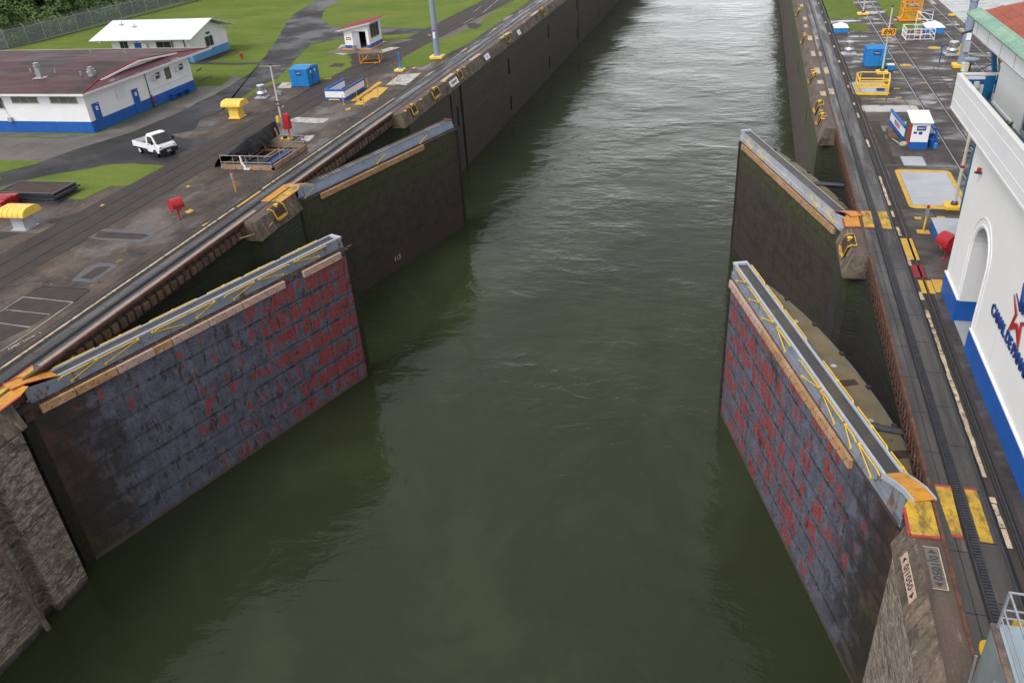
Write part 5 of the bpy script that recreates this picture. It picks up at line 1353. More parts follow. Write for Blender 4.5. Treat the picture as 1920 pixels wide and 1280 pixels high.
# plant on the balcony floor
m = MB(); rnd = random.Random(2)
for k in range(26):
    a, r_ = rnd.uniform(0, 6.28), rnd.uniform(.05, .35); x, y = 10.35 - 9.7 + r_ * cos(a), 37.2 - 30 + r_ * sin(a) - .2
    m.quad((x, y, 8.02), (x + .1, y, 8.15), (x + .12, y + .1, 8.2), (x, y + .08, 8.05))
tag(m.build('weed', 'leaf_b'), 'small weed growing on the balcony floor', 'plant'); bpy.data.objects['weed'].location = (9.7, 30, 0)
# crane, camera and floodlight at the end of the balcony
t = thing('davit_crane', 'blue davit crane mast standing at the balcony end', 'crane', (10.2, 41.0, 7.9))
m = MB(); m.obox((.35, .25, .35), (1, 0, 0), .4, .4, 1.6); m.obox((0.1, .2, .9), (1, 0, 0), 1.5, .2, .12); m.build('base', 'teal', t)
m = MB(); m.tube([(.72, .9, .9), (.70, 2.4, 2.3)], .13, 4); m.tube([(.95, .9, .9), (.85, 2.4, 2.3)], .04, 6); m.build('mast', 'teal', t)
m = MB(); m.tube([(.9, .9, .9), (.98, 2.4, 2.4)], .03, 6); m.build('hoist_rope', 'line_pale', t)
m = MB(); m.tube([(.5, .3, 1.2), (.55, .2, .8), (.4, .0, .2)], .04, 6); m.build('hose', 'black', t)
m = MB(); m.tube([(-.2, .5, 1.2), (-.05, .6, 1.3), (.5, 1.0, 1.45)], .03, 6); m.build('stay', 'teal', t)
t = thing('floodlight', 'cream box floodlight fixed at the balcony corner', 'floodlight', (9.45, 41.4, 9.15))
m = MB(); m.obox((.05, 0, .22), (1, .3, 0), .26, .22, .42); m.build('housing', 'plastic_cream', t, bevel=.04)
m = MB(); m.tube([(0, 0, 0), (.02, 0, .05)], .06, 8); m.build('bracket', 'steel_dark', t)
t = thing('loudspeaker', 'grey dish loudspeaker on a bracket at the balcony end', 'loudspeaker', (9.75, 41.6, 9.15))
m = MB(); m.lathe((0, 0, .35), [(.10, 0), (.16, .08), (.33, .16), (.33, .19), (.1, .2)], 16); m.build('dish', 'pole_blue', t)
m = MB(); m.tube([(0, 0, 0), (0, 0, .36)], .04, 6); m.build('bracket', 'steel_dark', t)
t = thing('control_box', 'small cream control box hanging on the blue crane base', 'control box', (10.0, 40.9, 8.7)); m = MB(); m.obox((0, 0, 0), (1, 0, 0), .22, .12, .3); m.build('case', 'plastic_cream', t, bevel=.03)
m = MB(); m.obox((-.25, .02, .02), (1, 0, 0), .08, .08, .2); m.build('switch', 'plastic_cream', t)

# ------------------------------------------------------------------ long maroon roofed building on the left bank
def wnd(parent, c, wdir, w_, h, n=2, mat='glass', frame_='white', depth=.05, name='window'):
    """window on a vertical wall: c centre (x,y,z), wdir horizontal direction, outward normal = wdir x up"""
    d = Vector(wdir).normalized(); nrm = d.cross(Vector((0, 0, 1)))
    o = MB(); c = Vector(c)
    def slab_(a0, a1, z0, z1, t0, t1):
        p = [c + d * a0 + Vector((0, 0, z0)), c + d * a1 + Vector((0, 0, z0)), c + d * a1 + Vector((0, 0, z1)), c + d * a0 + Vector((0, 0, z1))]
        vs = [tuple(q + nrm * t0) for q in p] + [tuple(q + nrm * t1) for q in p]
        o._add(vs, [(0, 1, 2, 3), (7, 6, 5, 4), (0, 4, 5, 1), (1, 5, 6, 2), (2, 6, 7, 3), (3, 7, 4, 0)])
    f = .05
    slab_(-w_ / 2 - f, w_ / 2 + f, h / 2, h / 2 + f, 0, depth); slab_(-w_ / 2 - f, w_ / 2 + f, -h / 2 - f, -h / 2, 0, depth + .03)
    slab_(-w_ / 2 - f, -w_ / 2, -h / 2, h / 2, 0, depth); slab_(w_ / 2, w_ / 2 + f, -h / 2, h / 2, 0, depth)
    for k in range(1, n): x = -w_ / 2 + w_ * k / n; slab_(x - .02, x + .02, -h / 2, h / 2, 0, depth)
    win = o.build(name, frame_, parent)
    o = MB(); slab_(-w_ / 2, w_ / 2, -h / 2, h / 2, .0, .012); o.build('pane', mat, win)
    return win

T1 = thing('maintenance_building', 'long white building with maroon hipped roof and dark blue plinth', 'building', (-56, 59.95, 0))
bl = 15.75; bw = 38
m = MB(); m.box(-bw, 0, 0, bl, 1.0, 3.5); m.build('wall', 'white', T1)
m = MB(); m.box(-bw, .025, -.025, bl + .025, 0, 1.0); m.build('plinth', 'blue', T1)
def door(parent, y0, w_, h, X=.0, label=None, sign=True):
    m = MB(); m.box(X, X + .035, y0, y0 + w_, .02, h); d = m.build('door', 'blue', parent)
    m = MB(); m.box(X + .036, X + .075, y0 + .08, y0 + .14, 1.0, 1.06); m.build('handle', 'galv', d)
    if sign:
        m = MB(); m.box(X + .036, X + .045, y0 + w_ * .38, y0 + w_ * .72, h - .62, h - .30); m.build('door_sign', 'white', d)
        words('sign_letters', 'WC', .15, 'navy', d, frame((X + .047, y0 + w_ * .55, h - .46), (0, 1, 0), (0, 0, 1)), .001)
    m = MB(); m.box(X + .036, X + .06, y0 + w_ * .6, y0 + w_ * .9, h - .13, h - .07); m.build('door_closer', 'galv', d)
    return d
wnd(T1, (-6.45, -.0, 2.93), (1, 0, 0), 2.8, .50, 3, 'blind', 'grey'); wnd(T1, (-2.2, -.0, 2.93), (1, 0, 0), 2.8, .50, 3, 'blind', 'grey'); wnd(T1, (-9.6, -.0, 2.65), (1, 0, 0), 1.2, .9, 2, 'glass', 'grey')
door(T1, .62, .88, 2.40, .03); door(T1, 6.05, .88, 2.30, .03)
wnd(T1, (0, 11.95, 2.55), (0, 1, 0), .72, .95, 1, 'blind', 'steel_dark')
wnd(T1, (0, 10.4, 2.72), (0, 1, 0), .55, .42, 1, 'glass', 'galv'); wnd(T1, (0, 14.25, 2.72), (0, 1, 0), .55, .42, 1, 'glass', 'galv')
for yy in (9.75, 13.6):
    m = MB(); m.box(.02, .42, yy - .33, yy + .33, 2.42, 2.86); a = m.build('air_conditioner', 'white_dirty', T1)
    m = MB(); m.box(.421, .43, yy - .28, yy + .28, 2.48, 2.8); m.build('grille', 'steel_dark', a)
m = MB(); m.tube([(.06, 8.5, 3.4), (.06, 8.5, .9), (.16, 8.5, .05)], .04, 6); m.build('downpipe', 'black', T1)
m = MB(); m.obox((.1, 8.55, .85), (0, 1, 0), .16, .12, .7); m.obox((.16, 8.6, .35), (0, 1, 0), .1, .1, .6); m.build('hose_reel', 'roof_red', T1)
m = MB(); m.box(.02, .05, 4.0, 5.3, 1.9, 2.9); m.build('wall_panel', 'white_dirty', T1)
m = MB(); m.box(.025, .055, 8.6, 15.2, 1.62, 1.66); m.box(.025, .05, 15.2, 15.24, 1.66, 2.9); m.build('conduit', 'white_dirty', T1)
m = MB(); m.box(.02, .45, 11.4, 14.2, .50, .57); m.box(.02, .45, 11.45, 11.55, 0, .5); m.box(.02, .45, 12.75, 12.85, 0, .5); m.box(.02, .45, 14.05, 14.15, 0, .5)
tag(m.build('wall_bench', 'blue'), 'blue bench along the plinth of the maroon roofed building', 'bench'); bpy.data.objects['wall_bench'].location = (-56, 59.95, 0)
m = MB(); m.box(.03, .12, 2.2, 2.9, 3.2, 3.3); m.build('wall_lamp', 'white', T1)
m = MB(); m.box(-8.9, -8.5, -.28, -.03, 1.0, 1.35); m.tube([(-8.7, -.1, 1.3), (-9.2, -.1, 2.9)], .02, 5); m.build('meter_box', 'grey', T1)
# roof: two slopes, a small gablet and a hip skirt at the canal end
e = dict(x=.60, y0=-.62, y1=19.2, z=3.58); RY, RZ = 9.1, 4.38; GX = -.9; GZ = 3.93
gy0 = e['y0'] + (RY - e['y0']) * (GZ - e['z']) / (RZ - e['z']); gy1 = e['y1'] - (e['y1'] - RY) * (GZ - e['z']) / (RZ - e['z'])
m = MB(); XL = -bw - 1
m.mi = 0
m._add([(XL, e['y0'], e['z']), (e['x'], e['y0'], e['z']), (GX, gy0, GZ), (GX, RY, RZ), (XL, RY, RZ)], [(0, 1, 2, 3, 4)])
m._add([(XL, e['y1'], e['z']), (e['x'], e['y1'], e['z']), (GX, gy1, GZ), (GX, RY, RZ), (XL, RY, RZ)], [(4, 3, 2, 1, 0)])
m.mi = 1
m._add([(e['x'], e['y0'], e['z']), (e['x'], e['y1'], e['z']), (GX, gy1, GZ), (GX, gy0, GZ)], [(0, 1, 2, 3)])
m.build('roof', ['roof_maroon', 'roof_hip'], T1)
m = MB(); m._add([(GX + .02, gy0, GZ), (GX + .02, gy1, GZ), (GX + .02, RY, RZ)], [(0, 1, 2)])
for a, b in (((gy0 - .2, GZ - .02), (RY, RZ)), ((gy1 + .2, GZ - .02), (RY, RZ))):
    m._add([(GX + .02, a[0], a[1] + .02), (GX + .38, a[0], a[1] + .02), (GX + .38, b[0], b[1] + .05), (GX + .02, b[0], b[1] + .05), (GX + .02, a[0], a[1] - .14), (GX + .38, a[0], a[1] - .14), (GX + .38, b[0], b[1] - .11), (GX + .02, b[0], b[1] - .11)], [(0, 1, 2, 3), (4, 5, 6, 7), (1, 2, 6, 5), (0, 1, 5, 4)])
m.build('gablet', 'white', T1, fix=True)
m = MB(); m.tube([(GX + .2, gy0 - .2, GZ + .03), (GX + .2, RY, RZ + .1), (GX + .2, gy1 + .2, GZ + .03)], .09, 4); m.tube([(e['x'] - .1, e['y0'] + .1, e['z'] + .03), (GX, gy0, GZ + .04)], .06, 4); m.tube([(e['x'] - .1, e['y1'] - .1, e['z'] + .03), (GX, gy1, GZ + .04)], .06, 4)
m.build('ridge_cap', 'roof_red', T1)
m = MB(); m.box(XL, e['x'] + .04, e['y0'] - .04, e['y0'], e['z'] - .17, e['z'] + .02); m.box(e['x'], e['x'] + .04, e['y0'], e['y1'], e['z'] - .17, e['z'] + .02); m.box(XL, e['x'] + .04, e['y1'], e['y1'] + .04, e['z'] - .17, e['z'] + .02)
m.box(XL, e['x'], e['y0'], e['y1'], e['z'] - .06, e['z'] - .03)
m.build('fascia', 'white_dirty', T1)
def roofz(y): return e['z'] + (RZ - e['z']) * ((y - e['y0']) / (RY - e['y0']) if y < RY else (e['y1'] - y) / (e['y1'] - RY))
def rvent(x, y, h, r, kind):
    z = roofz(y); m = MB()
    if kind == 0: m.tube([(x, y, z - .1), (x, y, z + h)], r, 8)
    if kind == 1:
        m.obox((x, y, z + .02), (1, .2, 0), 1.1, .9, .05); m.obox((x, y, z + h / 2), (1, .2, 0), .42, .38, h); m.lathe((x, y, z + h), [(.24, 0), (.30, .06), (.30, .16), (.2, .2), (.26, .28), (.26, .36), (.12, .4)], 12)
    if kind == 2:
        m.lathe((x, y, z), [(.36, -.1), (.34, .25), (.42, .27), (.42, .36), (.26, .38), (.33, .5), (.33, .58), (.2, .62), (.22, .76), (.1, .8)], 12)
    m.build('roof_vent', 'galv', T1)
for (px, y, h, r, k) in ((-7.75, 3.9, 1.0, .2, 1), (-2.5, 4.6, .5, .2, 2), (-3.7, 4.6, .35, .09, 0), (-10.3, 5.6, .35, .1, 0), (-7.2, 5.3, .4, .07, 0), (-6.0, 14.0, .45, .07, 0), (-10.8, 14.6, .45, .07, 0)): rvent(px, y, h, r, k)

# ------------------------------------------------------------------ small gabled building behind
T2 = thing('annex_building', 'small white building with white ribbed gable roof and faded blue plinth', 'building', (-65, 88.9, 0))
m = MB(); m.box(-11.2, 0, 0, 8, .9, 2.68); m._add([(0, 0, 2.68), (0, 8, 2.68), (0, 4, 4.3), (-11.2, 0, 2.68), (-11.2, 8, 2.68), (-11.2, 4, 4.3)], [(0, 1, 2), (3, 5, 4)]); m.build('wall', 'white', T2)
m = MB(); m.box(-11.2, .02, -.02, 8.02, 0, .9); m.build('plinth', 'blue_light', T2)
m = MB(); zr = 4.45; ze = 2.93
for (ya_, yb_) in ((-1.15, 4), (8.95, 4)):
    m.plate([(1.1, ya_, ze), (1.1, yb_, zr), (-13.4, yb_, zr), (-13.4, ya_, ze)] if ya_ < 0 else [(1.1, yb_, zr), (1.1, ya_, ze), (-13.4, ya_, ze), (-13.4, yb_, zr)], .07)
m.build('roof', 'roof_white', T2)
m = MB()
for xx in (1.04,):
    for (ya_, yb_) in ((-1.15, 4), (8.95, 4)): m.tube([(xx, ya_, ze - .06), (xx, yb_, zr - .06)], .07, 4)
for xx in (.4, -11.9): m.box(xx - .3, xx, -1.0, -.02, 2.62, 2.74); m.box(xx - .3, xx, 8.02, 8.7, 2.62, 2.74)
m.build('barge_board', 'white_dirty', T2)
wnd(T2, (0, 3.95, 1.78), (0, 1, 0), 1.6, 1.1, 2, 'glass', 'galv'); wnd(T2, (-9.4, 0, 2.1), (1, 0, 0), 1.1, .9, 2, 'glass', 'grey'); wnd(T2, (-3.7, 0, 2.0), (1, 0, 0), 2.0, .9, 2, 'glass', 'grey')
m = MB(); m.box(.01, .12, 3.6, 4.3, 2.62, 2.85); m.build('wall_lamp', 'navy', T2)
m = MB(); m.box(-7.9, -6.9, -.03, 0, .02, 2.4); dd = m.build('door', 'blue', T2); m = MB(); m.box(-7.5, -7.3, -.08, -.03, 2.5, 2.6); m.build('wall_lamp', 'navy', T2)
m = MB(); m.box(-6.6, -5.9, -.4, -.0, 1.9, 2.4); m.build('air_conditioner', 'white_dirty', T2)
for x in (-2.4, -.7): 
    m = MB(); m.tube([(x, -.12, 2.7), (x, -.12, .1)], .06, 6); m.build('downpipe', 'steel_dark', T2)
for x, y in ((-11.2, 2.8), (-8.9, 2.2)):
    m = MB(); z = ze + (y + 1.15) / 5.15 * (zr - ze); m.obox((x, y, z + .03), (1, 0, 0), .6, .5, .04); m.tube([(x, y, z), (x, y, z + .4)], .05, 6); m.build('roof_vent', 'galv', T2)

# ------------------------------------------------------------------ kiosk
T3 = thing('kiosk', 'small white guard kiosk with tilted red roof and orange kerb', 'kiosk', (-47.8, 95.55, 0))
kw, kd = 3.25, 3.9
def roofk(x): return 2.42 + x / kw * .62
m = MB()
def wallp(pts): m._add(pts, [tuple(range(len(pts)))])
wallp([(0, 0, .5), (1.1, 0, .5), (1.1, 0, 2.05), (2.9, 0, 2.05), (2.9, 0, .5), (kw, 0, .5), (kw, 0, roofk(kw)), (0, 0, roofk(0))])
wallp([(0, 0, .5), (0, kd, .5), (0, kd, roofk(0)), (0, 0, roofk(0))])
wallp([(0, kd, .5), (kw, kd, .5), (kw, kd, roofk(kw)), (0, kd, roofk(0))])
wallp([(kw, 0, .5), (kw, kd, .5), (kw, kd, roofk(kw)), (kw, 0, roofk(kw))])
m.build('wall', 'white', T3, fix=False)
m = MB(); m.box(-.02, 1.1, -.02, .1, .12, .5); m.box(2.9, kw + .02, -.02, .1, .12, .5); m.box(kw - .1, kw + .02, .1, kd + .02, .12, .5); m.box(-.02, .1, .1, kd + .02, .12, .5); m.box(.1, kw - .1, kd - .1, kd + .02, .12, .5)
m.build('plinth', 'blue', T3)
m = MB(); m.box(-.3, kw + .3, -.35, kd + .3, -.02, .12); m.mi = 1; m.box(0, kw, -.05, kd, .12, .125); m.build('kerb', ['orange', 'grey'], T3)
m = MB(); m.plate([(-.85, -.55, roofk(-.85) + .08), (kw + .75, -.55, roofk(kw + .75) + .08), (kw + .75, kd + .5, roofk(kw + .75) + .08), (-.85, kd + .5, roofk(-.85) + .08)], .04); m.build('roof', 'roof_red', T3)
m = MB(); m.plate([(-.8, -.5, roofk(-.8) + .038), (kw + .7, -.5, roofk(kw + .7) + .038), (kw + .7, kd + .45, roofk(kw + .7) + .038), (-.8, kd + .45, roofk(-.8) + .038)], .10)
m.plate([(-.5, -.45, roofk(-.5) - .07), (kw + .5, -.45, roofk(kw + .5) - .07), (kw + .5, -.3, roofk(kw + .5) - .07), (-.5, -.3, roofk(-.5) - .07)], .10); m.build('fascia', 'white', T3)
m = MB(); m.box(1.12, 2.0, .02, .05, .13, 2.04); m.mi = 0; m.build('door', 'grey_plate', T3)
m = MB(); m.box(.3, kw - .3, kd - .6, kd - .4, .2, 1.9); m.mi = 0; m.box(2.1, 2.8, 1.6, 2.2, .2, .7); m.box(2.1, 2.8, 2.1, 2.2, .7, 1.2); m.build('interior', 'steel_dark', T3)
m = MB(); m.box(2.0, 2.04, -.02, .06, .13, 2.05); m.box(2.86, 2.9, -.02, .06, .13, 2.05); m.box(1.1, 2.9, -.02, .06, 2.05, 2.1); m.build('door_frame', 'galv', T3)
wnd(T3, (kw, 1.9, 1.95), (0, 1, 0), 2.5, 1.5, 3, 'glass', 'galv')
m = MB(); m.box(.25, .85, -.03, -.01, 1.12, 1.42); m.mi = 1; m.box(.4, .75, -.04, -.03, 1.2, 1.32); m.build('notice_board', ['red', 'white'], T3)
m = MB(); m.lathe((1.5, -.75, .1), [(.24, 0), (.28, .6), (.30, .62), (.25, .62)], 12); o = m.build('litter_bin', 'galv'); o.location = (-47.8, 95.55, -.1); tag(o, 'grey round litter bin at the kiosk door', 'litter bin')
m = MB(); m.lathe((-.2, -.3, .12), [(.2, 0), (.2, .12), (.1, .14)], 12); o = m.build('hose_coil', 'orange'); o.location = (-47.8, 95.55, -.1); tag(o, 'orange hose coil at the kiosk corner', 'hose')
g = MB(); g.sheet([(-49.6, 93.6), (-44.6, 92.9), (-41.0, 101.5), (-43.5, 101.5), (-44.0, 100.5), (-48.4, 100)], .024); struct('kiosk_apron', g, 'patch')
g = MB(); g.sheet([(-43.3, 93.4), (-42.0, 93.0), (-40.9, 96.2), (-42.2, 96.6)], .03); struct('kiosk_slab', g, 'line_white')

# ------------------------------------------------------------------ deck furniture, left bank
def ventbox(x, y, rz, w_, d_, h, body, label, capr):
    t = thing('ventilator', label, 'ventilator', (x, y, 0), rz, 'hooded ventilators on the left bank')
    m = MB(); m.box(-w_ / 2, w_ / 2, -d_ / 2, d_ / 2, 0, h); m.plate([(-w_ / 2 - .13, -d_ / 2 - .13, .07), (w_ / 2 + .13, -d_ / 2 - .13, .07), (w_ / 2 + .13, d_ / 2 + .13, .07), (-w_ / 2 - .13, d_ / 2 + .13, .07)], .06); m.build('duct', body, t)
    m = MB(); m.box(-w_ / 2 - .12, w_ / 2 + .12, -d_ / 2 - .12, d_ / 2 + .12, h - .03, h + .06); m.build('collar', 'yellow', t)
    # arched hood running along x
    m = MB(); cw, cd, ch = capr; n = 8
    prof = [(-cd / 2, 0)] + [(-cd / 2 * cos(pi * k / n), .12 + (ch - .12) * min(1, sin(pi * k / n) * 1.15)) for k in range(n + 1)] + [(cd / 2, 0)]
    segs = 5
    for sg in range(segs):
        x0 = -cw / 2 + sg * cw / segs; x1 = x0 + cw / segs
        for (xa, xb, sc) in ((x0, x0 + .03, .965), (x0 + .03, x1 - .03, 1.0), (x1 - .03, x1, .965)):
            vs = [(xa, p[0] * sc, h + .05 + p[1] * sc) for p in prof] + [(xb, p[0] * sc, h + .05 + p[1] * sc) for p in prof]; q = len(prof)
            m._add(vs, [tuple(range(q)), tuple(range(2 * q - 1, q - 1, -1))] + [(i, (i + 1) % q, q + (i + 1) % q, q + i) for i in range(q)])
    m.build('hood', 'yellow_vent', t)
    return t
ventbox(-44.75, 65.45, .03, .95, 1.0, 1.05, 'yellow_vent', 'all yellow hooded ventilator beside the road', (1.95, 1.6, .52))
ventbox(-44.65, 39.35, .03, .92, .95, .95, 'grey_plate', 'yellow hooded ventilator on a pale grey duct at left frame edge', (2.0, 1.65, .52))
g = MB(); g.sheet([(-46.27,38.88),(-45.91,39.64),(-43.66,40.25),(-42.52,39.83),(-42.45,38.61),(-44.35,38.48),(-45.96,38.56)], .012); struct('vent_pad', g, 'patch')
def mushroom(x, y, s, label, base=1.0, skew=False):
    t = thing('exhaust_fan', label, 'exhaust fan', (x, y, 0), .1)
    m = MB(); m.box(-.62 * s * base, .62 * s * base, -.55 * s * base, .55 * s * base, 0, .10); m.box(-.42 * s, .42 * s, -.42 * s, .42 * s, .10, .22); m.build('base_plate', 'grey_plate', t)
    m = MB(); m.lathe((0, 0, .22), [(.36 * s, 0), (.40 * s, .08), (.58 * s, .14), (.60 * s, .26), (.50 * s, .40), (.44 * s, .46), (.44 * s, .95), (.42 * s, 1.0), (.2 * s, 1.02)], 20); m.build('fan_housing', 'alu', t, smooth_=False)
    return t
mushroom(-46.2, 72.5, .9, 'silver round exhaust fan between road and blue cabin', 1.1)
t = thing('small_blower', 'small grey blower box beside the left silver exhaust fan', 'blower', (-45.1, 73.7, 0)); m = MB(); m.lathe((0, 0, 0), [(.22, 0), (.22, .3), (.1, .36)], 10); m.obox((.25, 0, .15), (1, 0, 0), .3, .3, .3); m.build('casing', 'pole_blue', t)
mushroom(9.85, 89.9, .75, 'silver exhaust fan with low base beside the right coping track', 1.5)
mushroom(19.1, 89.2, .95, 'larger silver exhaust fan near the thick grey pole', 1.15)
def cabin(x, y, rz, w_, d_, h, label, name='equipment_cabin', signs=True):
    t = thing(name, label, 'cabin', (x, y, 0), rz)
    m = MB(); m.box(-w_ / 2, w_ / 2, -d_ / 2, d_ / 2, .08, h)
    n = int(w_ / .22)
    for k in range(n + 1): xx = -w_ / 2 + w_ * k / n; m.box(xx - .015, xx + .015, -d_ / 2 - .02, -d_ / 2, .08, h)
    n = int(d_ / .3)
    for k in range(n + 1): yy = -d_ / 2 + d_ * k / n; m.box(w_ / 2, w_ / 2 + .02, yy - .015, yy + .015, .08, h); m.box(-w_ / 2 - .02, -w_ / 2, yy - .015, yy + .015, .08, h)
    m.build('sheeting', 'blue_box', t)
    m = MB(); m._add([(-w_ / 2 - .05, -d_ / 2 - .05, h), (w_ / 2 + .05, -d_ / 2 - .05, h), (w_ / 2 + .05, d_ / 2 + .05, h), (-w_ / 2 - .05, d_ / 2 + .05, h), (-w_ / 2, 0, h + .22), (w_ / 2, 0, h + .22)], [(0, 1, 5, 4), (2, 3, 4, 5), (1, 2, 5), (3, 0, 4), (0, 3, 2, 1)])
    m.build('roof', 'blue_box', t)
    m = MB(); m.box(-w_ / 2, w_ / 2, -d_ / 2, d_ / 2, 0, .08); m.build('skid', 'navy', t)
    if signs:
        m = MB(); m.box(-.28, .35, -d_ / 2 - .035, -d_ / 2 - .02, h * .68, h * .9); m.build('sign', 'navy', t)
        words('sign_letters', 'TABLERO', .12, 'white', t, frame((.03, -d_ / 2 - .04, h * .79), (1, 0, 0), (0, 0, 1)), .001)
        m = MB()
        for yy in (-.55, .35): m.box(w_ / 2 + .02, w_ / 2 + .03, yy, yy + .22, h * .7, h * .86)
        m.build('notice', 'white', t)
        m = MB(); m.box(w_ / 2 + .02, w_ / 2 + .05, -.3, -.27, .1, h); m.box(w_ / 2 + .02, w_ / 2 + .06, 0, .05, h * .4, h * .5); m.build('door_bolt', 'navy', t)
    return t
cabin(-44.15, 77.9, .0, 1.95, 2.5, 1.75, 'blue corrugated cabin with gabled top between road and return track')
g = MB(); g.sheet([(-46.63,76.13),(-47.33,78.65),(-46.18,78.64),(-45.02,76.12)], .026); struct('cabin_slab', g, 'line_white')
cabin(11.65, 85.1, .0, 1.75, 2.2, 1.62, 'blue corrugated cabin behind the 890 pole on the right deck')
t = thing('hand_cart', 'green hand cart with a blue box standing before the right blue cabin', 'cart', (12.1, 82.9, 0))
m = MB(); m.tube([(-.3, .1, .1), (-.28, .2, 1.15), (.22, .2, 1.15), (.3, .1, .1)], .025, 6); m.tube([(-.3, .15, .6), (.3, .15, .6)], .025, 6); m.tube([(-.3, .12, .3), (.3, .12, .3)], .025, 6); m.obox((0, -.05, .08), (1, 0, 0), .6, .4, .04); m.build('cart_frame', 'green', t)
for sx in (-.36, .36): 
    m = MB(); m.wheel((sx, .12, .16), (1, 0, 0), .16, .07, 14); m.build('wheel', 'black', t)
m = MB(); m.box(.45, 1.0, -.2, .35, 0, .45); m.mi = 1; m.box(.43, 1.02, -.22, .37, .45, .52); tag(m.build('cool_box', ['blue_box', 'white']), 'blue box with white lid beside the green hand cart', 'box'); bpy.data.objects['cool_box'].location = (12.1, 82.9, 0)
# blue and white U-shaped barrier
def low_wall(t, segs, h, th, base='white', cap='blue', foot=True):
    m = MB(); 
    for a, b in segs:
        a, b = Vector(a), Vector(b); c = (a + b) / 2; m.obox((c.x, c.y, h / 2 + .1), (b.x - a.x, b.y - a.y, 0), (b - a).length, th, h - .2)
    m.build('panel', base, t)
    m = MB()
    for a, b in segs:
        a, b = Vector(a), Vector(b); c = (a + b) / 2; d = (b - a).normalized() * .06
        m.tube([(a.x - d.x, a.y - d.y, h), (b.x + d.x, b.y + d.y, h)], .11, 8)
        if foot: m.obox((c.x, c.y, .13), (b.x - a.x, b.y - a.y, 0), (b - a).length + .02, th + .04, .26)
    m.build('padded_rail', cap, t)
    return t
t = thing('stair_barrier', 'white panelled barrier with thick blue rail around a left deck stairwell', 'barrier', (-38.75, 71.6, 0))
low_wall(t, (((0, 4.3), (0, 0)), ((0, 0), (2.05, -.1)), ((2.05, -.1), (2.05, 4.4))), .95, .08)
m = MB(); m.box(.1, 1.95, .1, 4.3, .0, .03); m.build('stair_floor', 'line_white', t)
m = MB(); m.tube([(.45, -.3, .03), (.45, -.3, .12), (1.55, -.35, .12), (1.55, -.35, .03)], .05, 6); m.build('bar', 'yellow', t)
# yellow plates and posts
t = thing('floor_plate', 'two joined yellow floor plates on the left deck by the thin posts', 'floor plate', (0, 0, 0))
m = MB(); m.prism([(-35.04,69.86),(-34.18,69.88),(-34.29,72.39),(-33.77,72.60),(-34.25,76.32),(-35.35,76.33),(-35.44,75.04),(-35.31,74.63),(-35.38,72.98)], .005, .045); m.build('plate', 'line_yellow', t)
m = MB(); m.prism([(-35.97,71.19),(-35.53,71.20),(-35.82,78.54),(-36.33,78.77)], .005, .045); m.prism([(-35.64,71.20),(-34.88,71.21),(-35.02,71.79),(-35.69,71.78)], .005, .045); m.build('plate', 'line_yellow', t)
for (px, py), lb in zip([(-36.07,69.85),(-36.17,72.98),(-33.93,69.70),(-33.94,72.99),(-36.55,76.55),(-34.03,77.19)], ('thin yellow post in front of the blue and white barrier', 'thin yellow post beside the right rail of the blue and white barrier', 'thin yellow post at the near end of the yellow floor plates', 'thin yellow post at the middle of the yellow floor plates', 'thin yellow post behind the long narrow yellow plate', 'thin orange post with dark top by the pale patch')):
    t = thing('thin_post', lb, 'post', (px, py, 0), 0, 'thin yellow posts around the floor plates'); m = MB(); m.tube([(0, 0, 0), (0, 0, .95)], .035, 6); m.build('shaft', 'orange', t)
    m = MB(); m.lathe((0, 0, 0), [(.1, 0), (.1, .02), (.04, .03)], 8); m.build('foot', 'line_yellow', t)
# blue post on yellow block
t = thing('capstan_post', 'short blue post standing on a yellow block near the grass', 'post', (-35.9, 83.8, 0))
m = MB(); m.obox((0, -.1, .12), (1, 0, 0), 1.0, 1.0, .24); m.build('block', 'yellow_vent', t, bevel=.04)
m = MB(); m.lathe((0, .1, .24), [(.3, 0), (.25, .12), (.08, .2), (.07, 1.35), (.12, 1.4), (.12, 1.6), (.04, 1.66)], 10); m.build('shaft', 'blue_box', t)
# tall lamp poles
t = thing('lighting_mast', 'tall blue grey tapered lighting mast on the left grass edge', 'lighting mast', (-33.85, 90.0, 0))
m = MB(); m.tube([(0, 0, .3), (0, 0, 26)], .34, 14, .2); m.build('shaft', 'pole_blue', t)
m = MB(); m.obox((0, 0, .16), (1, 0, 0), 1.5, 1.3, .32); m.build('footing', 'yellow_vent', t, bevel=.06)
m = MB(); m.lathe((0, 0, .32), [(.5, 0), (.5, .05), (.36, .08)], 12); m.build('flange', 'pole_blue', t)
m = MB(); m.box(-.12, .12, -.36, -.33, 2.2, 2.9); m.mi = 1; m.box(-.12, .12, -.365, -.33, 2.9, 3.1); m.build('label_plate', ['white', 'red'], t)
m = MB(); 
for a in (0, 1.57, 3.14, 4.71): m.obox((.6 * cos(a), .6 * sin(a), 26), (cos(a), sin(a), 0), .6, .4, .3)
m.build('lamp_head', 'grey', t)
t = thing('lighting_mast', 'thick grey mast with switch box at the right edge behind the balcony', 'lighting mast', (18.9, 83.9, 0))
m = MB(); m.tube([(0, 0, .3), (0, 0, 5.6)], .36, 14, .33); m.build('shaft', 'pole_blue', t)
m = MB(); m.tube([(0, 0, 5.6), (0, 0, 5.75)], .38, 14); m.build('cap', 'galv', t)
m = MB(); m.obox((0, 0, .16), (1, 0, 0), 1.5, 1.2, .32); m.build('footing', 'yellow', t, bevel=.06)
m = MB(); m.box(-.2, .3, -.52, -.34, 1.4, 2.3); m.build('switch_box', 'grey', t); m = MB(); m.box(-.15, .25, -.39, -.34, 2.4, 3.0); m.build('label_plate', 'white', t); m = MB(); m.box(-.42, -.35, -.1, .1, 1.0, 2.0); m.build('side_box', 'yellow', t)
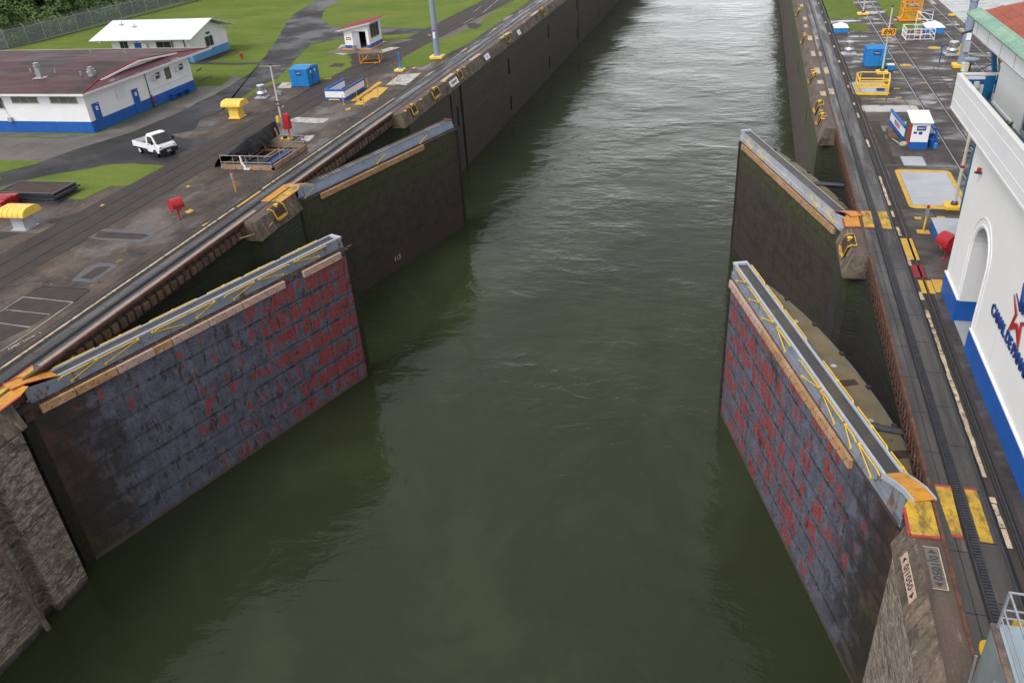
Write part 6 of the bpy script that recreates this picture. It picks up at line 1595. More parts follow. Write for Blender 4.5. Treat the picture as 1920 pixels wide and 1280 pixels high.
def pole(x, y, h, label, mat='pole_cream', r=.085, foot=('yellow', 1.0, .7), extras=()):
    t = thing('signal_pole', label, 'pole', (x, y, 0))
    m = MB(); m.tube([(0, 0, foot and .2 or 0), (0, 0, h)], r, 10, r * .75); m.build('shaft', mat, t)
    m = MB(); m.lathe((0, 0, h), [(r * .9, 0), (r * .9, .12), (r * .4, .16)], 8); m.build('cap', 'steel_dark', t)
    m = MB(); m.obox((0, 0, .1), (1, 0, 0), foot[1], foot[2], .2); m.build('footing', foot[0], t, bevel=.03)
    m = MB(); m.lathe((0, 0, .2), [(.2, 0), (.2, .1), (.13, .2)], 8); m.build('clamp', 'steel_dark', t)
    return t
t = pole(12.05, 82.0, 5.6, 'slim pole carrying the orange 890 sign', foot=('yellow_vent', .95, 1.1))
t.location = (12.0, 81.7, 0)
m = MB(); m.box(-.57, .57, -.12, -.08, 3.28, 3.84); m.build('sign_board', 'sign_orange', t); words('sign_letters', '890', .60, 'slot', t, frame((0, -.125, 3.55), (1, 0, 0), (0, 0, 1)), .003, shear=.25)
t = pole(13.3, 112.5, 5.0, 'slim pole standing on the far grass between track and coping', foot=('yellow_vent', 1.3, 1.0))
t = pole(12.1, 48.55, 6.8, 'cream pole with a red band on a yellow block beside the white building', r=.10, foot=('yellow', 1.0, 1.0))
m = MB(); m.tube([(0, 0, 2.35), (0, 0, 2.5)], .105, 10); m.build('red_band', 'roof_red', t)
m = MB()
for z in (3.2, 3.6, 4.3): m.obox((.12, 0, z), (1, 0, 0), .22, .10, .10); m.obox((-.06, 0, z + .02), (1, 0, 0), .2, .06, .05)
m.build('bracket', 'steel_dark', t)
t = pole(-36.15, 58.75, 6.0, 'slim cream pole with red box at its foot on the left deck', foot=('yellow', 1.0, .8))
m = MB(); m.tube([(-.9, .0, 5.95), (.9, .0, 5.95)], .02, 5); m.build('cross_arm', 'line_pale', t); m = MB(); m.obox((.0, -.06, 3.2), (1, 0, 0), .5, .14, .1); m.obox((0, -.06, 2.9), (1, 0, 0), .45, .1, .08); m.build('bracket', 'steel_dark', t)
m = MB(); m.obox((-.32, .0, 1.75), (1, 0, 0), .2, .2, .5); m.build('yellow_box', 'yellow', t)
m = MB(); m.obox((0.02, -.11, 1.5), (1, 0, 0), .22, .04, .9); m.build('sticker_plate', 'galv', t)
t = thing('extinguisher_box', 'red upright box on a post beside the slim cream pole', 'fire box', (-35.75, 58.85, 0)); n = 8
m = MB(); pr_ = [(-.24, 0), (.24, 0), (.24, 1.0)] + [(.24 * cos(pi * k / n), 1.0 + .24 * sin(pi * k / n)) for k in range(1, n)] + [(-.24, 1.0)]
vs = [(p[0], -.2, .95 + p[1]) for p in pr_] + [(p[0], .2, .95 + p[1]) for p in pr_]; q = len(pr_); m._add(vs, [tuple(range(q)), tuple(range(2 * q - 1, q - 1, -1))] + [(i, (i + 1) % q, q + (i + 1) % q, q + i) for i in range(q)]); m.build('case', 'red', t)
m = MB(); m.tube([(0, 0, 0), (0, 0, .96)], .06, 6); m.build('stand', 'red', t)
def ringbox(x, y, rz, s, label):
    t = thing('life_ring_stand', label, 'life ring stand', (x, y, 0), rz)
    m = MB(); m.tube([(0, 0, 0), (0, 0, .75 * s)], .05, 6); m.lathe((0, 0, 0), [(.14, 0), (.14, .03), (.05, .05)], 10); m.build('stand', 'red', t)
    m = MB(); R_ = .42 * s; n = 10; pts = []
    for k in range(n + 1):
        a = radians(200 - 220 * k / n); pts.append((R_ * cos(a), .95 * s + R_ * sin(a)))
    for a, b in zip(pts[:-1], pts[1:]):
        m.plate([(a[0], -.38 * s, a[1]), (b[0], -.38 * s, b[1]), (b[0], .38 * s, b[1]), (a[0], .38 * s, a[1])], .025)
    fan = [(p[0], .38 * s, p[1]) for p in pts]
    m._add(fan + [(.12, .38 * s, .48 * s)], [tuple(range(n + 2))])
    m._add([(p[0], .34 * s, p[1]) for p in pts] + [(.12, .34 * s, .48 * s)], [tuple(range(n + 1, -1, -1))])
    m.build('hood', 'red', t)
    m = MB(); rr = []
    for k in range(17):
        a = 2 * pi * k / 16; rr.append((.33 * s * cos(a), -.12, .88 * s + .33 * s * sin(a)))
    m.tube(rr, .075 * s, 8, cap=False); m.build('life_ring', 'buoy', t)
    return t
ringbox(-34.75, 42.0, 2.6, 1.0, 'red hooded life ring stand alone on the left deck')
ringbox(10.42, 41.35, -2.6, 1.02, 'red hooded life ring stand with orange ring by the blue box on the right')
def sigpost(x, y, label, foot=True, h=1.0):
    t = thing('signal_post', label, 'signal post', (x, y, 0))
    m = MB(); m.tube([(0, 0, 0), (0, 0, h)], .045, 8); m.build('shaft', 'orange' if not foot else 'yellow', t)
    if foot:
        m = MB(); m.box(-.32, .32, -.25, .25, .0, .025); m.build('foot_plate', 'line_yellow', t)
    m = MB(); m.obox((0, 0, h + .2), (1, 0, 0), .17, .15, .42); m.build('box', 'galv', t)
    m = MB(); m.lathe((0, 0, h + .42), [(.05, 0), (.075, .03), (.075, .14), (.03, .18)], 10); m.build('red_lamp', 'red', t)
    return t
sigpost(9.95, 44.75, 'yellow post with grey box and red lamp on the right deck', h=.95)
sigpost(-33.65, 47.0, 'thin orange post with grey box and red tip in front of the timber framed pit', False, h=.95)
# timber framed pit with railing and black tarpaulin
t = thing('excavation_pit', 'open timber framed pit with galvanised railing and black tarpaulin', 'pit', (-37.6, 51.6, 0))
PW, PL_ = 4.35, 7.2
m = MB(); m.box(.0, PW, -.1, .06, .0, .36); m.box(PW - .08, PW + .08, .06, PL_ * .72, .0, .36); m.box(-.1, .06, .06, PL_, 0, .3); m.box(.06, PW, PL_ * .72, PL_ * .72 + .12, 0, .5); m.box(1.0, 1.15, .2, 5, -.01, .12)
m.build('timber_kerb', 'wood', t)
m = MB(); m.rect(.06, PW - .08, .06, PL_ * .72, .05); m.build('pit_floor', 'slot', t)
m = MB(); m.box(1.9, 3.1, .7, 1.9, .06, .25); m.mi = 1; m.box(3.3, 3.7, .9, 4.0, .06, .25); m.mi = 2; m.box(.5, .7, 1.2, 4.2, .06, .2); m.box(2.2, 2.35, 2.3, 4.6, .06, .2); m.box(.3, 4.0, 4.2, 4.3, .06, .2); m.build('pit_contents', ['steel_dark', 'navy', 'wood'], t)
m = MB()
def rail_run(pts, hs=(.55, 1.05), np_=3):
    for z in hs: m.tube([(p[0], p[1], z) for p in pts], .032, 6)
    for a, b in zip(pts[:-1], pts[1:]):
        for k in range(np_ + 1):
            x = a[0] + (b[0] - a[0]) * k / np_; y = a[1] + (b[1] - a[1]) * k / np_; m.tube([(x, y, .05), (x, y, 1.05)], .03, 6); m.obox((x, y, .12), (1, 0, 0), .16, .16, .12)
rail_run([(.05, -.08), (PW, -.08)], np_=4); rail_run([(PW, -.08), (PW, 5.1)], np_=4); rail_run([(PW, 5.1), (2.2, 5.2)], np_=2)
m.build('railing', 'galv', t)
m = MB(); m.tube([(1.3, 4.2, 0), (1.3, 4.3, 1.4)], .07, 6); m.tube([(1.2, 2.0, 0), (1.2, 2.0, 1.25)], .07, 6); m.tube([(2.0, 5.6, 0), (1.45, 5.9, 1.4)], .08, 6); m.build('prop', 'wood', t)
m = MB()
rnd = random.Random(4); nx, ny = 8, 18; pv = {}
for j in range(ny + 1):
    v_ = j / ny; f_ = min(1, max(0, (v_ - .12) / .16)); y = .2 + 6.2 * v_
    prof = [(-.15, .05), (.05, .55), (.25, .85), (.8, 1.3), (1.30, 1.82), (1.40, 1.72), (1.50, 1.45), (1.58, 1.12), (1.64, .76)]
    near = [(-.85, .0), (-.6, .40), (-.4, .65), (-.1, .85), (.25, .98), (.4, 1.0), (.6, 1.02), (.75, 1.0), (.9, .95)]
    for i in range(nx + 1):
        a, b = near[i], prof[i]
        x = a[0] + (b[0] - a[0]) * f_; z = a[1] + (b[1] - a[1]) * f_
        pv[i, j] = (x - .1 * v_ + rnd.uniform(-.02, .02), y + rnd.uniform(-.03, .03) + (.5 if i > 5 and j == 0 else 0), z - .10 * sin(pi * v_) * (i > 2) + rnd.uniform(-.02, .02))
vs = [pv[i, j] for i in range(nx + 1) for j in range(ny + 1)]; fs = [(i * (ny + 1) + j, (i + 1) * (ny + 1) + j, (i + 1) * (ny + 1) + j + 1, i * (ny + 1) + j + 1) for i in range(nx) for j in range(ny)]
m._add(vs, fs); o = m.build('tarpaulin', 'tarp'); o.location = (-37.6, 51.6, 0); tag(o, 'black tarpaulin draped along the back of the timber framed pit', 'tarpaulin')
sd_ = o.modifiers.new('s', 'SOLIDIFY'); sd_.thickness = .02
m = MB(); m.tube([(1.85, -.16, 1.1), (1.9, -.2, .6), (2.15, -.2, .15)], .07, 5, .1); m.obox((2.25, -.2, .1), (1, 0, 0), .5, .2, .1); o = m.build('white_rag', 'white_dirty'); o.location = (-37.6, 51.6, 0); tag(o, 'white rag hanging over the front rail of the pit', 'rag')
# stacked trench covers and the red skip behind them
t0 = thing('trench_cover', 'topmost dark framed cover of the stack on the grass', 'trench cover', (-48.6, 44.9, .50), .03, 'stacked trench covers on the grass')
m = MB(); m.box(-2.3, 2.3, -1.05, 1.05, .02, .10); m.build('panel', 'rustdark', t0)
m = MB(); m.box(-2.45, 2.45, -1.2, -1.05, 0, .13); m.box(-2.45, 2.45, 1.05, 1.2, 0, .13); m.box(-2.45, -2.3, -1.05, 1.05, 0, .13); m.box(2.3, 2.45, -1.05, 1.05, 0, .13); m.build('edge_frame', 'steel_dark', t0)
put(t0, (-48.35, 44.95, .33), .05, 'second cover from the top of the stack on the grass'); put(t0, (-48.5, 44.8, .17), .01, 'third cover from the top of the stack on the grass'); put(t0, (-48.3, 44.7, .0), .06, 'bottom cover of the stack, lying on the grass')
t = thing('red_skip', 'red painted metal skip partly behind the yellow ventilator at left', 'skip', (-49.9, 42.3, 0), .1)
m = MB(); m._add([(-2.2, -.8, 0), (1.2, -.8, 0), (1.2, .8, 0), (-2.2, .8, 0), (-2.4, -.9, .75), (1.4, -.9, .75), (1.4, .9, .75), (-2.4, .9, .75)], [(0, 3, 2, 1), (4, 5, 6, 7), (0, 1, 5, 4), (1, 2, 6, 5), (2, 3, 7, 6), (3, 0, 4, 7)]); m.build('hull', 'red', t)
m = MB(); m.tube([(-2.3, -.3, .78), (1.2, .1, .80)], .05, 5); m.box(.2, 1.3, -.4, .5, .76, .80); m.mi = 1; m.box(.35, .5, -.7, -.6, .76, .86); m.build('lid', ['red_edge', 'blue_box'], t)
# yellow trestle
t = thing('access_trestle', 'yellow framed trestle with a pale top across the return track', 'trestle', (-41.2, 88.2, 0), .25)
m = MB()
for (x, y) in ((-1.1, -1.0), (1.1, -1.0), (-1.1, 1.0), (1.1, 1.0)): m.tube([(x, y, 0), (x, y, 1.15)], .045, 6)
for z in (.15, 1.1):
    m.tube([(-1.1, -1, z), (1.1, -1, z), (1.1, 1, z), (-1.1, 1, z), (-1.1, -1, z)], .04, 6)
m.tube([(-1.1, -1, .15), (0, -1, 1.1)], .03, 5); m.tube([(-1.1, 1, .15), (-1.1, -1, 1.1)], .03, 5); m.tube([(-1.1, 1, .15), (1.1, 1, 1.1)], .03, 5)
m.build('frame', 'orange', t); m = MB(); m.box(-1.2, 1.2, -1.1, 1.1, 1.14, 1.18); m.build('top', 'patch', t)
# hydrants
def hydrant(x, y, label):
    t = thing('hydrant', label, 'hydrant', (x, y, 0)); m = MB(); m.lathe((0, 0, 0), [(.2, 0), (.2, .05), (.13, .08), (.13, .5), (.18, .52), (.18, .6), (.08, .72), (.04, .78)], 12); m.build('barrel', 'red', t)
    m = MB(); m.tube([(-.3, 0, .42), (.3, 0, .42)], .08, 8); m.build('outlet', 'red', t)
hydrant(-59.7, 91.0, 'dark red hydrant on the grass by the small white building'); hydrant(17.55, 98.5, 'dark red hydrant behind the white stair frame')

# ------------------------------------------------------------------ white pickup truck
TR = thing('pickup_truck', 'small white pickup truck parked on the left asphalt road', 'truck', (-45.85, 54.95, 0), radians(-22))
W = .80; Lk = 1.95       # half width, half length: x forward
m = MB()
def sec(x, pts): return [(x, p[0], p[1]) for p in pts]
# cab, lofted along x
prof = [(.22, 1.30, 1.30), (.28, 1.70, 1.74), (.75, 1.80, 1.82), (1.02, 1.74, 1.76)]
def cabring(x, zb, ztop, wtop, zmid=1.02):
    return [(x, -W, zb), (x, -W, zmid), (x, -wtop, ztop - .08), (x, -wtop + .12, ztop), (x, wtop - .12, ztop), (x, wtop, ztop - .08), (x, W, zmid), (x, W, zb)]
rings = [cabring(.18, .38, 1.62, .66), cabring(.30, .36, 1.76, .68), cabring(.75, .36, 1.82, .68), cabring(1.05, .36, 1.76, .66), cabring(1.66, .36, 1.08, .74, .98), cabring(1.86, .40, .90, .74, .80), cabring(1.93, .42, .74, .70, .66)]
vs = [p for r in rings for p in r]; fs = [tuple(range(7, -1, -1)), tuple(len(vs) - 8 + k for k in range(8))]
for i in range(len(rings) - 1):
    for k in range(8): fs.append((i * 8 + k, i * 8 + (k + 1) % 8, (i + 1) * 8 + (k + 1) % 8, (i + 1) * 8 + k))
m._add(vs, fs); m.build('cab', 'white', TR, bevel=.03)
m = MB(); m.quad((1.10, -.58, 1.70), (1.64, -.66, 1.12), (1.64, .66, 1.12), (1.10, .58, 1.70)); m.v = [(x + .02, y, z + .025) for x, y, z in m.v]; m.build('windscreen', 'glass', TR)
m = MB(); m.box(1.60, 1.70, -.70, .70, 1.085, 1.125); m.tube([(1.10, -.63, 1.72), (1.68, -.72, 1.12)], .03, 4); m.tube([(1.10, .63, 1.72), (1.68, .72, 1.12)], .03, 4); m.build('windscreen_trim', 'black', TR)
for sg in (-1, 1):
    m = MB(); m._add([(.45, sg * .795, 1.06), (1.35, sg * .80, 1.06), (1.02, sg * .715, 1.60), (.45, sg * .70, 1.60)], [(0, 1, 2, 3)]); m.v = [(x, y + sg * .015, z) for x, y, z in m.v]; m.build('side_window', 'glass', TR)
    m = MB(); m.box(.40, 1.25, sg * .80 - .008, sg * .80 + .012, .45, .46); m.box(.36, .375, sg * .80 - .008, sg * .80 + .012, .45, 1.0); m.box(1.40, 1.415, sg * .80 - .008, sg * .80 + .012, .6, 1.0); m.mi = 1; m.obox((.52, sg * .815, .95), (1, 0, 0), .13, .03, .04); m.build('door', ['grey', 'black'], TR)
    m = MB(); m.obox((1.38, sg * .95, 1.20), (1, 0, 0), .08, .18, .22); m.build('mirror', 'black', TR)
    m = MB(); m.obox((1.84, sg * .60, .80), (1, sg * -.3, 0), .16, .22, .13); m.build('headlight', 'galv', TR, bevel=.02)
    for xx in (1.22, -1.12):
        m = MB(); m.wheel((xx, sg * .70, .27), (0, 1, 0), .27, .17, 20); w_ = m.build('wheel', 'black', TR)
        m = MB(); m.wheel((xx, sg * .785, .27), (0, 1, 0), .16, .02, 14); m.mi = 1; m.wheel((xx, sg * .798, .27), (0, 1, 0), .06, .02, 8); m.build('rim', ['white', 'steel_dark'], w_)
    m = MB(); m.wheel((1.22, sg * .70, .30), (0, 1, 0), .33, .215, 16); m.build('wheel_arch', 'slot', TR)
m = MB(); m.box(1.80, 2.02, -.80, .80, .30, .66); m.mi = 0; m.build('bumper', 'black', TR, bevel=.05)
m = MB(); m.box(2.02, 2.03, -.20, .14, .40, .56); m.build('number_plate', 'grey_plate', TR)
m = MB(); m.box(1.925, 1.95, -.5, .5, .67, .72); m.build('grille', 'steel_dark', TR)
m = MB(); m.box(-1.98, .16, -.76, -.72, .62, .98); m.box(-1.98, .16, .72, .76, .62, .98); m.box(-1.98, -1.93, -.72, .72, .62, .98); m.box(.12, .16, -.72, .72, .62, 1.05); m.box(-1.98, .16, -.76, .76, .55, .62)
m.build('cargo_bed', 'white', TR)
m = MB(); m.box(-1.9, .1, -.7, .7, .621, .632); m.mi = 1; m.box(-1.0, -.2, -.3, .3, .633, .66); m.build('bed_floor', ['patch', 'wood'], TR)
m = MB(); m.box(-1.9, 1.7, -.35, -.25, .34, .5); m.box(-1.9, 1.7, .25, .35, .34, .5); m.box(-.5, .1, -.7, -.3, .3, .52); m.box(-1.98, -1.9, -.7, .7, .4, .5); m.build('chassis', 'steel_dark', TR)

# ------------------------------------------------------------------ right bank objects
def hip_box(x, y, w_, d_, h, rh, label, lid='white'):
    t = thing('vent_hatch', label, 'hatch box', (x, y, 0))
    m = MB(); m.box(-w_ / 2, w_ / 2, -d_ / 2, d_ / 2, 0, h); m.build('box', 'blue_box' if w_ < 2 else 'blue', t)
    m = MB(); e_ = .06; m.lathe((0, -d_ / 2 - .01, h * .5), [(.04, -.03), (.04, .03)], 8); m.build('hole', 'slot', t)
    m = MB(); m._add([(-w_ / 2 - e_, -d_ / 2 - e_, h + .01), (w_ / 2 + e_, -d_ / 2 - e_, h + .01), (w_ / 2 + e_, d_ / 2 + e_, h + .01), (-w_ / 2 - e_, d_ / 2 + e_, h + .01), (0, 0, h + rh), (-w_ / 2 - e_, -d_ / 2 - e_, h - .03), (w_ / 2 + e_, -d_ / 2 - e_, h - .03), (w_ / 2 + e_, d_ / 2 + e_, h - .03), (-w_ / 2 - e_, d_ / 2 + e_, h - .03)], [(0, 1, 4), (1, 2, 4), (2, 3, 4), (3, 0, 4), (0, 5, 6, 1), (1, 6, 7, 2), (2, 7, 8, 3), (3, 8, 5, 0)])
    m.build('lid', lid, t)
    return t
hip_box(9.95, 102.3, 1.45, 2.1, .48, .45, 'small blue box with white pyramid lid near the right coping track')
hip_box(19.3, 101.2, 1.8, 2.4, .55, .55, 'blue box with white pyramid lid behind the white stair frame')
hip_box(11.55, 44.2, 2.35, 2.2, .60, .45, 'blue box with pale grey hipped cover beside the white building', 'grey_plate')
# yellow cage
t = thing('safety_cage', 'yellow railed safety cage around a hatch on the right deck', 'cage', (10.55, 75.3, 0))
m = MB(); c_ = [(-1.3, -1.5), (1.0, -1.6), (1.35, 1.2), (.95, 1.6), (-.9, 1.7), (-1.25, 1.3)]
for z, r_ in ((1.15, .05), (.62, .05)): m.tube([(p[0], p[1], z) for p in c_ + c_[:1]], r_, 6)
for p in c_: m.tube([(p[0], p[1], .0), (p[0], p[1], 1.15)], .045, 6)
m.build('railing', 'yellow', t)
m = MB()
for a, b in zip(c_, c_[1:] + c_[:1]): 
    c2 = ((a[0] + b[0]) / 2, (a[1] + b[1]) / 2, .12); m.obox(c2, (b[0] - a[0], b[1] - a[1], 0), math.hypot(b[0] - a[0], b[1] - a[1]), .04, .2)
m.build('toe_board', 'yellow', t)
m = MB(); m.prism([(-1.0, -1.2), (.9, -1.2), (.9, 1.2), (-1.0, 1.2)], .01, .05); m.mi = 1; m.box(.3, .9, -.3, .2, .05, .25); m.build('hatch', ['grey_plate', 'navy'], t)
# hut with barriers
t = thing('control_hut', 'narrow white hut with blue base and open dark red door on the right deck', 'hut', (11.75, 60.3, 0))
m = MB(); m.box(-.55, .55, -.95, .95, .48, 1.72); m._add([(-.55, -.95, 1.72), (.55, -.95, 1.72), (.55, .95, 1.72), (-.55, .95, 1.72), (-.55, -.95, 1.82), (.55, -.95, 1.82), (.55, .95, 2.0), (-.55, .95, 2.0)], [(0, 1, 5, 4), (1, 2, 6, 5), (3, 0, 4, 7), (2, 3, 7, 6)]); m.build('wall', 'white', t)
m = MB(); m.box(-.57, .57, -.97, .97, 0, .48); m.build('base', 'blue', t)
m = MB(); m.plate([(-.7, -1.1, 1.84), (.7, -1.1, 1.84), (.7, 1.25, 2.06), (-.7, 1.25, 2.06)], .05); m.build('roof', 'white_warm', t)
m = MB(); m.plate([(-.63, -.95, 1.7), (-.60, -.95, 1.7), (-.60, .1, 1.78), (-.63, .1, 1.78)], 1.6); m.mi = 1; m.plate([(-.66, .1, 1.75), (-.60, .1, 1.75), (-.60, .75, 1.8), (-.66, .75, 1.8)], 1.5); m.build('door', ['red_edge', 'green'], t)
m = MB(); m.box(-.26, .30, -.985, -.97, 1.28, 1.58); m.build('sign_board', 'navy', t); words('sign_letters', 'GAS-3', .17, 'white', t, frame((.02, -.99, 1.43), (1, 0, 0), (0, 0, 1)), .001)
m = MB(); m.box(-.42, -.22, -.965, -.952, 1.05, 1.18); m.box(-.10, .12, -.965, -.952, 1.0, 1.18); m.build('notice', 'navy', t)
t = thing('padded_barrier', 'white barrier with blue rail on the left side of the white hut', 'barrier', (10.75, 61.3, 0))
low_wall(t, (((0, 4.3), (.35, 0)),), .95, .06, foot=True); words('lettering', 'PELIGRO', .4, 'red', t, frame((.12, 2.0, .55), (.08, -1, 0), (0, 0, 1)), .002)
t = thing('padded_barrier', 'white barrier with blue rail on the right side of the white hut', 'barrier', (12.75, 60.6, 0))
low_wall(t, (((-.1, 4.6), (.15, 0)),), 1.0, .06, foot=True)
t = thing('pump_unit', 'blue pump unit with hoses beside the white hut', 'pump', (12.75, 60.0, 0)); m = MB(); m.lathe((0, 0, 0), [(.2, 0), (.24, .2), (.24, .5), (.12, .6), (.12, .8)], 12); m.obox((.1, .5, .4), (1, 0, 0), .45, .5, .6); m.tube([(-.1, -.2, .3), (.15, -.3, .7), (.2, .2, .95)], .06, 6); m.build('casing', 'blue', t); m = MB(); m.lathe((.15, -.35, 0), [(.13, 0), (.13, .3), (.05, .36)], 10); m.build('bottle', 'blue_box', t); m = MB(); m.tube([(-.25, .1, .75), (0, -.2, .9), (.25, .3, .9), (.3, .6, .3)], .04, 6); m.build('hose', 'black', t)
m = MB(); rr = []
for k in range(40): a = 2 * pi * k / 12; rr.append((10.95 + .22 * cos(a), 60.0 + .22 * sin(a), .05 + .012 * k % .2))
m.tube(rr, .03, 5); m.tube([(10.8, 60.1, .05), (10.5, 61.3, .04), (10.3, 62.2, .04)], .025, 5); tag(m.build('rope_coil', 'plastic_cream'), 'coil of pale rope on the deck at the foot of the hut', 'rope')
m = MB(); m.box(10.25, 10.8, 61.6, 62.8, 0, .12); m.box(10.3, 10.7, 62.8, 64, 0, .1); tag(m.build('timber_baulk', 'rustbrown'), 'brown timber baulks lying beside the hut barrier', 'timber')
# white stair frame
t = thing('mobile_stairs', 'white painted mobile stair frame on the right deck', 'stair', (17.2, 97.6, 0))
m = MB(); T_p = lambda pts, r_=.035: m.tube(pts, r_, 5)
for (x, y, h) in ((-1.3, -1.4, 1.1), (-1.3, 1.4, 1.1), (.1, -1.4, 1.1), (.1, 1.4, 1.1), (1.4, -1.4, 1.1), (1.4, 1.4, 2.4), (-.1, 1.4, 2.4)): T_p([(x, y, 0), (x, y, h)])
for z in (.12, .6, 1.1): T_p([(-1.3, -1.4, z), (1.4, -1.4, z)]); T_p([(-1.3, -1.4, z), (-1.3, 1.4, z)]); T_p([(1.4, -1.4, z), (1.4, 1.4, z)]); T_p([(-1.3, 1.4, z), (1.4, 1.4, z)])
T_p([(-.1, 1.4, 2.4), (1.4, 1.4, 2.0)]); T_p([(-.1, 1.4, 2.4), (1.4, -1.2, 1.1)]); T_p([(-.1, 1.4, 1.7), (1.4, 1.4, 1.5)])
for k in range(5): T_p([(-1.0 + k * .5, -1.4, .12), (-1.0 + k * .5, -1.4, 1.1)], .02); T_p([(-1.3, -1.1 + k * .55, .12), (-1.3, -1.1 + k * .55, 1.1)], .02)
m.build('tubing', 'white', t)
m = MB()
for k in range(4): m.box(-.4, .4, -.8 + k * .45, -.45 + k * .45, .35 + k * .25, .38 + k * .25)
m.build('tread', 'grey_plate', t)
# orange crane basket
t = thing('crane_basket', 'tall orange framed crane basket standing at the edge of the far grass', 'crane basket', (17.9, 108.2, 0))
m = MB()
for (x, y) in ((-.95, -1.0), (.95, -1.0), (-.95, 1.0), (.95, 1.0)): m.tube([(x, y, .1), (x * .95, y * .95, 5.0)], .10, 4)
for z in (.2, 1.1, 1.9, 4.9): m.tube([(-.95, -1, z), (.95, -1, z), (.95, 1, z), (-.95, 1, z), (-.95, -1, z)], .08, 4)
for x in (-.5, .0, .45): m.tube([(x, -1, 1.9), (x, -1, 4.9)], .05, 4); m.tube([(x, 1, .2), (x, 1, 4.9)], .05, 4)
m.tube([(-.95, -1, 1.9), (-.6, -1, 1.2), (-.6, -1, .2)], .07, 4); m.tube([(-1.15, -1.1, .3), (-.95, -1, .7)], .1, 4); m.box(-1.2, 1.1, -1.15, 1.1, .05, .2)
m.build('frame', 'orange', t)
m = MB(); m.box(-.85, .85, -.98, -.95, .3, 1.05); m.box(-.85, .85, .93, .96, .3, 1.05); m.box(-.9, -.87, -.9, .9, .3, 1.05); m.build('mesh_panel', 'yellow_worn', t)
# blue hydrant post
t = thing('valve_post', 'thin blue valve post with a round head beside the large silver fan', 'post', (17.55, 86.4, 0)); m = MB(); m.tube([(0, 0, 0), (0, 0, 1.35)], .06, 8); m.build('shaft', 'blue', t); m = MB(); m.tube([(-.14, 0, 1.42), (.16, 0, 1.42)], .10, 8); m.build('head', 'blue', t)
# lattice bollard railings on the far coping
t = thing('coping_rail', 'low dark rail fence along the far coping edge behind the eaves', 'fence', (22.6, 70, 0)); m = MB()
for k in range(14): m.tube([(0, 2.5 * k, 0), (0, 2.5 * k, .8)], .03, 5)
m.tube([(0, 0, .8), (0, 33, .8)], .025, 5); m.tube([(0, 0, .4), (0, 33, .4)], .025, 5); m.build('rails', 'steel_dark', t)
m = MB()
for (x, y) in ((22.8, 110.5), (22.7, 87)): m.lathe((x, y, 0), [(.45, 0), (.45, .12), (.2, .16)], 12)
m.build('far_coping_studs', 'yellow')['kind'] = 'structure'
g = MB()
for y in (118.5, 99.5, 83.5, 80.5): g.rect(21.95, 22.5, y, y + 3, .016)
struct('far_coping_marks', g, 'line_pale')
t = thing('stop_barrier', 'orange bent tube barrier behind the balcony', 'barrier', (20.3, 78.2, 0)); m = MB(); m.tube([(-.3, -.5, 0), (-.3, -.4, 1.0), (.8, -.9, .6), (1.0, -1.0, 0)], .06, 6); m.build('bar', 'orange', t)
# far coping wall of the neighbouring lane
m = MB(); m.quad((23.2, -30, -13), (23.2, 700, -13), (23.2, 700, -.004), (23.2, -30, -.004)); tag(m.build('lane_wall', 'wall_far'), 'outer wall under the coping beside the neighbouring lane', 'lock wall')
m = MB(); m.box(57.5, 60, -30, 700, -13, .0); tag(m.build('lane_wall', 'wall_far'), 'opposite wall of the neighbouring lane', 'lock wall')
g = MB(); g.rect(60, 900, -30, 1500, -.01); struct('far_bank_ground', g, 'grass')

# ------------------------------------------------------------------ towing locomotive, lower right
t = thing('towing_locomotive', 'grey towing locomotive with pale blue top at the lower right corner', 'locomotive', (7.7, 8.8, 0))
m = MB(); m.box(-1.25, 1.25, -7.5, 6.2, .42, 2.75); m.mi = 0
m.build('body', 'loco_grey', t, bevel=.12)
m = MB(); m.box(-1.12, 1.2, 3.2, 6.1, 2.76, 2.84); m.box(-1.12, 1.2, -7.4, .2, 2.55, 2.83); m.build('top_plate', 'loco_top', t)
m = MB(); m.box(-1.28, -1.13, -7.4, 6.1, 2.75, 2.83); m.build('edge_trim', 'brown_trim', t)
m = MB(); m.box(-1.31, -1.26, -7.4, 5.0, 1.3, 2.2); m.mi = 1
for k in range(5): m.obox((-1.33, 3.2 - k * .24, 1.9), (0, 1, 0), .12, .04, .44)
for k in range(5): m.obox((-1.33, 1.4 - k * .24, 1.9), (0, 1, 0), .12, .04, .44)
m.build('side_panel', ['loco_grey', 'white'], t)
m = MB(); m.tube([(-1.36, 5.6, 1.1), (-1.4, 5.2, 1.1), (-1.4, 2.2, 1.1), (-1.36, 1.8, 1.1)], .03, 6); m.tube([(-1.36, 5.9, .7), (-1.42, 5.9, 1.9)], .03, 6); m.build('grab_rail', 'galv', t)
m = MB(); zt = 3.95
P1, P2, P3 = (-1.15, 6.0), (1.15, 6.0), (-1.15, 3.6)
m.tube([(P3[0], P3[1], 2.8), (P3[0], P3[1], zt), (P1[0], P1[1], zt), (P2[0], P2[1], zt), (P2[0], P2[1], 2.8)], .035, 6)
for z in (3.4, 3.15): m.tube([(P3[0], P3[1], z), (P1[0], P1[1], z), (P2[0], P2[1], z)], .028, 6)
m.tube([(P1[0], P1[1], 2.8), (P1[0], P1[1], zt)], .035, 6)
m.build('guard_rail', 'galv', t)
m = MB(); m.wheel((-1.0, 6.35, 1.55), (1, .4, 0), .30, .06, 18); m.wheel((-.45, 6.35, 2.35), (1, .35, 0), .34, .06, 18); m.tube([(-1.0, 6.35, 1.55), (-.9, 6.15, 1.6)], .1, 8); m.obox((.2, 6.4, 2.3), (1, 0, 0), .5, .1, .12); m.build('cable_sheave', 'yellow', t)
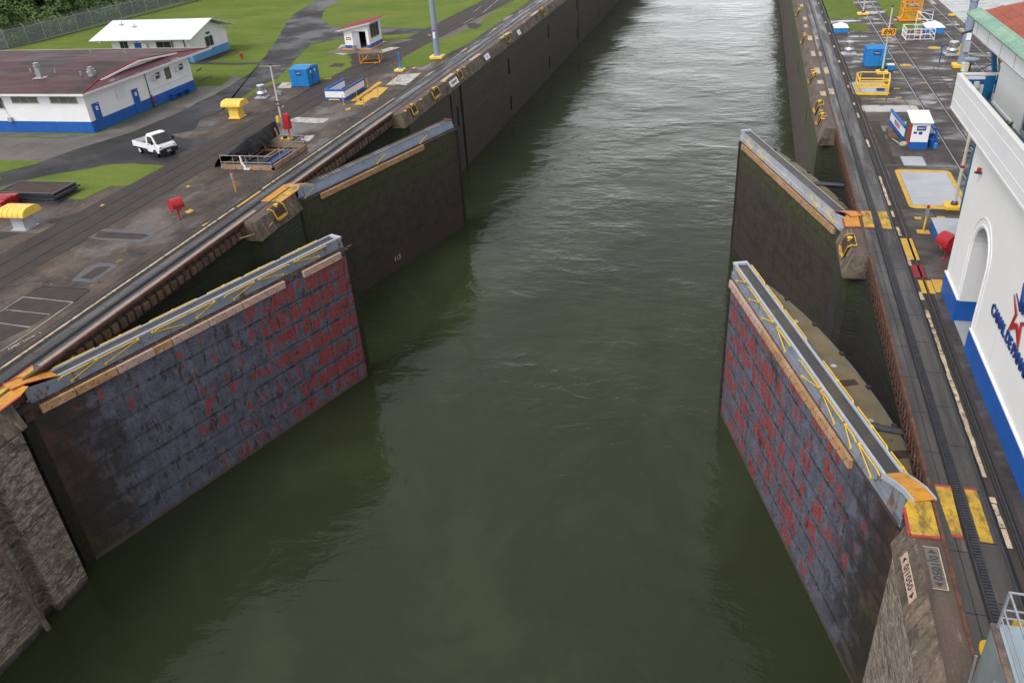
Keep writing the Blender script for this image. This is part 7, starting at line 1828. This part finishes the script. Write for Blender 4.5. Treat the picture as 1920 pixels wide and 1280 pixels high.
for yy in (4.5, 1.5, -3, -6):
    for sx in (-.77, .77):
        m = MB(); m.wheel((sx, yy, .40), (1, 0, 0), .38, .12, 18); m.build('wheel', 'steel_dark', t)
t = thing('folding_chair', 'orange canvas folding chair with dark frame on the locomotive roof', 'chair', (8.35, 12.0, 2.85), .3)
m = MB(); m.tube([(-.3, .25, 0), (.25, -.25, .45)], .025, 5); m.tube([(-.3, -.25, 0), (.25, .25, .45)], .025, 5); m.tube([(-.28, .28, 0), (-.28, .28, .9)], .025, 5); m.tube([(-.28, -.28, 0), (-.28, -.28, .9)], .025, 5); m.tube([(-.3, .3, .6), (.25, .3, .6)], .025, 5); m.build('frame', 'navy', t)
m = MB(); m.plate([(-.28, -.26, .45), (.26, -.26, .45), (.26, .26, .45), (-.28, .26, .45)], .02); m.build('seat', 'buoy', t); m = MB(); m.box(-.30, -.27, -.28, .28, .52, .9); m.build('backrest', 'buoy', t)

# ------------------------------------------------------------------ chain link fence and the forest behind
FP = [(-107.0, 95), (-103.2, 99.5), (-102.3, 102.6), (-102.1, 105.8), (-101.9, 109.1), (-101.8, 112.5), (-101.7, 115.9), (-101.5, 119.1), (-101.4, 122.4), (-101.2, 125.5), (-101.0, 128.7), (-100.8, 131.9), (-100.7, 135.2), (-100.6, 138.6), (-100.5, 142.0), (-100.4, 145.5), (-100.3, 149), (-100.2, 152.5), (-100.1, 156), (-100.0, 159.5), (-99.9, 163), (-99.8, 166.5), (-99.7, 170)]
t = thing('chain_link_fence', 'grey chain link fence with angled posts and razor wire before the forest', 'fence', (0, 0, 0))
for a, b in zip(FP[:-1], FP[1:]):
    m = MB(); m.quad((a[0], a[1], .05), (b[0], b[1], .05), (b[0], b[1], 2.4), (a[0], a[1], 2.4)); m.build('mesh_panel', 'chain', t, fix=False)
for p in FP:
    m = MB(); m.tube([(p[0], p[1], 0), (p[0], p[1], 2.45), (p[0] - .38, p[1], 2.85)], .045, 6); m.build('post', 'galv', t)
m = MB(); m.tube([(p[0], p[1], 2.4) for p in FP], .035, 6)
for k in range(3): m.tube([(p[0] - .12 * k - .08, p[1], 2.55 + .12 * k) for p in FP], .012, 4)
m.build('top_rail', 'galv', t)
m = MB(); rnd = random.Random(8)
for a, b in zip(FP[:-1], FP[1:]):
    pts = []
    for k in range(41):
        f_ = k / 40; an = 2 * pi * 8 * f_; pts.append((a[0] + (b[0] - a[0]) * f_ - .3 + .2 * cos(an), a[1] + (b[1] - a[1]) * f_, 2.72 + .2 * sin(an)))
    m.tube(pts, .012, 3)
m.build('razor_wire', 'steel_dark', t)
m = MB()
for a, b in zip(FP[:-1], FP[1:]): m.obox(((a[0] + b[0]) / 2, (a[1] + b[1]) / 2, .0), (b[0] - a[0], b[1] - a[1], 0), math.hypot(b[0] - a[0], b[1] - a[1]), .3, .12)
m.build('kerb', 'darkpatch', t)
g = MB(); g.sheet([(-104, 92), (-103, 100), (-104, 108), (-103.9, 120), (-105, 135), (-104, 170), (-104, 400), (-1400, 400), (-1400, 92)], .01); struct('forest_floor', g, 'bark')

def crown_mesh(seed, R_, H_, n, mat, leaf=.34):
    rnd = random.Random(seed); m = MB()
    cl = []
    for k in range(26):
        a, u_ = rnd.uniform(0, 6.283), rnd.uniform(-.85, 1); rr = math.sqrt(max(0, 1 - u_ * u_)) * R_ * rnd.uniform(.55, 1.0)
        cl.append((rr * cos(a), rr * sin(a), H_ * .5 + u_ * H_ * .5 * rnd.uniform(.8, 1.05), rnd.uniform(.8, 1.7)))
    for k in range(n):
        c = rnd.choice(cl); v = Vector((rnd.gauss(0, 1), rnd.gauss(0, 1), rnd.gauss(0, .8))); v.normalize(); p = Vector(c[:3]) + v * c[3] * rnd.uniform(.75, 1.08)
        s = leaf * rnd.uniform(.6, 1.5); nrm = (v + Vector((rnd.uniform(-.6, .6), rnd.uniform(-.6, .6), rnd.uniform(0, 1.0)))).normalized()
        a = nrm.orthogonal().normalized(); a.rotate(Matrix.Rotation(rnd.uniform(0, 6.28), 3, nrm)); b = nrm.cross(a)
        m.quad(tuple(p - a * s - b * s * .1), tuple(p - b * s * .55), tuple(p + a * s), tuple(p + b * s * .55))
    me_o = m.build('crown', mat, None, fix=False); return me_o
def make_tree(seed, R_, H_, base, mat, label):
    t = thing('jungle_tree', label, 'tree', (0, 0, 0), 0, 'jungle trees crowding behind the fence')
    c = crown_mesh(seed, R_, H_, 3600, mat); c.parent = t; c.location = (0, 0, base)
    m = MB(); m.tube([(0, 0, 0), (.15, .1, base * .6), (.05, -.1, base + H_ * .6)], .32, 8, .10)
    for k in range(5):
        a = k * 1.3 + seed; m.tube([(.1, 0, base * .8 + .2 * k), (R_ * .35 * cos(a), R_ * .35 * sin(a), base + H_ * .25 + .3 * k), (R_ * .6 * cos(a), R_ * .6 * sin(a), base + H_ * .45)], .12, 6, .03)
    m.build('trunk', 'bark', t)
    return t
TA = make_tree(1, 4.0, 8.5, .3, 'leaf_a', 'dark green jungle tree behind the fence posts')
TB = make_tree(2, 3.6, 6.5, .2, 'leaf_b', 'bright green jungle tree behind the fence posts')
spots = [(-107.5, 104), (-108.8, 110), (-107.2, 116.5), (-108.5, 122.5), (-107.0, 128.5), (-107.8, 135), (-106.5, 141.5), (-107.2, 148), (-106.4, 155), (-107, 162), (-106.5, 169), (-113.5, 100), (-114.5, 107), (-113.8, 114), (-114.6, 121), (-113, 128), (-114, 136), (-113, 144), (-113.5, 152), (-113, 160), (-120, 104), (-121, 113), (-120, 122), (-120.5, 131), (-120, 141), (-120, 151), (-127, 108), (-128, 119), (-127, 130), (-127, 142)]
rnd = random.Random(9)
for i, (x, y) in enumerate(spots):
    kind = (i % 3 == 1)
    src = TB if kind else TA
    if i == 0: o = TA
    elif i == 1: o = TB
    else: o = copy_tree(src)
    o.location = (x, y, -.1); o.rotation_euler = (0, 0, rnd.uniform(0, 6.28)); s = rnd.uniform(.85, 1.2) * (.7 if i < 11 else 1.1); o.scale = (s, s, s * rnd.uniform(.9, 1.15))
# undergrowth as one mass
m = MB(); rnd = random.Random(21)
for k in range(9000):
    y = rnd.uniform(96, 175); x = -103.6 - abs(rnd.gauss(0, 2.2)) - (.5 * sin(y * .6) + .5); 
    if y < 101: x -= (101 - y) * .6
    z = rnd.uniform(0, 1) ** 1.3 * (1.2 + min(2.6, (-103.6 - x) * .9)) ; s = rnd.uniform(.15, .38)
    n_ = Vector((rnd.uniform(.2, 1), rnd.uniform(-.8, .4), rnd.uniform(0, 1))).normalized(); a = n_.orthogonal().normalized(); a.rotate(Matrix.Rotation(rnd.uniform(0, 6.28), 3, n_)); b = n_.cross(a); p = Vector((x, y, z))
    m.quad(tuple(p - a * s), tuple(p - b * s * .5), tuple(p + a * s), tuple(p + b * s * .5))
o = m.build('undergrowth', 'leaf_b', None, fix=False); o['kind'] = 'stuff'; o['label'] = 'tangled green undergrowth behind the fence'; o['category'] = 'undergrowth'
